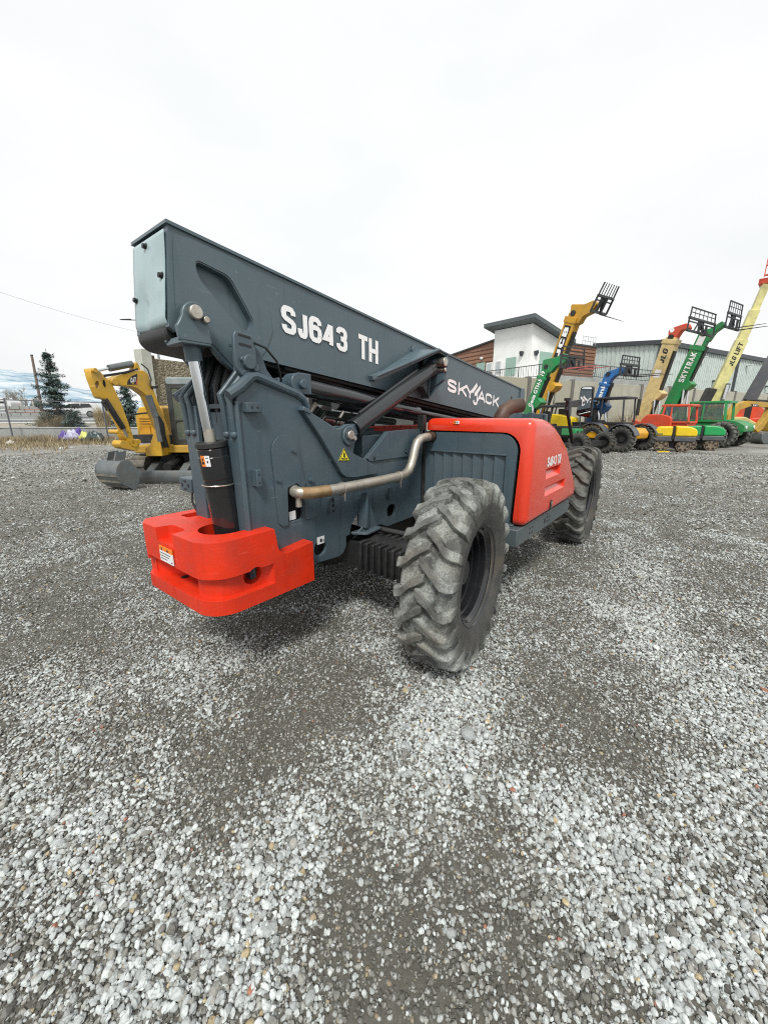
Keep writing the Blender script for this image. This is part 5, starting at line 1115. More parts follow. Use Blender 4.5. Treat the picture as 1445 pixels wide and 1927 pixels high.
cf = MB(); cf.plate(rrect(-5.4, -4.9, 1.1, 1.3, .05), 11.2, 11.7, fn=lambda a, b, t: HB(a, t, b)); cf.plate(rrect(-5.4, -4.9, 1.3, 2.0, .08), 11.65, 11.78, fn=lambda a, b, t: HB(a, t, b)); cf.bar(HB(-5.5, 10.9, 1.0), HB(-5.45, 10.95, 1.65), .05, .05); cf.build("seat", M_dark, cbE, bevel=.02)
# undercarriage, blade
for x in (-6.55, -4.72):
    tk = MB(); prof_ = arc(10.55, .36, .33, 90, 270, 8) + arc(12.45, .36, .33, 270, 450, 8); tk.plate(prof_, x - .2, x + .2, fn=lambda a, b, t: HB(t, a, b))
    for i in range(26):
        a = i / 26; L_ = 2 * 1.9 + 2 * math.pi * .33; q_ = a * L_
        if q_ < 1.9: P, nn_ = (10.55 + q_, .69), (0, 1)
        elif q_ < 1.9 + math.pi * .33: t_ = (q_ - 1.9) / .33; P, nn_ = (12.45 + .33 * math.sin(t_), .36 + .33 * math.cos(t_)), (0, 0)
        elif q_ < 3.8 + math.pi * .33: P = (12.45 - (q_ - 1.9 - math.pi * .33), .03)
        else: t_ = (q_ - 3.8 - math.pi * .33) / .33; P = (10.55 - .33 * math.sin(t_), .36 - .33 * math.cos(t_))
        tk.bar(HB(x - .21, P[0], P[1]), HB(x + .21, P[0], P[1]), .07, .05)
    tk.build("track", M_mud, EX)
uf = MB(); uf.plate(fillet([(-6.3, .35), (-4.9, .35), (-5.1, .70), (-6.1, .70)], .05), 10.7, 12.2, fn=lambda a, b, t: HB(a, t, b)); uf.build("undercarriage", M_dark, EX, bevel=.02)
for x in (-6.05, -5.2): ua = MB(); ua.plate(fillet([(9.95, .22), (10.7, .32), (10.7, .52), (10.25, .50), (9.95, .34)], .03), x - .1, x + .1, fn=lambda a, b, t: HB(t, a, b)); ua.build("blade_arm", M_steel, EX, bevel=.01)
uc_ = MB(); uc_.tube([HB(-5.62, 10.0, .42), HB(-5.62, 10.7, .55)], .11, 12); uc_.build("blade_cylinder", M_dark, EX)
bd_ = MB(); bd_.plate([(9.92, .0), (9.86, .10), (9.85, .22), (9.90, .35), (9.94, .35), (9.90, .2), (9.96, .0)], -6.72, -4.55, fn=lambda a, b, t: HB(t, a, b)); bd_.build("dozer_blade", M_steel, EX, bevel=.005)
# maker's mark on the boom flank
def EPn(uv): return EP(uv, .138)
lm = MB(); lm.add([EPn(p) for p in ((505, 420), (512, 370), (560, 315), (630, 285), (632, 418))], [(0, 1, 2, 3, 4)]); lmo = lm.build("logo_panel", M_ink, EX, smooth=0)
lm = MB(); lm.add([EP(p, .140) for p in ((612, 418), (628, 335), (632, 418))], [(0, 1, 2)]); lm.build("logo_wedge", M_rd2, lmo, smooth=0)
lm = MB(); o_2 = EP((548, 395), .141); capitals(lm, "CAT", o_2, EP((612, 388), .141) - o_2, EP((548, 335), .141) - o_2, 1, .22, lift=.001, nrm_=nE); lm.build("logo_lettering", M_white, lmo, smooth=0)
lm = MB(); lm.add([EP(p, .1415) for p in ((562, 412), (590, 408), (576, 385))], [(0, 1, 2)]); lm.build("logo_triangle", M_cat, lmo, smooth=0)

# ================================================================== LEFT EDGE OF THE YARD
def concrete(name, base, **k): return mat(name, base, .9, vary=.14, scale=k.pop('scale', 1.2), dirt=k.pop('dirt', (.24, .235, .21)), dirt_amt=.55, dirt_scale=k.pop('dscale', .8), bump=.25, bump_scale=40, spec=.2)
M_conc = concrete("grey concrete", (.40, .42, .41)); M_wall2 = concrete("beige precast concrete", (.44, .43, .36), dirt=(.33, .32, .26), dscale=1.6)
def pebble_mat():
    m = bpy.data.materials.new("pebble dash concrete"); m.use_nodes = True; nt = m.node_tree; N = nt.nodes; L = nt.links; b = N["Principled BSDF"]; tc = N.new("ShaderNodeTexCoord")
    v = N.new("ShaderNodeTexVoronoi"); v.inputs["Scale"].default_value = 20; L.new(tc.outputs["Object"], v.inputs["Vector"]); sp = N.new("ShaderNodeSeparateColor"); L.new(v.outputs["Color"], sp.inputs[0])
    r = N.new("ShaderNodeValToRGB"); L.new(sp.outputs[0], r.inputs[0]); e = r.color_ramp.elements; e[0].color = (.15, .13, .085, 1); e[1].color = (.40, .36, .27, 1); k = e.new(.45); k.color = (.23, .20, .14, 1)
    L.new(r.outputs[0], b.inputs["Base Color"]); b.inputs["Roughness"].default_value = .9; bp = N.new("ShaderNodeBump"); bp.inputs["Strength"].default_value = .8; bp.inputs["Distance"].default_value = .05; bp.invert = True; L.new(v.outputs["Distance"], bp.inputs["Height"]); L.new(bp.outputs[0], b.inputs["Normal"]); return m
M_pebble = pebble_mat()
# precast wall behind the excavator
P0 = at(270, 700, 14.0); P0.z = 0; dW = dirv(.515, .857); nW = Vector((dW.y, -dW.x, 0)); zW = z_at(283, 672, P0)
pw = thing("precast_wall", "brown pebble faced precast wall panels behind the yellow excavator", "wall", P0)
for k in range(4):
    m_ = MB(); a = dW * (.32 + 4.0 * k); b_ = dW * (4.1 + 4.0 * k); m_.bar(a + UPV * zW / 2, b_ + UPV * zW / 2, .18, zW); m_.build("wall_panel", M_pebble, pw, bevel=.01)
m_ = MB()
for k in range(5): m_.mark(); m_.bar(dW * (.06 + 4.0 * k) + UPV * 0, dW * (.06 + 4.0 * k) + UPV * (zW + .25), .44, .34, up=dW)
m_.build("wall_post", concrete("pale concrete post", (.52, .54, .48)), pw, bevel=.01)
m_ = MB()
for k in range(1): m_.bar(dW * .27 - nW * .0 + UPV * 0, dW * .27 + UPV * (zW + .10), .10, .30, up=dW)
m_.build("steel_channel", M_rust, pw)
# low concrete curb wall
A0 = at(-120, 806, 27.5); A1 = at(262, 803, 26.3); A0.z = A1.z = 0; zc0 = z_at(60, 805, at(60, 805, 27.1))
cwall = thing("curb_wall", "low pale concrete retaining wall along the left edge of the yard", "wall", A0)
m_ = MB(); m_.bar(Vector((0, 0, zc0 / 2 - .2)), A1 - A0 + UPV * (zc0 / 2 - .2), .3, zc0 + .4); m_.build("wall_body", M_conc, cwall, bevel=.03)
m_ = MB(); m_.bar(UPV * (zc0 + .03), A1 - A0 + UPV * (zc0 + .03), .38, .06); m_.build("wall_cap", concrete("pale cap concrete", (.52, .54, .53)), cwall, bevel=.015)
# raised ground, road beyond
def sheet(name, rows, m, kind='structure'):
    n = len(rows[0]); me = bpy.data.meshes.new(name); me.from_pydata([tuple(p) for r_ in rows for p in r_], [], [(i * n + j, i * n + j + 1, (i + 1) * n + j + 1, (i + 1) * n + j) for i in range(len(rows) - 1) for j in range(n - 1)])
    for p in me.polygons: p.use_smooth = True
    me.materials.append(m); o = bpy.data.objects.new(name, me); COL.objects.link(o); o['kind'] = kind; return o
M_verge = mat("dry verge soil", (.30, .27, .20), .95, vary=.35, scale=1.5, dirt=(.44, .43, .38), dirt_amt=.6, dirt_scale=.7, bump=.5, bump_scale=6)
M_road = mat("pale dry asphalt", (.19, .20, .195), .9, vary=.1, scale=.6, dirt=(.27, .285, .28), dirt_amt=.6, dirt_scale=.25)
M_snow = mat("old snow strip", (.5, .52, .52), .8, vary=.12, scale=1.0)
def prof_z(dp): return zc0 - .02 if dp < 28 else (zc0 - .02 + (dp - 28) * (.62 / 20) if dp < 48 else zc0 + .60 + (dp - 48) * .006)
deps = [26.9, 28, 30, 33, 36, 40]; sheet("verge", [[LD(l, d_, prof_z(d_) + .02 * math.sin(l * 1.7 + d_)) for l in np.linspace(-150, -11, 50)] for d_ in deps], M_verge)
deps = [40, 44, 48, 54, 62, 80, 120, 170]; sheet("road", [[LD(l, d_, prof_z(d_) + .004) for l in np.linspace(-260, -8, 24)] for d_ in deps], M_road)
sheet("snow_strip", [[LD(l, d_, prof_z(d_) + .03) for l in np.linspace(-150, -10, 40)] for d_ in (34, 35, 36.2)], M_snow); sheet("pavement", [[LD(l, d_, prof_z(d_) + .10) for l in np.linspace(-150, -10, 20)] for d_ in (36.8, 39.5)], M_conc)
# block wall across the road
B0 = LD(-120, 62, 1.0); B1 = at(86, 775, 58); B1.z = 1.0
bwl = thing("block_wall", "pale stacked concrete block wall across the road at far left", "wall", B0); dB = (B1 - B0); LBk = dB.length; dB = dB.normalized()
M_blk = concrete("pale block concrete", (.34, .36, .345)); zb0 = z_at(50, 783, at(50, 783, 60)) - 1.0; zb1 = z_at(50, 764, at(50, 764, 60)) - 1.0
for k in range(3):
    m_ = MB(); hh = (zb1 - zb0) / 3; n_ = int(LBk / 1.5)
    for i in range(n_): m_.bar(dB * (i * 1.5 + (.75 if k % 2 else 0)) + UPV * (zb0 + hh * (k + .5)), dB * (i * 1.5 + 1.40 + (.75 if k % 2 else 0)) + UPV * (zb0 + hh * (k + .5)), .6, hh - .09)
    m_.build("block_course", M_blk, bwl, smooth=0)
# things behind the block wall
def red_stack(px, w, h, lab):
    c = at(px, 764, 66); c.z = 1.6; t = thing("red_container", lab, "container", c); m_ = MB(); m_.box((0, 0, h / 2), (w, 2.2, h), YAW - math.pi / 2); m_.build("container_body", mat("rusty red container", (.42, .10, .06), .7, vary=.25, scale=1), t, bevel=.05)
    m_ = MB()
    for i in range(9): m_.box(Vector(RH) * (-w / 2 + w * (i + .5) / 9) - Vector(FH) * 1.12 + UPV * h / 2, (w / 24, .06, h * .9), YAW - math.pi / 2)
    m_.build("container_rib", MATS["rusty red container"], t)
red_stack(38, 3.2, 1.25, "long rusty red container low behind the block wall, left of its pair"); red_stack(66, 2.6, 1.0, "short rusty red container low behind the block wall, nearer the spruce")
tv = thing("white_trailer", "small white trailer behind the pale block wall at far left", "trailer", at(18, 764, 64)); m_ = MB(); m_.plate(fillet([(-1.1, .2), (1.1, .2), (1.1, .8), (.8, 1.25), (-1.1, 1.2)], .15), -.9, .9, fn=lambda a, b, t: Vector(RH) * a + Vector(FH) * t + UPV * (b - .25)); m_.build("trailer_body", mat("white trailer paint", (.7, .72, .72), .4), tv)
m_ = MB(); m_.plate(rrect(-.6, .5, .65, .95, .05), -.92, -.905, fn=lambda a, b, t: Vector(RH) * a + Vector(FH) * t + UPV * (b - .25)); m_.build("window", M_ink, tv)
for i, px in enumerate((12, 40, 63)):
    c = at(px, 764, 63); t = thing("wooden_stake", "pale thin stake rising behind the block wall", "stake", c, group="pale stakes behind the block wall"); m_ = MB(); m_.bar((0, 0, -.5), (0, 0, 1.15), .13, .13); m_.build("stake_shaft", mat("pale stake wood", (.6, .58, .5), .8), t)
# utility pole, street light, overhead wire
M_wood = mat("weathered pole wood", (.17, .135, .115), .85, vary=.3, scale=3, bump=.3)
c = at(77, 764, 56); top = at(59.5, 668, 56); c.z = 1.0; t = thing("utility_pole", "bare brown leaning utility pole left of the spruce", "pole", c); m_ = MB(); m_.tube([(0, 0, 0), top - c], [.19, .14], 12); m_.build("pole_shaft", M_wood, t); m_ = MB(); m_.cyl(top - c - Vector((0, 0, .05)), top - c + Vector((0, 0, .06)), .16, n=12); m_.build("pole_cap", M_dark, t)
c = at(301, 690, 44); c.z = .5; t = thing("street_light", "slim street light with an outreach arm, partly behind the boom's rear end", "street light", c); p_arm = at(289, 604, 44); m_ = MB(); m_.tube([Vector((0, 0, 0)), Vector((0, 0, p_arm.z - c.z))], [.15, .10], 12); m_.build("pole_shaft", mat("grey pole steel", (.25, .26, .27), .5), t)
m_ = MB(); e_ = at(240, 601, 44) - c; m_.tube([Vector((0, 0, p_arm.z - c.z)), e_], .06, 8); m_.build("outreach_arm", MATS["grey pole steel"], t); m_ = MB(); m_.bar(e_ + Vector(RH) * .4, e_ - Vector(RH) * .75, .35, .12, w1=.25, h1=.06); m_.build("lamp_head", M_dark, t, bevel=.02)
wa, wb = at(-150, 497, 34), at(345, 640, 62)
wp = [wa.lerp(wb, k / 14) - UPV * (1 - ((k / 7 - 1) ** 2)) * .7 for k in range(15)]; m_ = MB(); m_.tube(wp, .014, 6); w_o = m_.build("overhead_wire", mat("dark cable", (.45, .46, .47), .6), None); tag(w_o, "thin overhead wire slanting across the sky at the left", "wire")
# chain link fence
F0 = at(-40, 818, 26.4); F0.z = 0; F1 = at(240, 818, 25.4); F1.z = 0; zf = z_at(20, 749, at(20, 749, 26)); zf1 = z_at(200, 759, at(200, 759, 25.6))
fn_ = thing("chain_link_fence", "grey chain link fence with thin posts in front of the low concrete wall", "fence", F0); M_galv = mat("grey fence steel", (.16, .165, .18), .5, .6, vary=.15)
dF = F1 - F0; Lf = dF.length; dFn = dF.normalized(); m_ = MB(); m_.tube([UPV * (zf - .02), dF + UPV * (zf1)], .032, 8); m_.build("top_rail", M_galv, fn_)
for px in (26, 205):
    Q = line_hit(px, F0, dFn) - F0; f_ = Q.length / Lf; m_ = MB(); m_.tube([Q, Q + UPV * (zf + (zf1 - zf) * f_ + .06)], .045, 10); m_.sphere(Q + UPV * (zf + (zf1 - zf) * f_ + .06), .055, 8, 6); m_.build("fence_post", M_galv, fn_)
m_ = MB(); st_p = .09
for k in range(int(Lf / st_p)):
    for s_ in (1, -1):
        a = k * st_p; b_ = a + s_ * 1.9; t0, t1 = 0, 1
        if b_ > Lf: t1 = (Lf - a) / (b_ - a); b_ = Lf
        if b_ < 0: t1 = a / (a - b_) if a != b_ else 0; b_ = 0
        z0_, z1_ = .15, .15 + (zf1 - .15) * t1; p_, q_ = dFn * a + UPV * z0_, dFn * b_ + UPV * z1_; w_ = Vector((0, 0, .0035)); m_.add([p_ - w_, p_ + w_, q_ + w_, q_ - w_], [(0, 1, 2, 3)])
m_.build("wire_mesh", M_galv, fn_, smooth=0, recalc=False)

# ---- spruces
def leaf_mat(name, base, vary=.4):
    return mat(name, base, .75, vary=vary, scale=1.3, spec=.2)
M_need = leaf_mat("spruce needles", (.12, .175, .155)); M_bark = mat("grey bark", (.13, .11, .09), .9, vary=.3, scale=6)
def spruce(base, H, Rb, label, n_wh=24, seed=1, lean=0.0):
    r = random.Random(seed); t = thing("spruce_tree", label, "tree", base); m_ = MB(); m_.tube([(0, 0, -.2), (0, 0, H * .5), (0, 0, H * .99)], [.12, .07, .012], 8); m_.build("trunk", M_bark, t)
    cr = MB()
    for w in range(n_wh):
        f = (w + r.uniform(-.25, .25)) / n_wh; z = H * (.06 + .92 * f); L = Rb * (1 - f) ** .8 * r.uniform(.75, 1.15) + .12
        for b_ in range(r.randint(4, 6)):
            a = r.uniform(0, 6.283); L2 = L * r.uniform(.6, 1.1); d = Vector((math.cos(a), math.sin(a), 0)); dr = r.uniform(-.02, .16) * (1 if f < .7 else -2); sd_ = Vector((-d.y, d.x, 0))
            n = max(5, int(L2 / .09))
            for k in range(n):
                q_ = (k + .6) / n; c_ = d * L2 * q_ + UPV * (z - dr * L2 * q_ + .10 * L2 * q_ * q_)
                for j in range(11):
                    wd_ = (.30 * (1 - q_) + .10) * min(1, L2); o = c_ + sd_ * r.uniform(-wd_, wd_) * .9 + Vector((0, 0, r.uniform(-.16, .05)))
                    v1 = (d * r.uniform(.2, 1) + sd_ * r.uniform(-1, 1) + UPV * r.uniform(-.7, .35)).normalized() * r.uniform(.12, .24); v2 = v1.cross(UPV + d * .3).normalized() * r.uniform(.025, .055)
                    cr.add([o - v2, o + v2, o + v1], [(0, 1, 2)])
    cr.build("crown", M_need, t, smooth=0, recalc=False); return t
b0 = at(114, 800, 29.5); b0.z = zc0; Hs = z_at(107, 654, b0) - b0.z
spruce(b0, Hs, 1.70, "dark spruce tree with layered drooping branches behind the low concrete wall", 22, 3)
b1 = at(246, 800, 29.0); b1.z = zc0; spruce(b1, z_at(240, 722, b1) - b1.z, 1.5, "small grey spruce tree seen under the excavator boom", 15, 5)
b2 = at(140, 805, 29.0); b2.z = zc0 - .05; spruce(b2, 1.15, .9, "low spruce seedling at the foot of the tall spruce", 7, 8)
# ---- dry shrubs, ornamental grass
def tuft(base, n, h, spread, m, label, cat, name, seed, lean=.5, w=.018, group=None):
    r = random.Random(seed); mb = MB()
    for i in range(n):
        a = r.uniform(0, 6.283); q_ = spread * math.sqrt(r.random()); o = base + Vector((math.cos(a) * q_, math.sin(a) * q_, 0)); hh = h * r.uniform(.5, 1.1) * (1 - .5 * (q_ / spread) ** 2); d = Vector((math.cos(a) * lean * r.random(), math.sin(a) * lean * r.random(), 1)).normalized()
        s_ = Vector((-math.sin(a), math.cos(a), 0)) * w * r.uniform(.6, 1.4); m2 = o + d * hh * .6; e = o + d * hh + Vector((math.cos(a), math.sin(a), -.3)) * hh * .15
        mb.add([o - s_, o + s_, m2 + s_ * .7, m2 - s_ * .7, e], [(0, 1, 2, 3), (3, 2, 4)])
    o = mb.build(name, m, None, smooth=0, recalc=False); tag(o, label, cat, group); return o
M_straw = leaf_mat("dry straw", (.46, .38, .22)); M_straw2 = leaf_mat("pale dry stems", (.40, .35, .25)); M_brush = leaf_mat("brown brush", (.20, .155, .10))
c = at(196, 803, 27.2); c.z = zc0 - .05; tuft(c, 900, 1.75, .38, M_straw, "tall tuft of straw coloured ornamental grass left of the excavator's stick", "grass", "ornamental_grass", 4, .25, .02)
for i, (px, s_, lab) in enumerate(((95, .75, "pale dry shrub at the left foot of the spruce"), (122, .8, "pale dry shrub right below the spruce branches"), (100, .6, "taller twiggy shrub behind the spruce"))):
    c = at(px, 802, 28.4 + i * .8); c.z = zc0; tuft(c, 700, 1.0 + .3 * i, s_, M_straw2, lab, "shrub", "dry_shrub", 20 + i, 1.0, .016)
# dry weeds at the yard edge, one mass
wm = MB(); r = random.Random(31)
for i in range(9000):
    px = r.uniform(-60, 215); dp = 25.9 - abs(r.gauss(0, 1)) * (2.6 if px < 120 else 1.2); P = at(px, 800, dp); P.z = .0
    h = r.uniform(.12, .55) * (1.0 if dp > 24 else .5) * (1.2 if 60 < px < 90 else 1) ; a = r.uniform(0, 6.28); s_ = Vector((math.cos(a), math.sin(a), 0)); e = P + s_ * h * r.uniform(-.9, .9) + UPV * h; w_ = Vector((-s_.y, s_.x, 0)) * .018
    wm.add([P - w_, P + w_, e + w_ * .3], [(0, 1, 2)])
wo = wm.build("dry_weeds", leaf_mat("mixed dry weeds", (.33, .275, .175), .55), None, smooth=0, recalc=False); wo['kind'] = 'stuff'; wo['label'] = "tangled dry weeds along the foot of the low wall"; wo['category'] = "weeds"
# rubbish on the weeds
def rag(px, py, dp, w, h, m, label, name, cat, seed):
    c = at(px, py, dp); r = random.Random(seed); n = 14; vs = []; t0 = at(px, py, dp)
    for j in range(n + 1):
        for i in range(n + 1):
            u, v = i / n - .5, j / n - .5; hgt = h * (1 - (2 * u) ** 2) * (1 - (2 * v) ** 4) + mnoise.noise(Vector((u * 5 + seed, v * 5, seed))) * h * .7
            vs.append(t0 + Vector(RH) * u * w + Vector(FH) * v * w * .6 + UPV * hgt)
    mb = MB(); mb.add(vs, [(j * (n + 1) + i, j * (n + 1) + i + 1, (j + 1) * (n + 1) + i + 1, (j + 1) * (n + 1) + i) for j in range(n) for i in range(n)]); o = mb.build(name, m, None, smooth=70); tag(o, label, cat)
    md = o.modifiers.new("thick", 'SOLIDIFY'); md.thickness = .02
rag(121, 826, 25.0, .6, .42, mat("purple plastic", (.10, .06, .30), .35), "crumpled purple plastic bag at the left end of the rubbish", "plastic_bag", "bag", 2)
rag(136, 827, 24.9, .9, .50, mat("white printed plastic", (.62, .64, .72), .4, vary=.3, scale=3, dirt=(.15, .10, .4), dirt_amt=.9, dirt_scale=2.5), "crumpled white and purple sack in the middle of the rubbish", "plastic_sack", "sack", 5)
rag(149, 822, 25.3, .55, .45, MATS["purple plastic"], "violet plastic bag propped behind the white sack", "plastic_bag", "bag", 6)
rag(160, 825, 25.0, .6, .35, mat("yellow plastic", (.60, .62, .16), .4), "yellow plastic bag beside the dark tarpaulin", "plastic_bag", "bag", 9)
rag(180, 828, 24.8, 1.3, .45, mat("dark green tarpaulin", (.02, .045, .045), .3), "dark green crumpled tarpaulin at the right of the rubbish", "tarpaulin", "tarpaulin", 12)
rag(22, 842, 23.2, .5, .35, mat("pale boulder", (.48, .47, .43), .85), "pale angular boulder among the weeds at far left", "boulder", "rock", 15); rag(118, 851, 20.8, .45, .22, mat("pale rubble", (.58, .58, .55), .8), "pale broken slab on the gravel below the rubbish", "broken_slab", "rubble", 18); rag(137, 847, 21.5, .4, .14, MATS["pale rubble"], "small white scrap lying right of the broken slab", "scrap", "rubble", 21)
# ---- bare trees across the road
M_twig = leaf_mat("bare twigs", (.30, .275, .235), .2)
def bare_tree(base, H, label, seed, gp="bare trees across the road"):
    r = random.Random(seed); t = thing("bare_tree", label, "tree", base, group=gp); tr, cr = MB(), MB(); tr.tube([(0, 0, -1), (r.uniform(-.3, .3), 0, H * .35), (r.uniform(-.4, .4), 0, H * .6)], [.22, .16, .08], 7)
    def grow(p, d, L, rad, lev):
        e = p + d * L; s_ = d.cross(Vector(FH)); s_ = (s_.normalized() if s_.length > .01 else Vector(RH)) * rad; cr.add([p - s_, p + s_, e + s_ * .6, e - s_ * .6], [(0, 1, 2, 3)])
        if lev == 0: return
        for k in range(4 if lev > 1 else 5): grow(p + d * L * r.uniform(.4, 1), (d + Vector((r.gauss(0, .42), r.gauss(0, .42), r.gauss(.08, .25)))).normalized(), L * r.uniform(.5, .8), rad * .55, lev - 1)
    for k in range(9): grow(Vector((0, 0, H * r.uniform(.12, .55))), Vector((r.gauss(0, .4), r.gauss(0, .4), 1)).normalized(), H * r.uniform(.2, .3), .06, 3)
    tr.build("trunk", M_bark, t); cr.build("crown", M_twig, t, smooth=0, recalc=False)
for i, (px, H) in enumerate(((-8, 7.4), (14, 7.0), (33, 7.6), (52, 6.8), (72, 5.2), (150, 3.6), (168, 3.2))):
    c = at(px, 770, 95); c.z = 1.2; bare_tree(c, H, ["leafless pale tree at the far left edge", "leafless tree left of the stakes", "tallest leafless tree above the red container", "leafless tree just left of the utility pole", "smaller leafless tree right behind the utility pole", "small leafless tree beyond the white car's roof", "small leafless tree beyond the white car's tail"][i], 40 + i)
c = at(68, 764, 88); c.z = 1.2; spruce(c, 4.2, 2.2, "small dark conifer beside the base of the utility pole", 9, 77)
# ---- white car on the road
cz = prof_z(47); cc = at(150, 783, 47); cc.z = z_at(168, 785, cc); car = thing("white_car", "white sport utility vehicle on the road behind the spruce", "car", cc); cd, cs_ = dirv(-.96, -.28), dirv(-.28, .96)
CP = lambda a, b, t: cd * a + UPV * b + cs_ * t
pr = fillet([(-2.2, .35), (2.2, .32), (2.28, .62), (2.2, .92), (1.25, 1.05), (.55, 1.60), (-1.75, 1.66), (-2.2, 1.10)], .12)
m_ = MB(); m_.plate(pr, -.9, .9, fn=CP); m_.build("body", mat("white car paint", (.66, .68, .68), .25, vary=.03, coat=.5), car, bevel=.08, seg=3)
for t in (-.905, .905):
    m_ = MB(); m_.plate(fillet([(.35, 1.05), (1.05, 1.06), (.50, 1.52), (.35, 1.54)], .03), t - .01, t + .01, fn=CP); m_.mark(); m_.plate(fillet([(-.55, 1.05), (.28, 1.05), (.28, 1.54), (-.55, 1.56)], .03), t - .01, t + .01, fn=CP); m_.mark(); m_.plate(fillet([(-1.75, 1.12), (-.62, 1.06), (-.62, 1.56), (-1.5, 1.56)], .05), t - .01, t + .01, fn=CP); m_.build("side_window", M_black, car)
m_ = MB(); m_.add([CP(1.22, 1.07, -.78), CP(1.22, 1.07, .78), CP(.58, 1.60, .68), CP(.58, 1.60, -.68)], [(0, 1, 2, 3)]); o = m_.build("windscreen", M_black, car, smooth=0); o.location = CP(.012, .015, 0)
for a in (-1.42, 1.42):
    for t in (-.82, .82):
        m_ = MB(); m_.lathe([(.2, -.1), (.33, -.12), (.37, -.08), (.37, .08), (.33, .12), (.2, .1)], CP(a, .37, t), cs_, 24); w = m_.build("wheel", M_hose, car); m_ = MB(); m_.lathe([(.24, -.10), (.2, -.115), (.06, -.10), (0, -.12)], CP(a, .37, t + (.0 if t < 0 else .22)), cs_, 16); m_.build("rim", M_steel, w)
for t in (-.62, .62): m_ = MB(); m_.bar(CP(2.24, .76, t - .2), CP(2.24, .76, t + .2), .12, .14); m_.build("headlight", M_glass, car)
m_ = MB(); m_.bar(CP(2.27, .55, -.5), CP(2.27, .55, .5), .05, .16); m_.build("grille", M_ink, car)
# ---- snowy hills
def hills():
    m = bpy.data.materials.new("snowy hillside"); m.use_nodes = True; nt = m.node_tree; N = nt.nodes; L = nt.links; b = N["Principled BSDF"]; tc = N.new("ShaderNodeTexCoord")
    mp = N.new("ShaderNodeMapping"); mp.inputs["Scale"].default_value = (.006, .006, .012); L.new(tc.outputs["Object"], mp.inputs[0]); n = N.new("ShaderNodeTexNoise"); n.inputs["Scale"].default_value = 2.2; n.inputs["Detail"].default_value = 9; n.inputs["Roughness"].default_value = .65; L.new(mp.outputs[0], n.inputs[0])
    r = N.new("ShaderNodeValToRGB"); L.new(n.outputs["Fac"], r.inputs[0]); e = r.color_ramp.elements; e[0].position = .38; e[0].color = (.17, .27, .34, 1); e[1].position = .60; e[1].color = (.56, .60, .63, 1); k = e.new(.49); k.color = (.36, .45, .51, 1)
    L.new(r.outputs[0], b.inputs["Base Color"]); b.inputs["Roughness"].default_value = 1; b.inputs["Specular IOR Level"].default_value = 0
    pts = [(-420, 640), (-200, 662), (0, 690), (40, 697), (75, 704), (110, 716), (160, 733), (220, 748), (300, 758), (380, 764)]; rows = []
    for dp, f in ((700, 0.0), (900, .35), (1150, .72), (1400, 1.0), (1500, .9)):
        row = []
        for i in range(70):
            px = -420 + 800 * i / 69; py = np.interp(px, [p[0] for p in pts], [p[1] for p in pts]); base = at(px, py, 1400); d = (base - CAM); P = CAM + d * (dp / 1400); zt_ = base.z; P.z = 2 + (zt_ - 2) * f * (1 + .10 * mnoise.noise(Vector((i * .23, dp * .004, 0)))) + 5 * mnoise.noise(Vector((i * .7, dp * .01, 3))) * f; row.append(P)
        rows.append(row)
    return sheet("hills", rows, m)
hills()
# ================================================================== WALL AND BUILDINGS ON THE RIGHT
wD, vD = dirv(.866, .5), dirv(-.5, .866)
R0 = at(990, 760, 26.0); R0.z = 0; wz = 4.0
rw = thing("concrete_wall", "long beige precast concrete wall with dark posts behind the row of machines", "wall", R0)
for k in range(-2, 16):
    m_ = MB(); m_.bar(wD * (.14 + 4.4 * k) + UPV * wz / 2, wD * (4.28 + 4.4 * k) + UPV * wz / 2, .16, wz); m_.build("wall_panel", M_wall2 if k > 0 else concrete("mottled beige concrete", (.42, .41, .33), scale=5, dirt=(.30, .29, .23), dscale=5), rw, bevel=.015)
for k in range(-2, 17):
    m_ = MB(); m_.bar(wD * (4.4 * k - .13) + UPV * (wz + .1) / 2 - vD * .02, wD * (4.4 * k + .13) + UPV * (wz + .1) / 2 - vD * .02, .26, wz + .1); m_.build("wall_post", mat("dark wall post", (.17, .165, .15), .8), rw)
# weeds standing before the wall
for i, (px, dp) in enumerate(((1200, 30.5), (1180, 29.5))):
    c = at(px, 800, dp); c.z = 0; tuft(c, 420, 2.6, 1.1, M_straw2, ["tall dry weeds before the concrete wall, nearer the cream boom", "dry weeds before the concrete wall, nearer the black roll bars"][i], "weeds", "tall_weeds", 60 + i, .5, .02)
def face_pt(px, py, P, d):
    n = Vector((d.y, -d.x, 0)); q_ = ray(px, py); return CAM + q_ * ((P - CAM).dot(n) / q_.dot(n))
def face_rect(mb, P, d, x0, y0, x1, y1, off, thick=.05):
    """a panel on the wall through P along d, spanning two sightings, stood off the wall"""
    n = Vector((d.y, -d.x, 0)).normalized(); n = n if n.dot(CAM - P) > 0 else -n; a, b = face_pt(x0, y0, P, d), face_pt(x1, y1, P, d); u0, u1 = (a - P).dot(d), (b - P).dot(d)
    q_ = [(min(u0, u1), min(a.z, b.z)), (max(u0, u1), min(a.z, b.z)), (max(u0, u1), max(a.z, b.z)), (min(u0, u1), max(a.z, b.z))]
    return mb.plate(q_, off, off + thick, fn=lambda s_, z_, t: Vector((P.x, P.y, 0)) + d * s_ + UPV * z_ + n * t)
M_stucco = concrete("white stucco", (.88, .89, .875), dirt=(.80, .83, .79), scale=.5); M_trim = mat("dark grey trim", (.05, .06, .065), .5); M_tealglass = mat("pale green glass", (.28, .44, .37), .08, vary=.15, scale=.4, spec=.8); M_frame = mat("white window frame", (.75, .76, .76), .5)
def slatted(name, c): return mat(name, c, .6, vary=.15, scale=1.2)
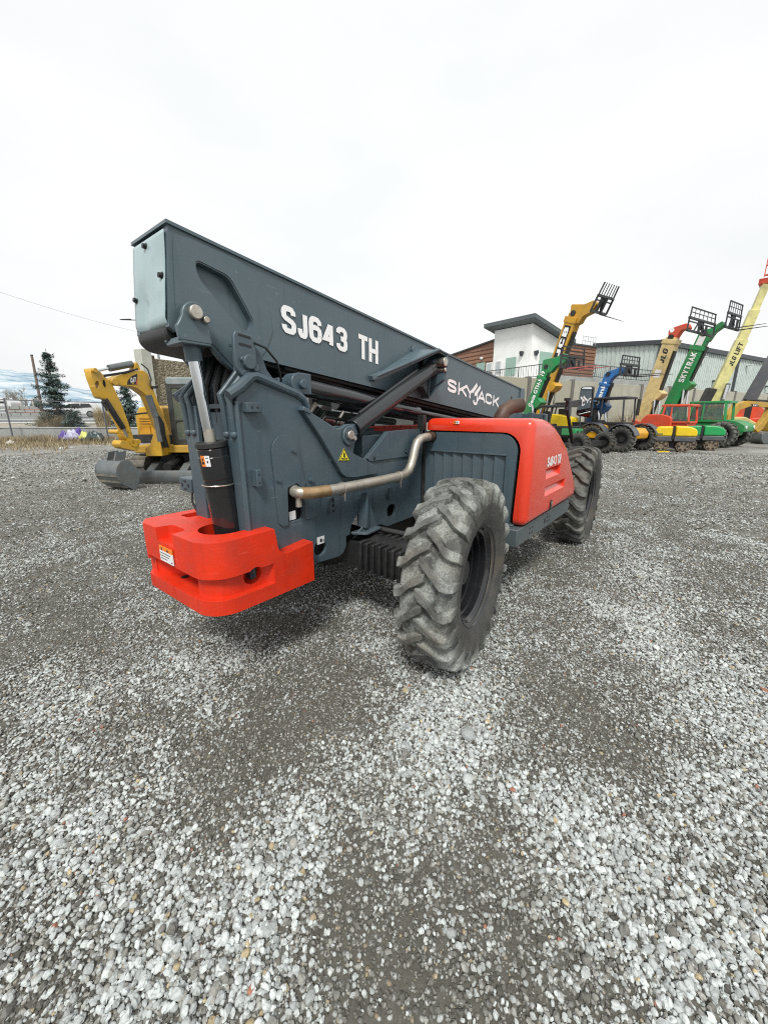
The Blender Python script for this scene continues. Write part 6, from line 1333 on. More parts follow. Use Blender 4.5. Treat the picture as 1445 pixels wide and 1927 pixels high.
M_brown = slatted("brown corrugated cladding", (.27, .14, .09)); M_clad = slatted("pale green grey cladding", (.56, .64, .61)); M_wood2 = slatted("brown timber", (.22, .10, .03))
# white stucco block
T0 = at(1001, 640, 43); T0.z = 0
zc_ = z_at(1001, 608, T0); Lp = line_hit(929, T0, vD, 9); zL = z_at(929, 622, Lp); Rp = T0 + wD * 5.0; zR = zc_ - 1.35
tb = thing("white_building", "white stucco block with a grey sloping roof behind the boom, left of the metal warehouse", "building", T0)
def rel(P, T=T0): return P - T
B_ = Lp + (Rp - T0)
m_ = MB(); m_.add([rel(Vector((p.x, p.y, z))) for p, z in ((T0, 0), (Rp, 0), (B_, 0), (Lp, 0), (T0, zc_), (Rp, zR), (B_, zR + zL - zc_), (Lp, zL))], [(0, 1, 5, 4), (1, 2, 6, 5), (2, 3, 7, 6), (3, 0, 4, 7), (4, 5, 6, 7)]); m_.build("wall", M_stucco, tb, smooth=0)
ov = .9
def roofp(a, b, dz): return T0 + wD * a + vD * b + UPV * (zc_ + dz - 1.35 * a / 5.0 + (zL - zc_) * b / (Lp - T0).length) - T0
LL = (Lp - T0).length
m_ = MB(); q_ = [(-ov, -ov), (5.0 + ov, -ov), (5.0 + ov, LL + ov), (-ov, LL + ov)]; m_.add([roofp(a, b, .06) for a, b in q_] + [roofp(a, b, .50) for a, b in q_], [(3, 2, 1, 0), (4, 5, 6, 7), (0, 1, 5, 4), (1, 2, 6, 5), (2, 3, 7, 6), (3, 0, 4, 7)]); m_.build("roof", mat("grey roof fascia", (.10, .12, .125), .5, vary=.1), tb, bevel=.04)
wn = MB(); face_rect(wn, T0, vD, 953, 674, 969, 706, .02); wno = wn.build("window", M_tealglass, tb, smooth=0)
for x0, y0, x1, y1 in ((916, 683, 926, 700), (933, 680, 943, 700)):
    wn = MB(); face_rect(wn, T0, vD, x0, y0, x1, y1, .02, .08); o = wn.build("window_frame", M_frame, tb, smooth=0); wn = MB(); face_rect(wn, T0, vD, x0 + 1.8, y0 + 1.5, x1 - 1.8, y1, .11, .01); wn.build("pane", mat("pale grey glass", (.45, .5, .5), .1), o, smooth=0)
wn = MB(); face_rect(wn, T0, wD, 1016, 661, 1050, 706, .02); wn.build("window", M_tealglass, tb, smooth=0)
for px, py, d in ((983, 667, vD), (1006.5, 666, wD)):
    a = face_pt(px, py, T0, d) - T0; n_ = Vector((d.y, -d.x, 0)); n_ = n_ if n_.dot(CAM - T0) > 0 else -n_; m_ = MB(); m_.tube([a + n_ * .16 + UPV * .28, a + n_ * .2 + UPV * .05, a + n_ * .18 - UPV * .18], [.25, .22, .08], 12); m_.build("wall_lamp", M_trim, tb)
# brown corrugated wing left of it, and another piece right of it
def slat_wall(name, parent, P, d, L, z0a, z1a, z1b, m, pitch=.42, vertical=False, T=None, depth=.09):
    mb = MB(); n = Vector((d.y, -d.x, 0)).normalized(); n = n if n.dot(CAM - P) > 0 else -n
    if vertical:
        k = int(L / pitch)
        for i in range(k):
            a, b = i * pitch, i * pitch + pitch * .55; f = (i + .5) / k; zt_ = z1a + (z1b - z1a) * f; mb.plate([(a, z0a), (b, z0a), (b, zt_), (a, zt_)], 0, depth, fn=lambda s_, z_, t: P - T + d * s_ + UPV * z_ + n * t)
    else:
        z = z0a
        while z < max(z1a, z1b) - .05:
            def ext(zz): 
                if abs(z1b - z1a) < 1e-6: return L
                f = (zz - z1a) / (z1b - z1a); return L * min(1, max(0, f)) if z1b < z1a else L
            e = L
            if z + pitch > z1b: e = L * max(0, (z1a - z - pitch) / max(1e-6, (z1a - z1b))) if z1a > z1b else L
            if e > .2: mb.plate([(0, z), (0, z + pitch * .8), (depth, z + pitch * .62), (depth, z + .02)], 0, e, fn=lambda q1, z_, t: P - T + d * t + UPV * z_ + n * q1)
            z += pitch
    mb.plate([(0, z0a), (L, z0a), (L, z1b), (0, z1a)], -.12, -.01, fn=lambda s_, z_, t: P - T + d * s_ + UPV * z_ + n * t)
    return mb.build(name, m, parent, smooth=0)
bw0 = Lp + vD * .1 + wD * .3; bwg = thing("brown_wing", "brown ribbed lean-to wing left of the white stucco block", "building", bw0)
za = z_at(930, 640, bw0); bw1 = line_hit(838, bw0, vD, 7); zb_ = z_at(848, 666, line_hit(848, bw0, vD, 7)) - .3; LB = (bw1 - bw0).length
slat_wall("wall", bwg, bw0, vD, LB, 0.2, za, zb_, M_brown, .45, T=bw0)
m_ = MB(); m_.bar(UPV * (za + .05) - vD * .0, bw1 - bw0 + UPV * (zb_ + .05), .5, .16); m_.build("roof", M_trim, bwg)
wn = MB(); face_rect(wn, bw0, vD, 898.5, 684, 913, 704, .12, .06); 
for v_i in range(len(wn.v)): wn.v[v_i] = tuple(Vector(wn.v[v_i]) - Vector((bw0.x, bw0.y, 0)) + Vector((0, 0, 0)))
wn.build("window", M_tealglass, bwg, smooth=0)
a = face_pt(906, 675, bw0, vD) - bw0; m_ = MB(); m_.sphere(a + (CAM - bw0).normalized() * .3, .22, 10, 7, (1, 1, .7)); m_.build("wall_lamp", M_frame, bwg)
# fix: the stucco block's own openings were placed in world space, bring them to its base
for o in list(tb.children_recursive):
    if o.name.split('.')[0] in ("window", "window_frame", "pane"):
        for v in o.data.vertices: v.co -= Vector((T0.x, T0.y, 0))
r0 = T0 + wD * 5.2 + vD * 1.4; bpi = thing("brown_stair_tower", "brown ribbed stair tower between the white block and the grey warehouse", "building", r0)
r1 = line_hit(1116, r0, wD, 7); zt1 = z_at(1090, 651, line_hit(1090, r0, wD, 7)); slat_wall("wall", bpi, r0, wD, (r1 - r0).length, .2, zt1, zt1, M_brown, .40, T=r0)
m_ = MB(); m_.bar(UPV * (zt1 + .08), r1 - r0 + UPV * (zt1 + .08), .4, .18); m_.build("roof", M_trim, bpi)
rl = thing("roof_railing", "thin rooftop guard rail above the brown stair tower", "railing", r0 + UPV * (zt1 + .17)); 
ga, gb = line_hit(1090, r0, wD, 7) - r0, line_hit(1116, r0, wD, 8) - r0
m_ = MB()
for z in (.45, .95): m_.bar(ga + UPV * z, gb + UPV * z, .04, .04)
m_.build("rail", mat("pale rail steel", (.4, .42, .43), .5), rl)
for k in range(6): m_ = MB(); p_ = ga.lerp(gb, k / 5); m_.bar(p_, p_ + UPV * 1.0, .04, .04); m_.build("rail_post", MATS["pale rail steel"], rl)
# grey warehouse
G0 = at(1233, 700, 46); G0.z = 0; gzt = z_at(1233, 646, G0); wh = thing("metal_warehouse", "long pale green grey metal warehouse with dark trim at the right", "building", G0)
GL = line_hit(1114, G0, vD, 8); gzl = z_at(1116, 651, line_hit(1116, G0, vD, 8)); LGL = (GL - G0).length
slat_wall("wall", wh, G0, vD, LGL, 0, gzt, gzl, M_clad, .55, True, G0, .05); slat_wall("wall", wh, G0, wD, 95, 0, gzt, gzt, M_clad, .55, True, G0, .05)
m_ = MB(); m_.bar(UPV * (gzt + .1) - vD * .2, vD * LGL + UPV * (gzl + .1), .7, .45); m_.mark(); m_.bar(UPV * (gzt + .1) - wD * .3, wD * 95 + UPV * (gzt + .1), .7, .5); m_.build("roof_trim", M_trim, wh)
m_ = MB(); 
for k, s_ in enumerate((-.02, 6.6, 20.5, 34.5, 48.5)): q0 = wD * s_ - vD * .1; m_.mark(); m_.bar(q0, q0 + UPV * gzt, .34, .34)
m_.build("downpipe", M_trim, wh)
m_ = MB(); m_.add([UPV * (gzt + .3), wD * 95 + UPV * (gzt + .3), wD * 95 + vD * LGL + UPV * (gzl + .3), vD * LGL + UPV * (gzl + .3)], [(0, 1, 2, 3)]); m_.build("roof", mat("warehouse roof", (.35, .38, .38), .6), wh)
for px, py in ((1318, 672), (1404, 687), (1340, 717), (1439, 727)):
    a = face_pt(px, py, G0, wD) - G0; m_ = MB(); m_.bar(a - vD * .1, a - vD * .7, .5, .22, h1=.08); m_.build("wall_lamp", M_trim if py > 700 else M_frame, wh)
# balcony
K0 = at(1058, 690, 34); K0.z = 0; zdk = z_at(1058, 706, K0); bal = thing("balcony_deck", "grey balcony deck on concrete columns above the precast wall", "balcony", K0)
KL = line_hit(880, K0, vD, 5.5) - K0; KR = line_hit(1236, K0, wD, 5.5) - K0
m_ = MB(); m_.plate([(0, 0), ((KR).dot(wD), 0), ((KR).dot(wD), 6), (6, 6), (6, (KL).dot(vD)), (0, (KL).dot(vD))], zdk - .5, zdk, fn=lambda a, b, t: wD * a + vD * b + UPV * t); m_.build("deck_slab", M_conc, bal)
m_ = MB(); m_.bar(wD * .5 + vD * .6 + UPV * (zdk - .95), KR + vD * .6 + UPV * (zdk - .95), .3, .8); m_.build("timber_beam", M_wood2, bal)
for k in range(5): m_ = MB(); q0 = wD * (.3 + 4.1 * k) + vD * .3; m_.bar(q0, q0 + UPV * (zdk - .5), .45, .45); m_.build("column", M_conc, bal)
M_rail = mat("dark rail steel", (.09, .095, .10), .5); rg = thing("balcony_railing", "dark vertical bar railing along the balcony edge", "railing", K0 + UPV * zdk)
for d, K in ((vD, KL), (wD, KR)):
    m_ = MB(); m_.bar(UPV * 1.08, K + UPV * 1.08, .06, .07); m_.mark(); m_.bar(UPV * .1, K + UPV * .1, .05, .06); m_.build("rail", M_rail, rg)
    n_ = int(K.length / .28); m_ = MB()
    for i in range(n_): q0 = K * (i / n_); m_.bar(q0 + UPV * .1, q0 + UPV * 1.08, .025 if i % 8 else .07, .025 if i % 8 else .07)
    m_.build("baluster_row", M_rail, rg, smooth=0)

# ================================================================== THE ROW OF MACHINES
h0 = dirv(.53, -.85); s0 = dirv(.85, .53)                               # heading, and the far side of it
nS = -s0                                                                # flank facing the camera
def lifter(name, label, cat, near, Rw, body, boomm, pivot, knee, tip, head_m, bw, bh, car, cab=None, hoodm=None, txt=None, group=None, cyl=True, head_pts=None, fender=False, chass=True, h=h0, s=s0, wheels=4, ws=2.0, ext=.80, hood_back=-3.6):
    nr = ground_at(*near); O = nr + s * 1.0; t = thing(name, label, cat, Vector((O.x, O.y, 0)), group=group); B = t.location
    L_ = lambda a, b, z: h * a + s * b + UPV * z
    for a in ((0, -2.75) if wheels == 4 else (0,)):
        for b_ in (-1.0, 1.0): far_wheel(t, L_(a, b_, Rw), s, Rw, Rw * .62)
        m_ = MB(); m_.bar(L_(a, -.85, Rw), L_(a, .85, Rw), .22, .22); m_.build("axle", M_dark, t)
    if chass:
        m_ = MB(); m_.plate(fillet([(-3.4, .62), (.45, .62), (.5, .9), (.3, 1.12), (-2.6, 1.18), (-3.5, 1.5), (-3.55, .8)], .08), -.42, .42, fn=lambda a, z, b: L_(a, b, z)); m_.build("chassis", body, t, bevel=.02)
    A, K, T = plane_pt(*pivot, O, h), plane_pt(*knee, O, h), plane_pt(*tip, O, h); A, K, T = A - B, K - B, T - B
    d = (K - A).normalized(); Lb = (K - A).length
    m_ = MB(); m_.bar(A - d * .15, A + d * Lb * ext, bw, bh, up=s.cross(d)); bo_ = m_.build("boom", boomm, t, bevel=.025)
    m_ = MB(); m_.bar(A + d * Lb * (ext - .02), K, bw * .82, bh * .82, up=s.cross(d)); m_.build("boom_extension", boomm, bo_, bevel=.02)
    m_ = MB(); m_.bar(A + d * Lb * (ext - .02), A + d * Lb * (ext + .03), bw * 1.12, bh * 1.14, up=s.cross(d)); m_.build("boom_collar", boomm, bo_, bevel=.015)
    m_ = MB(); v_ = s.cross(d); v_ = v_ if v_.dot(h) > 0 else -v_; m_.bar(A + d * Lb * .1 + v_ * bh * .56, A + d * Lb * .86 + v_ * bh * .56, bw * .5, .09, up=v_); m_.build("hose_carrier", M_dark, bo_)
    if head_pts:
        P = [plane_pt(*p, O, h) - B for p in head_pts]; o = P[0]; m_ = MB(); m_.plate(fillet([((p - o).dot(h), p.z - o.z) for p in P], .08, 3), -bw * .38, bw * .38, fn=lambda a, z, b: o + L_(a, b, z)); m_.build("boom_head", head_m, bo_, bevel=.02)
    m_ = MB(); m_.cyl(K - s * (bw * .5), K + s * (bw * .5), bh * .22, n=14); m_.build("head_pin", M_dark, bo_)
    if cyl:
        for b_ in (-.3, .3):
            c0, c1 = A + h * .75 + s * b_ - UPV * .55, A + d * Lb * .33 + s * b_ + v_ * bh * .5; m_ = MB(); m_.tube([c0, c0.lerp(c1, .45)], .085, 12); m_.build("lift_cylinder", M_dark, t); m_ = MB(); m_.tube([c0.lerp(c1, .45), c1], .05, 10); m_.build("cylinder_rod", M_chrome, t)
        m_ = MB(); q1 = A + d * Lb * .36; m_.plate([(-.35, 0), (.35, .10), (.2, .38), (-.05, .30)], -bw * .62, bw * .62, fn=lambda a, c_, b: q1 + d * a + v_ * (bh * .4 + c_) + s * b); m_.build("cylinder_bracket", boomm, bo_, bevel=.015)
    carriage(t, plane_pt(*car['at'], O, h) - B, h, s, car['w'], car['h'], car['n'], R(car.get('tilt', 0)), car.get('fl', 1.2), car.get('fm'), car.get('round', False), car.get('forks', 2))
    if hoodm:
        m_ = MB(); m_.plate(fillet([(hood_back, .75), (hood_back, 1.45), (hood_back + .25, 1.75), (min(-1.7, hood_back + 1.4), 1.78), (-1.2, 1.62), (-1.15, .9), (-1.3, .75)], .14, 4), -1.1, -.42, fn=lambda a, z, b: L_(a, b, z)); m_.build("engine_hood", hoodm, t, bevel=.05, seg=3)
    if cab:
        a0, a1, b0, b1, z0, z1 = cab['box']; mm = cab['m']; m_ = MB(); k_ = cab.get('bar', .09)
        for a in (a0, a1):
            for b_ in (b0, b1): m_.bar(L_(a, b_, z0), L_(a + (.12 if a == a0 else -.1), b_ * .96, z1), k_, k_)
        for z in (z0, z1):
            for b_ in (b0, b1): m_.bar(L_(a0, b_ * (.96 if z == z1 else 1), z), L_(a1, b_ * (.96 if z == z1 else 1), z), k_, k_)
            for a in (a0, a1): m_.bar(L_(a, b0, z), L_(a, b1, z), k_, k_)
        am = (a0 + a1) / 2 - .2; m_.bar(L_(am, b0, z0), L_(am, b0 * .96, z1), k_ * .8, k_ * .8)
        co = m_.build("cab_frame", mm, t, bevel=.015)
        m_ = MB(); m_.box(L_((a0 + a1) / 2, (b0 + b1) / 2, z1 + .03), (a1 - a0, b1 - b0, .09), math.atan2(h.y, h.x)); m_.build("cab_roof", mm, co, bevel=.03)
        m_ = MB(); m_.box(L_((a0 + a1) / 2, (b0 + b1) / 2, (z0 + .75) / 2), (a1 - a0, b1 - b0, z0 - .75), math.atan2(h.y, h.x)); m_.build("cab_tub", mm if cab.get('tub', True) else M_dark, co, bevel=.03)
        m_ = MB(); m_.box(L_(a0 + .35, (b0 + b1) / 2, z0 + .05), (.45, .45, .16), math.atan2(h.y, h.x)); m_.box(L_(a0 + .15, (b0 + b1) / 2, z0 + .4), (.12, .45, .6), math.atan2(h.y, h.x)); m_.build("seat", M_dark, co, bevel=.03)
        if cab.get('glass', True):
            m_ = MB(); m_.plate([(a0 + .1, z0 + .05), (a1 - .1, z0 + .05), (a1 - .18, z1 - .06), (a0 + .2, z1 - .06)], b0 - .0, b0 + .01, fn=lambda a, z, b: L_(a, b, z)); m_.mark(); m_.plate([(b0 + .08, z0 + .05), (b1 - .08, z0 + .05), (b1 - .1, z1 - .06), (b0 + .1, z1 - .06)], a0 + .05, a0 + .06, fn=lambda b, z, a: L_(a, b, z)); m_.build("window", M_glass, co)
    if fender:
        for b_ in (-1.0, 1.0):
            m_ = MB(); pts = [(Rw * 1.14 * math.cos(R(a)), Rw * 1.14 * math.sin(R(a)) + Rw) for a in range(15, 176, 16)]; pts2 = [(x * .94, Rw + (z - Rw) * .94) for x, z in pts[::-1]]; a_ = fender.get('a', 0); m_.plate(pts + pts2, b_ - Rw * .36, b_ + Rw * .36, fn=lambda x, z, b: L_(a_ + x, b, z)); m_.build("fender", fender['m'], t, bevel=.01)
    return t, O, A, K, L_, bo_, B
# amber machine with the tallest knuckle head
t, O, A, K, L_, bo_, B = lifter("yellow_telehandler", "amber telehandler with its knuckle head raised above the white building", "telehandler", (1112, 848), .64, M_yel, M_yel, (1008, 795), (1083, 590), (1120, 580), M_yel, .52, .62,
    dict(at=(1126, 588), w=1.35, h=1.25, n=7, tilt=24, fl=1.35, forks=1), cab=dict(box=(-2.3, -.5, -1.0, -.1, 1.35, 2.3), m=M_carr, bar=.07, glass=False, tub=False), head_pts=[(1074, 606), (1079, 573), (1104, 573), (1122, 565), (1127, 572), (1116, 588), (1100, 596), (1092, 610)], fender=dict(m=M_dgr), hoodm=M_rol, ext=.94)
patch(bo_, A, K, .62, .90, .62, .52, .62, nS, M_ink, "logo_panel"); side_text(bo_, "JCB", A, K, .64, .885, .46, .56, .62, nS, M_white, name="logo_lettering", th=.24)
# green machine behind the red hood
t, O, A, K, L_, bo_, B = lifter("green_telehandler", "green telehandler with pink tipped forks, mostly hidden behind the red hood", "telehandler", (1086, 858), .50, M_grn, M_grn, (990, 792), (1031, 690), (1058, 676), M_grn, .36, .46,
    dict(at=(1076, 692), w=1.75, h=.85, n=2, fl=1.5, fm=M_pink, round=True), cab=dict(box=(-2.2, -.6, -.9, -.1, 1.2, 2.1), m=M_carr, bar=.06, glass=False, tub=False), head_pts=[(1022, 700), (1025, 677), (1050, 672), (1066, 664), (1068, 682), (1050, 688), (1038, 702)], chass=False)
def small_text(parent, txt, A, B, t0, t1, hfrac, bw, bh, n, m):
    d = (B - A); u = d * (t1 - t0); dn = d.normalized(); v = n.cross(dn).normalized(); v = v if (u.cross(v)).dot(n) > 0 else -v; hh = bh * hfrac; mb = MB(); lettering(mb, txt, A + d * t0 - v * hh / 2 + n * (bw / 2 + .012), u, v * hh, .03); return mb.build("lettering", m, parent, smooth=0)
small_text(bo_, "Genie GTH-5519", A, K, .28, .92, .5, .36, .46, nS, M_white)
m_ = MB(); m_.box(L_(-.55, -.72, 1.0), (.7, .55, .30), math.atan2(h0.y, h0.x)); fo = m_.build("front_frame", M_grn, t, bevel=.03)
m_ = MB()
for b_ in (-.86, -.58): m_.mark(); m_.cyl(L_(-.2, b_, 1.0), L_(-.194, b_, 1.0), .07, n=12)
m_.build("frame_hole", M_ink, fo)
# blue boom with orange body
t, O, A, K, L_, bo_, B = lifter("blue_telehandler", "blue boomed telehandler with an orange yellow body and black roll cage", "telehandler", (1166, 851), .62, M_org, M_blu, (1112, 800), (1148, 704), (1165, 700), M_blu, .40, .48,
    dict(at=(1183, 706), w=1.7, h=.85, n=8, fl=1.7, round=True), cab=dict(box=(-1.9, -.1, -.95, .1, 1.35, 2.5), m=M_carr, bar=.07, glass=False, tub=False), head_pts=[(1141, 715), (1143, 700), (1156, 696), (1172, 690), (1173, 702), (1160, 707), (1151, 716)], fender=dict(m=M_dgr), ws=1.8)
small_text(bo_, "Genie", A, K, .40, .86, .5, .40, .48, nS, M_white)
m_ = MB(); m_.plate(fillet([(-1.75, .62), (-.78, .62), (-.72, 1.15), (-.85, 1.28), (-1.75, 1.2)], .08), -1.45, -.7, fn=lambda a, z, b: L_(a, b, z)); so_ = m_.build("side_box", M_org, t, bevel=.03)
m_ = MB(); capitals(m_, "JCB", L_(-1.5, -1.455, .92), h0 * .55, UPV * .13, 1, .24, lift=.003, nrm_=nS); m_.build("logo_lettering", M_white, so_, smooth=0)
# cream boom with red head and red cab
t, O, A, K, L_, bo_, B = lifter("cream_telehandler", "cream boomed telehandler with red head, red hood and red cab", "telehandler", (1305, 846), .62, M_rd2, M_crm, (1207, 800), (1266, 635), (1300, 606), M_rd2, .56, .62,
    dict(at=(1318, 627), w=3.1, h=1.05, n=7, fl=.3, round=True, forks=2), cab=dict(box=(-1.75, -.45, -1.0, -.05, 1.35, 2.2), m=M_rd2, bar=.10), hoodm=M_rd2, ext=.95, hood_back=-2.7, head_pts=[(1260, 642), (1261, 622), (1272, 616), (1296, 608), (1300, 618), (1284, 622), (1272, 640)])
side_text(bo_, "JLG", A, K, .72, .87, .42, .56, .62, nS, M_ink, shear=.2, name="logo_lettering"); patch(bo_, A, K, .56, .65, .5, .56, .62, nS, M_label)
m_ = MB(); q_ = K - h0 * .0 - nS * -.0; pw_ = plane_pt(1268, 622, O, h0) - B; m_.cyl(pw_ + nS * .215, pw_ + nS * .225, .11, n=16); m_.build("head_disc", M_white, bo_); m_ = MB(); pw_ = plane_pt(1216, 782, O, h0) - B; m_.cyl(L_(-3.1, -.75, 1.7), L_(-3.1, -.75, 2.6), .09, n=12); m_.build("exhaust_stack", M_dark, t)
# green machine with white lettering
t, O, A, K, L_, bo_, B = lifter("green_telehandler", "green telehandler with large white lettering up its boom and an open green cab", "telehandler", (1353, 842), .70, M_grn, M_grn, (1258, 775), (1328, 628), (1355, 612), M_grn, .56, .66,
    dict(at=(1377, 618), w=1.85, h=1.25, n=7, fl=1.5, round=True), cab=dict(box=(-1.7, .0, -1.0, .1, 1.40, 2.4), m=M_grn, bar=.12), hoodm=None, ext=.82, head_pts=[(1320, 640), (1324, 622), (1340, 618), (1362, 604), (1366, 612), (1346, 626), (1334, 644)])
side_text(bo_, "SKYTRAK", A, K, .40, .77, .44, .56, .66, nS, M_white); patch(bo_, A, K, .86, .97, .55, .5, .60, nS, M_label)
m_ = MB(); m_.plate(fillet([(-.1, .85), (-.1, 1.5), (.5, 1.4), (.85, 1.2), (.85, .85)], .08), -.85, .6, fn=lambda a, z, b: L_(a, b, z)); m_.build("front_hood", M_grn, t, bevel=.04); m_ = MB(); m_.plate(fillet([(-3.4, 1.2), (-3.5, 1.75), (-3.0, 1.95), (-2.3, 1.7), (-2.3, 1.2)], .1), -1.0, .5, fn=lambda a, z, b: L_(a, b, z)); m_.build("rear_cowl", M_grn, t, bevel=.05)
for b_ in (-.7, .45): m_ = MB(); m_.cyl(L_(.85, b_, 1.1), L_(.89, b_, 1.1), .08, n=12); m_.build("headlight", M_label, t)
# pale yellow boom lift with a red basket
O6 = at(1340, 800, 28); O6.z = 0; bl6 = thing("boom_lift", "pale yellow boom lift rising highest at the right with a red basket", "boom lift", O6); h6 = dirv(.9, -.43); s6 = dirv(.43, .9)
pp6 = lambda px, py: plane_pt(px, py, O6, h6) - O6
A, M6, K = pp6(1330, 775), pp6(1395, 640), pp6(1441, 535); d = (M6 - A).normalized(); m_ = MB(); m_.bar(A, M6, .55, .62, up=s6.cross(d)); bo_ = m_.build("boom", M_pal, bl6, bevel=.02)
m_ = MB(); m_.bar(M6 - d * .3, M6.lerp(K, .55), .46, .50, up=s6.cross(d)); m_.build("boom_extension", M_pal, bo_, bevel=.02); m_ = MB(); m_.bar(M6.lerp(K, .5), K, .36, .38, up=s6.cross(d)); m_.build("fly_boom", M_pal, bo_, bevel=.02)
side_text(bo_, "JLG", A, M6, .65, .77, .42, .55, .62, -s6, M_ink, .2, "logo_lettering"); side_text(bo_, "LIFT", A, M6, .80, .95, .42, .55, .62, -s6, M_ink, .2, "logo_lettering")
m_ = MB(); m_.tube([pp6(1352, 765) - s6 * .3, pp6(1368, 722) - s6 * .3], .13, 12); m_.build("lift_cylinder", M_steel, bl6); m_ = MB(); m_.tube([pp6(1357, 752) - s6 * .5, pp6(1365, 725) - s6 * .5], .08, 10); m_.build("cylinder_rod", M_chrome, bl6)
m_ = MB(); q_ = pp6(1332, 748); m_.bar(q_ - UPV * 1.2 - h6 * .4, q_ + UPV * .6 + h6 * .1, .9, .5); m_.build("counter_mass", M_dark, bl6, bevel=.04)
m_ = MB(); m_.plate(fillet([(-1.6, .5), (2.2, .5), (2.2, 1.1), (1.4, 1.6), (-1.6, 1.6)], .1), -1.1, 1.1, fn=lambda a, z, b: h6 * a + s6 * b + UPV * z); m_.build("turret_body", M_pal, bl6, bevel=.04)
for a in (-1.3, 1.8):
    for b_ in (-1.1, 1.1): far_wheel(bl6, h6 * a + s6 * b_ + UPV * .5, s6, .5, .35)
bk0 = K + UPV * .1; m_ = MB(); m_.box(bk0 + h6 * .9 + UPV * .1, (2.4, 1.0, .34), math.atan2(s6.y, s6.x) + 1.2); bko_ = m_.build("basket_floor", M_rd2, bl6, bevel=.03)
m_ = MB(); bx_, by_ = dirv(.98, .2), dirv(-.2, .98); cb = bk0 + h6 * .9 + UPV * .28
for z in (.1, .65, 1.2):
    for y_ in (-.45, .45): m_.bar(cb - bx_ * 1.1 + by_ * y_ + UPV * z, cb + bx_ * 1.1 + by_ * y_ + UPV * z, .05, .05)
    for x_ in (-1.1, 1.1): m_.bar(cb + bx_ * x_ - by_ * .45 + UPV * z, cb + bx_ * x_ + by_ * .45 + UPV * z, .05, .05)
for x_ in (-1.1, -.37, .37, 1.1):
    for y_ in (-.45, .45): m_.bar(cb + bx_ * x_ + by_ * y_, cb + bx_ * x_ + by_ * y_ + UPV * 1.2, .05, .05)
m_.build("basket_rail", M_rd2, bl6)
# charcoal boom at the right edge
O7 = at(1420, 800, 27); O7.z = 0; c7 = thing("charcoal_telehandler", "charcoal boomed machine with red bodywork at the right edge", "telehandler", O7); p7 = lambda px, py: plane_pt(px, py, O7, h6) - O7
A, K = p7(1396, 775), p7(1475, 640); m_ = MB(); m_.bar(A, K, .5, .58, up=s6.cross((K - A).normalized())); b7 = m_.build("boom", M_dgr, c7, bevel=.02); m_ = MB(); m_.tube([p7(1412, 770) - s6 * .1, p7(1455, 690) - s6 * .1], .06, 8); m_.build("lift_cylinder", M_steel, c7)
m_ = MB(); m_.plate(fillet([(-2.2, .7), (3.0, .7), (3.0, 1.35), (.6, 1.5), (-.2, 1.55), (-2.2, 1.2)], .1), -.9, .9, fn=lambda a, z, b: h6 * a + s6 * b + UPV * z); m_.build("body", M_rd2, c7, bevel=.04)
m_ = MB(); q_ = p7(1397, 790); q_.z = 1.85; octo = [(.82 * math.cos(R(a + 22.5)), .62 * math.sin(R(a + 22.5))) for a in range(0, 360, 45)]; m_.plate(octo, -.8, .5, fn=lambda a, b, t: q_ + h6 * a + UPV * b + s6 * t); ob = m_.build("engine_cover", M_rd2, c7, bevel=.03); m_ = MB(); m_.plate([(-.22, -.64), (.12, -.64), (.12, .64), (-.22, .64)], -.815, .51, fn=lambda a, b, t: q_ + h6 * a + UPV * b + s6 * t); m_.build("cover_band", M_ink, ob)
for a in (-1.2, 1.8):
    for b_ in (-1.0, 1.0): far_wheel(c7, h6 * a + s6 * b_ + UPV * .62, s6, .62, .62 * .62)
# digger arm at the right edge
O8 = at(1400, 836, 24); O8.z = 0; e8 = thing("mini_excavator", "small yellow excavator reaching in at the right edge with a dark bucket", "excavator", O8); h8 = dirv(-.97, -.25); s8 = dirv(-.25, .97)
p8 = lambda px, py, off=0: plane_pt(px, py, O8, h8) - O8 - s8 * off
def plate8(pts, w, name, m, par=None, rr=.06):
    P = [p8(*p) for p in pts]; o = P[0]; m_ = MB(); m_.plate(fillet([((p - o).dot(h8), p.z - o.z) for p in P], rr, 3), -w / 2, w / 2, fn=lambda a, b, t: o + h8 * a + UPV * b + s8 * t); return m_.build(name, m, par or e8, bevel=.02)
b8 = plate8([(1362, 795), (1366, 780), (1382, 761), (1402, 754), (1446, 758), (1490, 762), (1490, 772), (1446, 767), (1408, 764), (1388, 771), (1374, 790)], .3, "boom", mpaint("old digger yellow", (.50, .30, .03)))
plate8([(1446, 764), (1455, 768), (1432, 806), (1422, 814), (1417, 808), (1436, 785)], .26, "stick", MATS["old digger yellow"]); plate8([(1422, 815), (1432, 812), (1446, 816), (1444, 826), (1434, 834), (1424, 834), (1420, 826)], .7, "bucket", M_steel)
m_ = MB(); m_.tube([p8(1402, 752, 0), p8(1475, 756, 0)], .06, 8); m_.build("stick_cylinder", M_dark, e8); m_ = MB(); q_ = p8(1484, 800); m_.plate(rrect(-1.0, 1.0, .7, 1.6, .1), -.8, .8, fn=lambda a, z, b: Vector((q_.x, q_.y, 0)) + h8 * a + s8 * b + UPV * z); m_.build("house", MATS["old digger yellow"], e8, bevel=.05)
m_ = MB(); m_.plate(rrect(-1.1, 1.1, .0, .6, .25), -.9, .9, fn=lambda a, z, b: Vector((q_.x, q_.y, 0)) + h8 * a + s8 * b + UPV * z); m_.build("track", M_mud, e8)
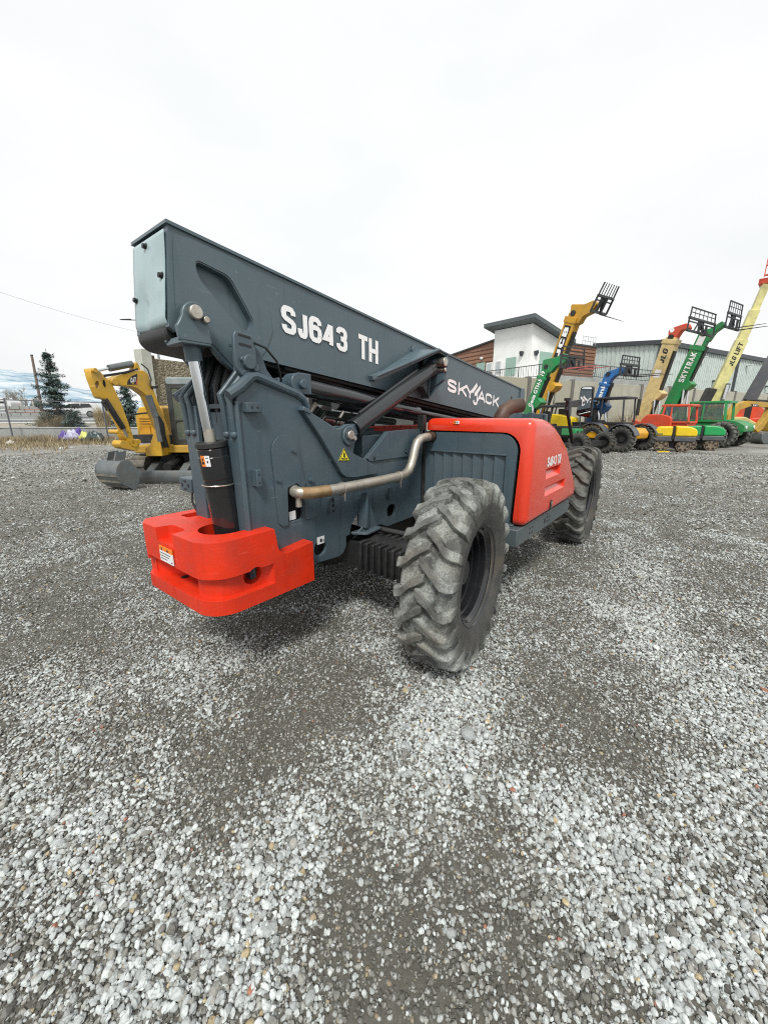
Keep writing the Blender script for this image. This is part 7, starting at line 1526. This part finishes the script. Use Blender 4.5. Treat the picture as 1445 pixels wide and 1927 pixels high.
m_ = MB(); m_.add([p8(1408, 760, .16), p8(1420, 760.5, .16), p8(1422, 765, .16), p8(1409, 764.5, .16)], [(0, 1, 2, 3)]); lo8 = m_.build("logo_panel", M_ink, b8, smooth=0); o_2 = p8(1411, 764, .17); m_ = MB(); capitals(m_, "CAT", o_2, p8(1419, 764.3, .17) - o_2, p8(1411, 761, .17) - o_2, 1, .22, lift=.002, nrm_=-s8); m_.build("logo_lettering", M_white, lo8, smooth=0)
# ---- trench rollers
def roller(px, py, m, label, hr):
    c = ground_at(px, py); t = thing("trench_roller", label, "roller", c, group=None); s = Vector((-hr.y, hr.x, 0)); s = s if s.dot(FH) > 0 else -s; L_ = lambda a, b, z: hr * a * .78 + s * b + UPV * z
    for a in (-.52, .58):
        for b_ in (-.40, .10):
            m_ = MB(); m_.lathe([(0, .04), (.10, .03), (.13, .0), (.22, .0), (.245, .04), (.255, .0), (.275, .0), (.275, .42), (.25, .42), (0, .40)], L_(a, b_, .275), s, 28)
            for k in range(12):
                for q_ in (0, 1): an = 2 * math.pi * (k + .5 * q_) / 12; e_ = hr * math.cos(an) + UPV * math.sin(an); m_.bar(L_(a, b_ + .03 + .2 * q_, .275) + e_ * .285, L_(a, b_ + .19 + .2 * q_, .275) + e_ * .285, .07, .04, up=e_)
            dr_ = m_.build("drum", M_drum, t)
            m_ = MB()
            for k in range(6): an = 2 * math.pi * k / 6; m_.cyl(L_(a, b_ - .01, .275) + hr * .17 * math.cos(an) + UPV * .17 * math.sin(an), L_(a, b_ + .01, .275) + hr * .17 * math.cos(an) + UPV * .17 * math.sin(an), .05, n=8)
            m_.build("drum_boss", M_dark, dr_)
        m_ = MB(); m_.bar(L_(a + .22, -.2, .40), L_(a + .22, .5, .40), .09, .09); m_.build("scraper", M_rol, t)
    for x0, x1 in ((-1.0, -.03), (.05, 1.12)):
        m_ = MB(); m_.plate(fillet([(x0, .50), (x1, .50), (x1, .74), (x0, .74)], .05), -.44, .56, fn=lambda a, z, b: L_(a, b, z)); m_.build("lower_frame", M_dgr, t, bevel=.03)
    m_ = MB(); m_.bar(L_(0, 0, .2), L_(0, 0, .8), .25, .2); m_.build("joint", M_dark, t)
    for prof_ in ([(-1.03, .745), (-.05, .745), (-.05, 1.20), (-.75, 1.18), (-.98, 1.02)], [(.07, .745), (1.14, .745), (1.16, .95), (1.05, 1.10), (.75, 1.20), (.07, 1.22)]):
        m_ = MB(); m_.plate(fillet(prof_, .09, 5), -.46, .58, fn=lambda a, z, b: L_(a, b, z)); m_.build("hood", m, t, bevel=.06, seg=3)
    m_ = MB(); m_.bar(L_(-.02, -.45, .6), L_(-.02, -.45, 1.22), .10, .04); m_.build("hinge_strap", M_ink, t)
    m_ = MB(); m_.cyl(L_(1.165, .25, .63), L_(1.12, .25, .63), .07, n=12); m_.build("headlight", M_label, t); m_ = MB(); m_.bar(L_(-.85, -.468, .84), L_(-.55, -.468, .84), .004, .05); m_.build("maker_plate", M_dgr, t)
    return t
hr_ = dirv(.86, -.51)
roller(1260, 849, M_rol, "yellow trench roller with muddy padded drums in front of the red hood", hr_)
roller(1312, 846.5, M_rog, "green trench roller with muddy padded drums just behind the yellow one", hr_)
ch_ = MB(); q_ = ground_at(1246, 851); ch_.bar(q_ - RH * .25 + UPV * .03, q_ + RH * .3 + UPV * .03, .12, .06); tag(ch_.build("wheel_chock", M_rol, None), "small yellow bar lying on the ground under the yellow roller", "bar")
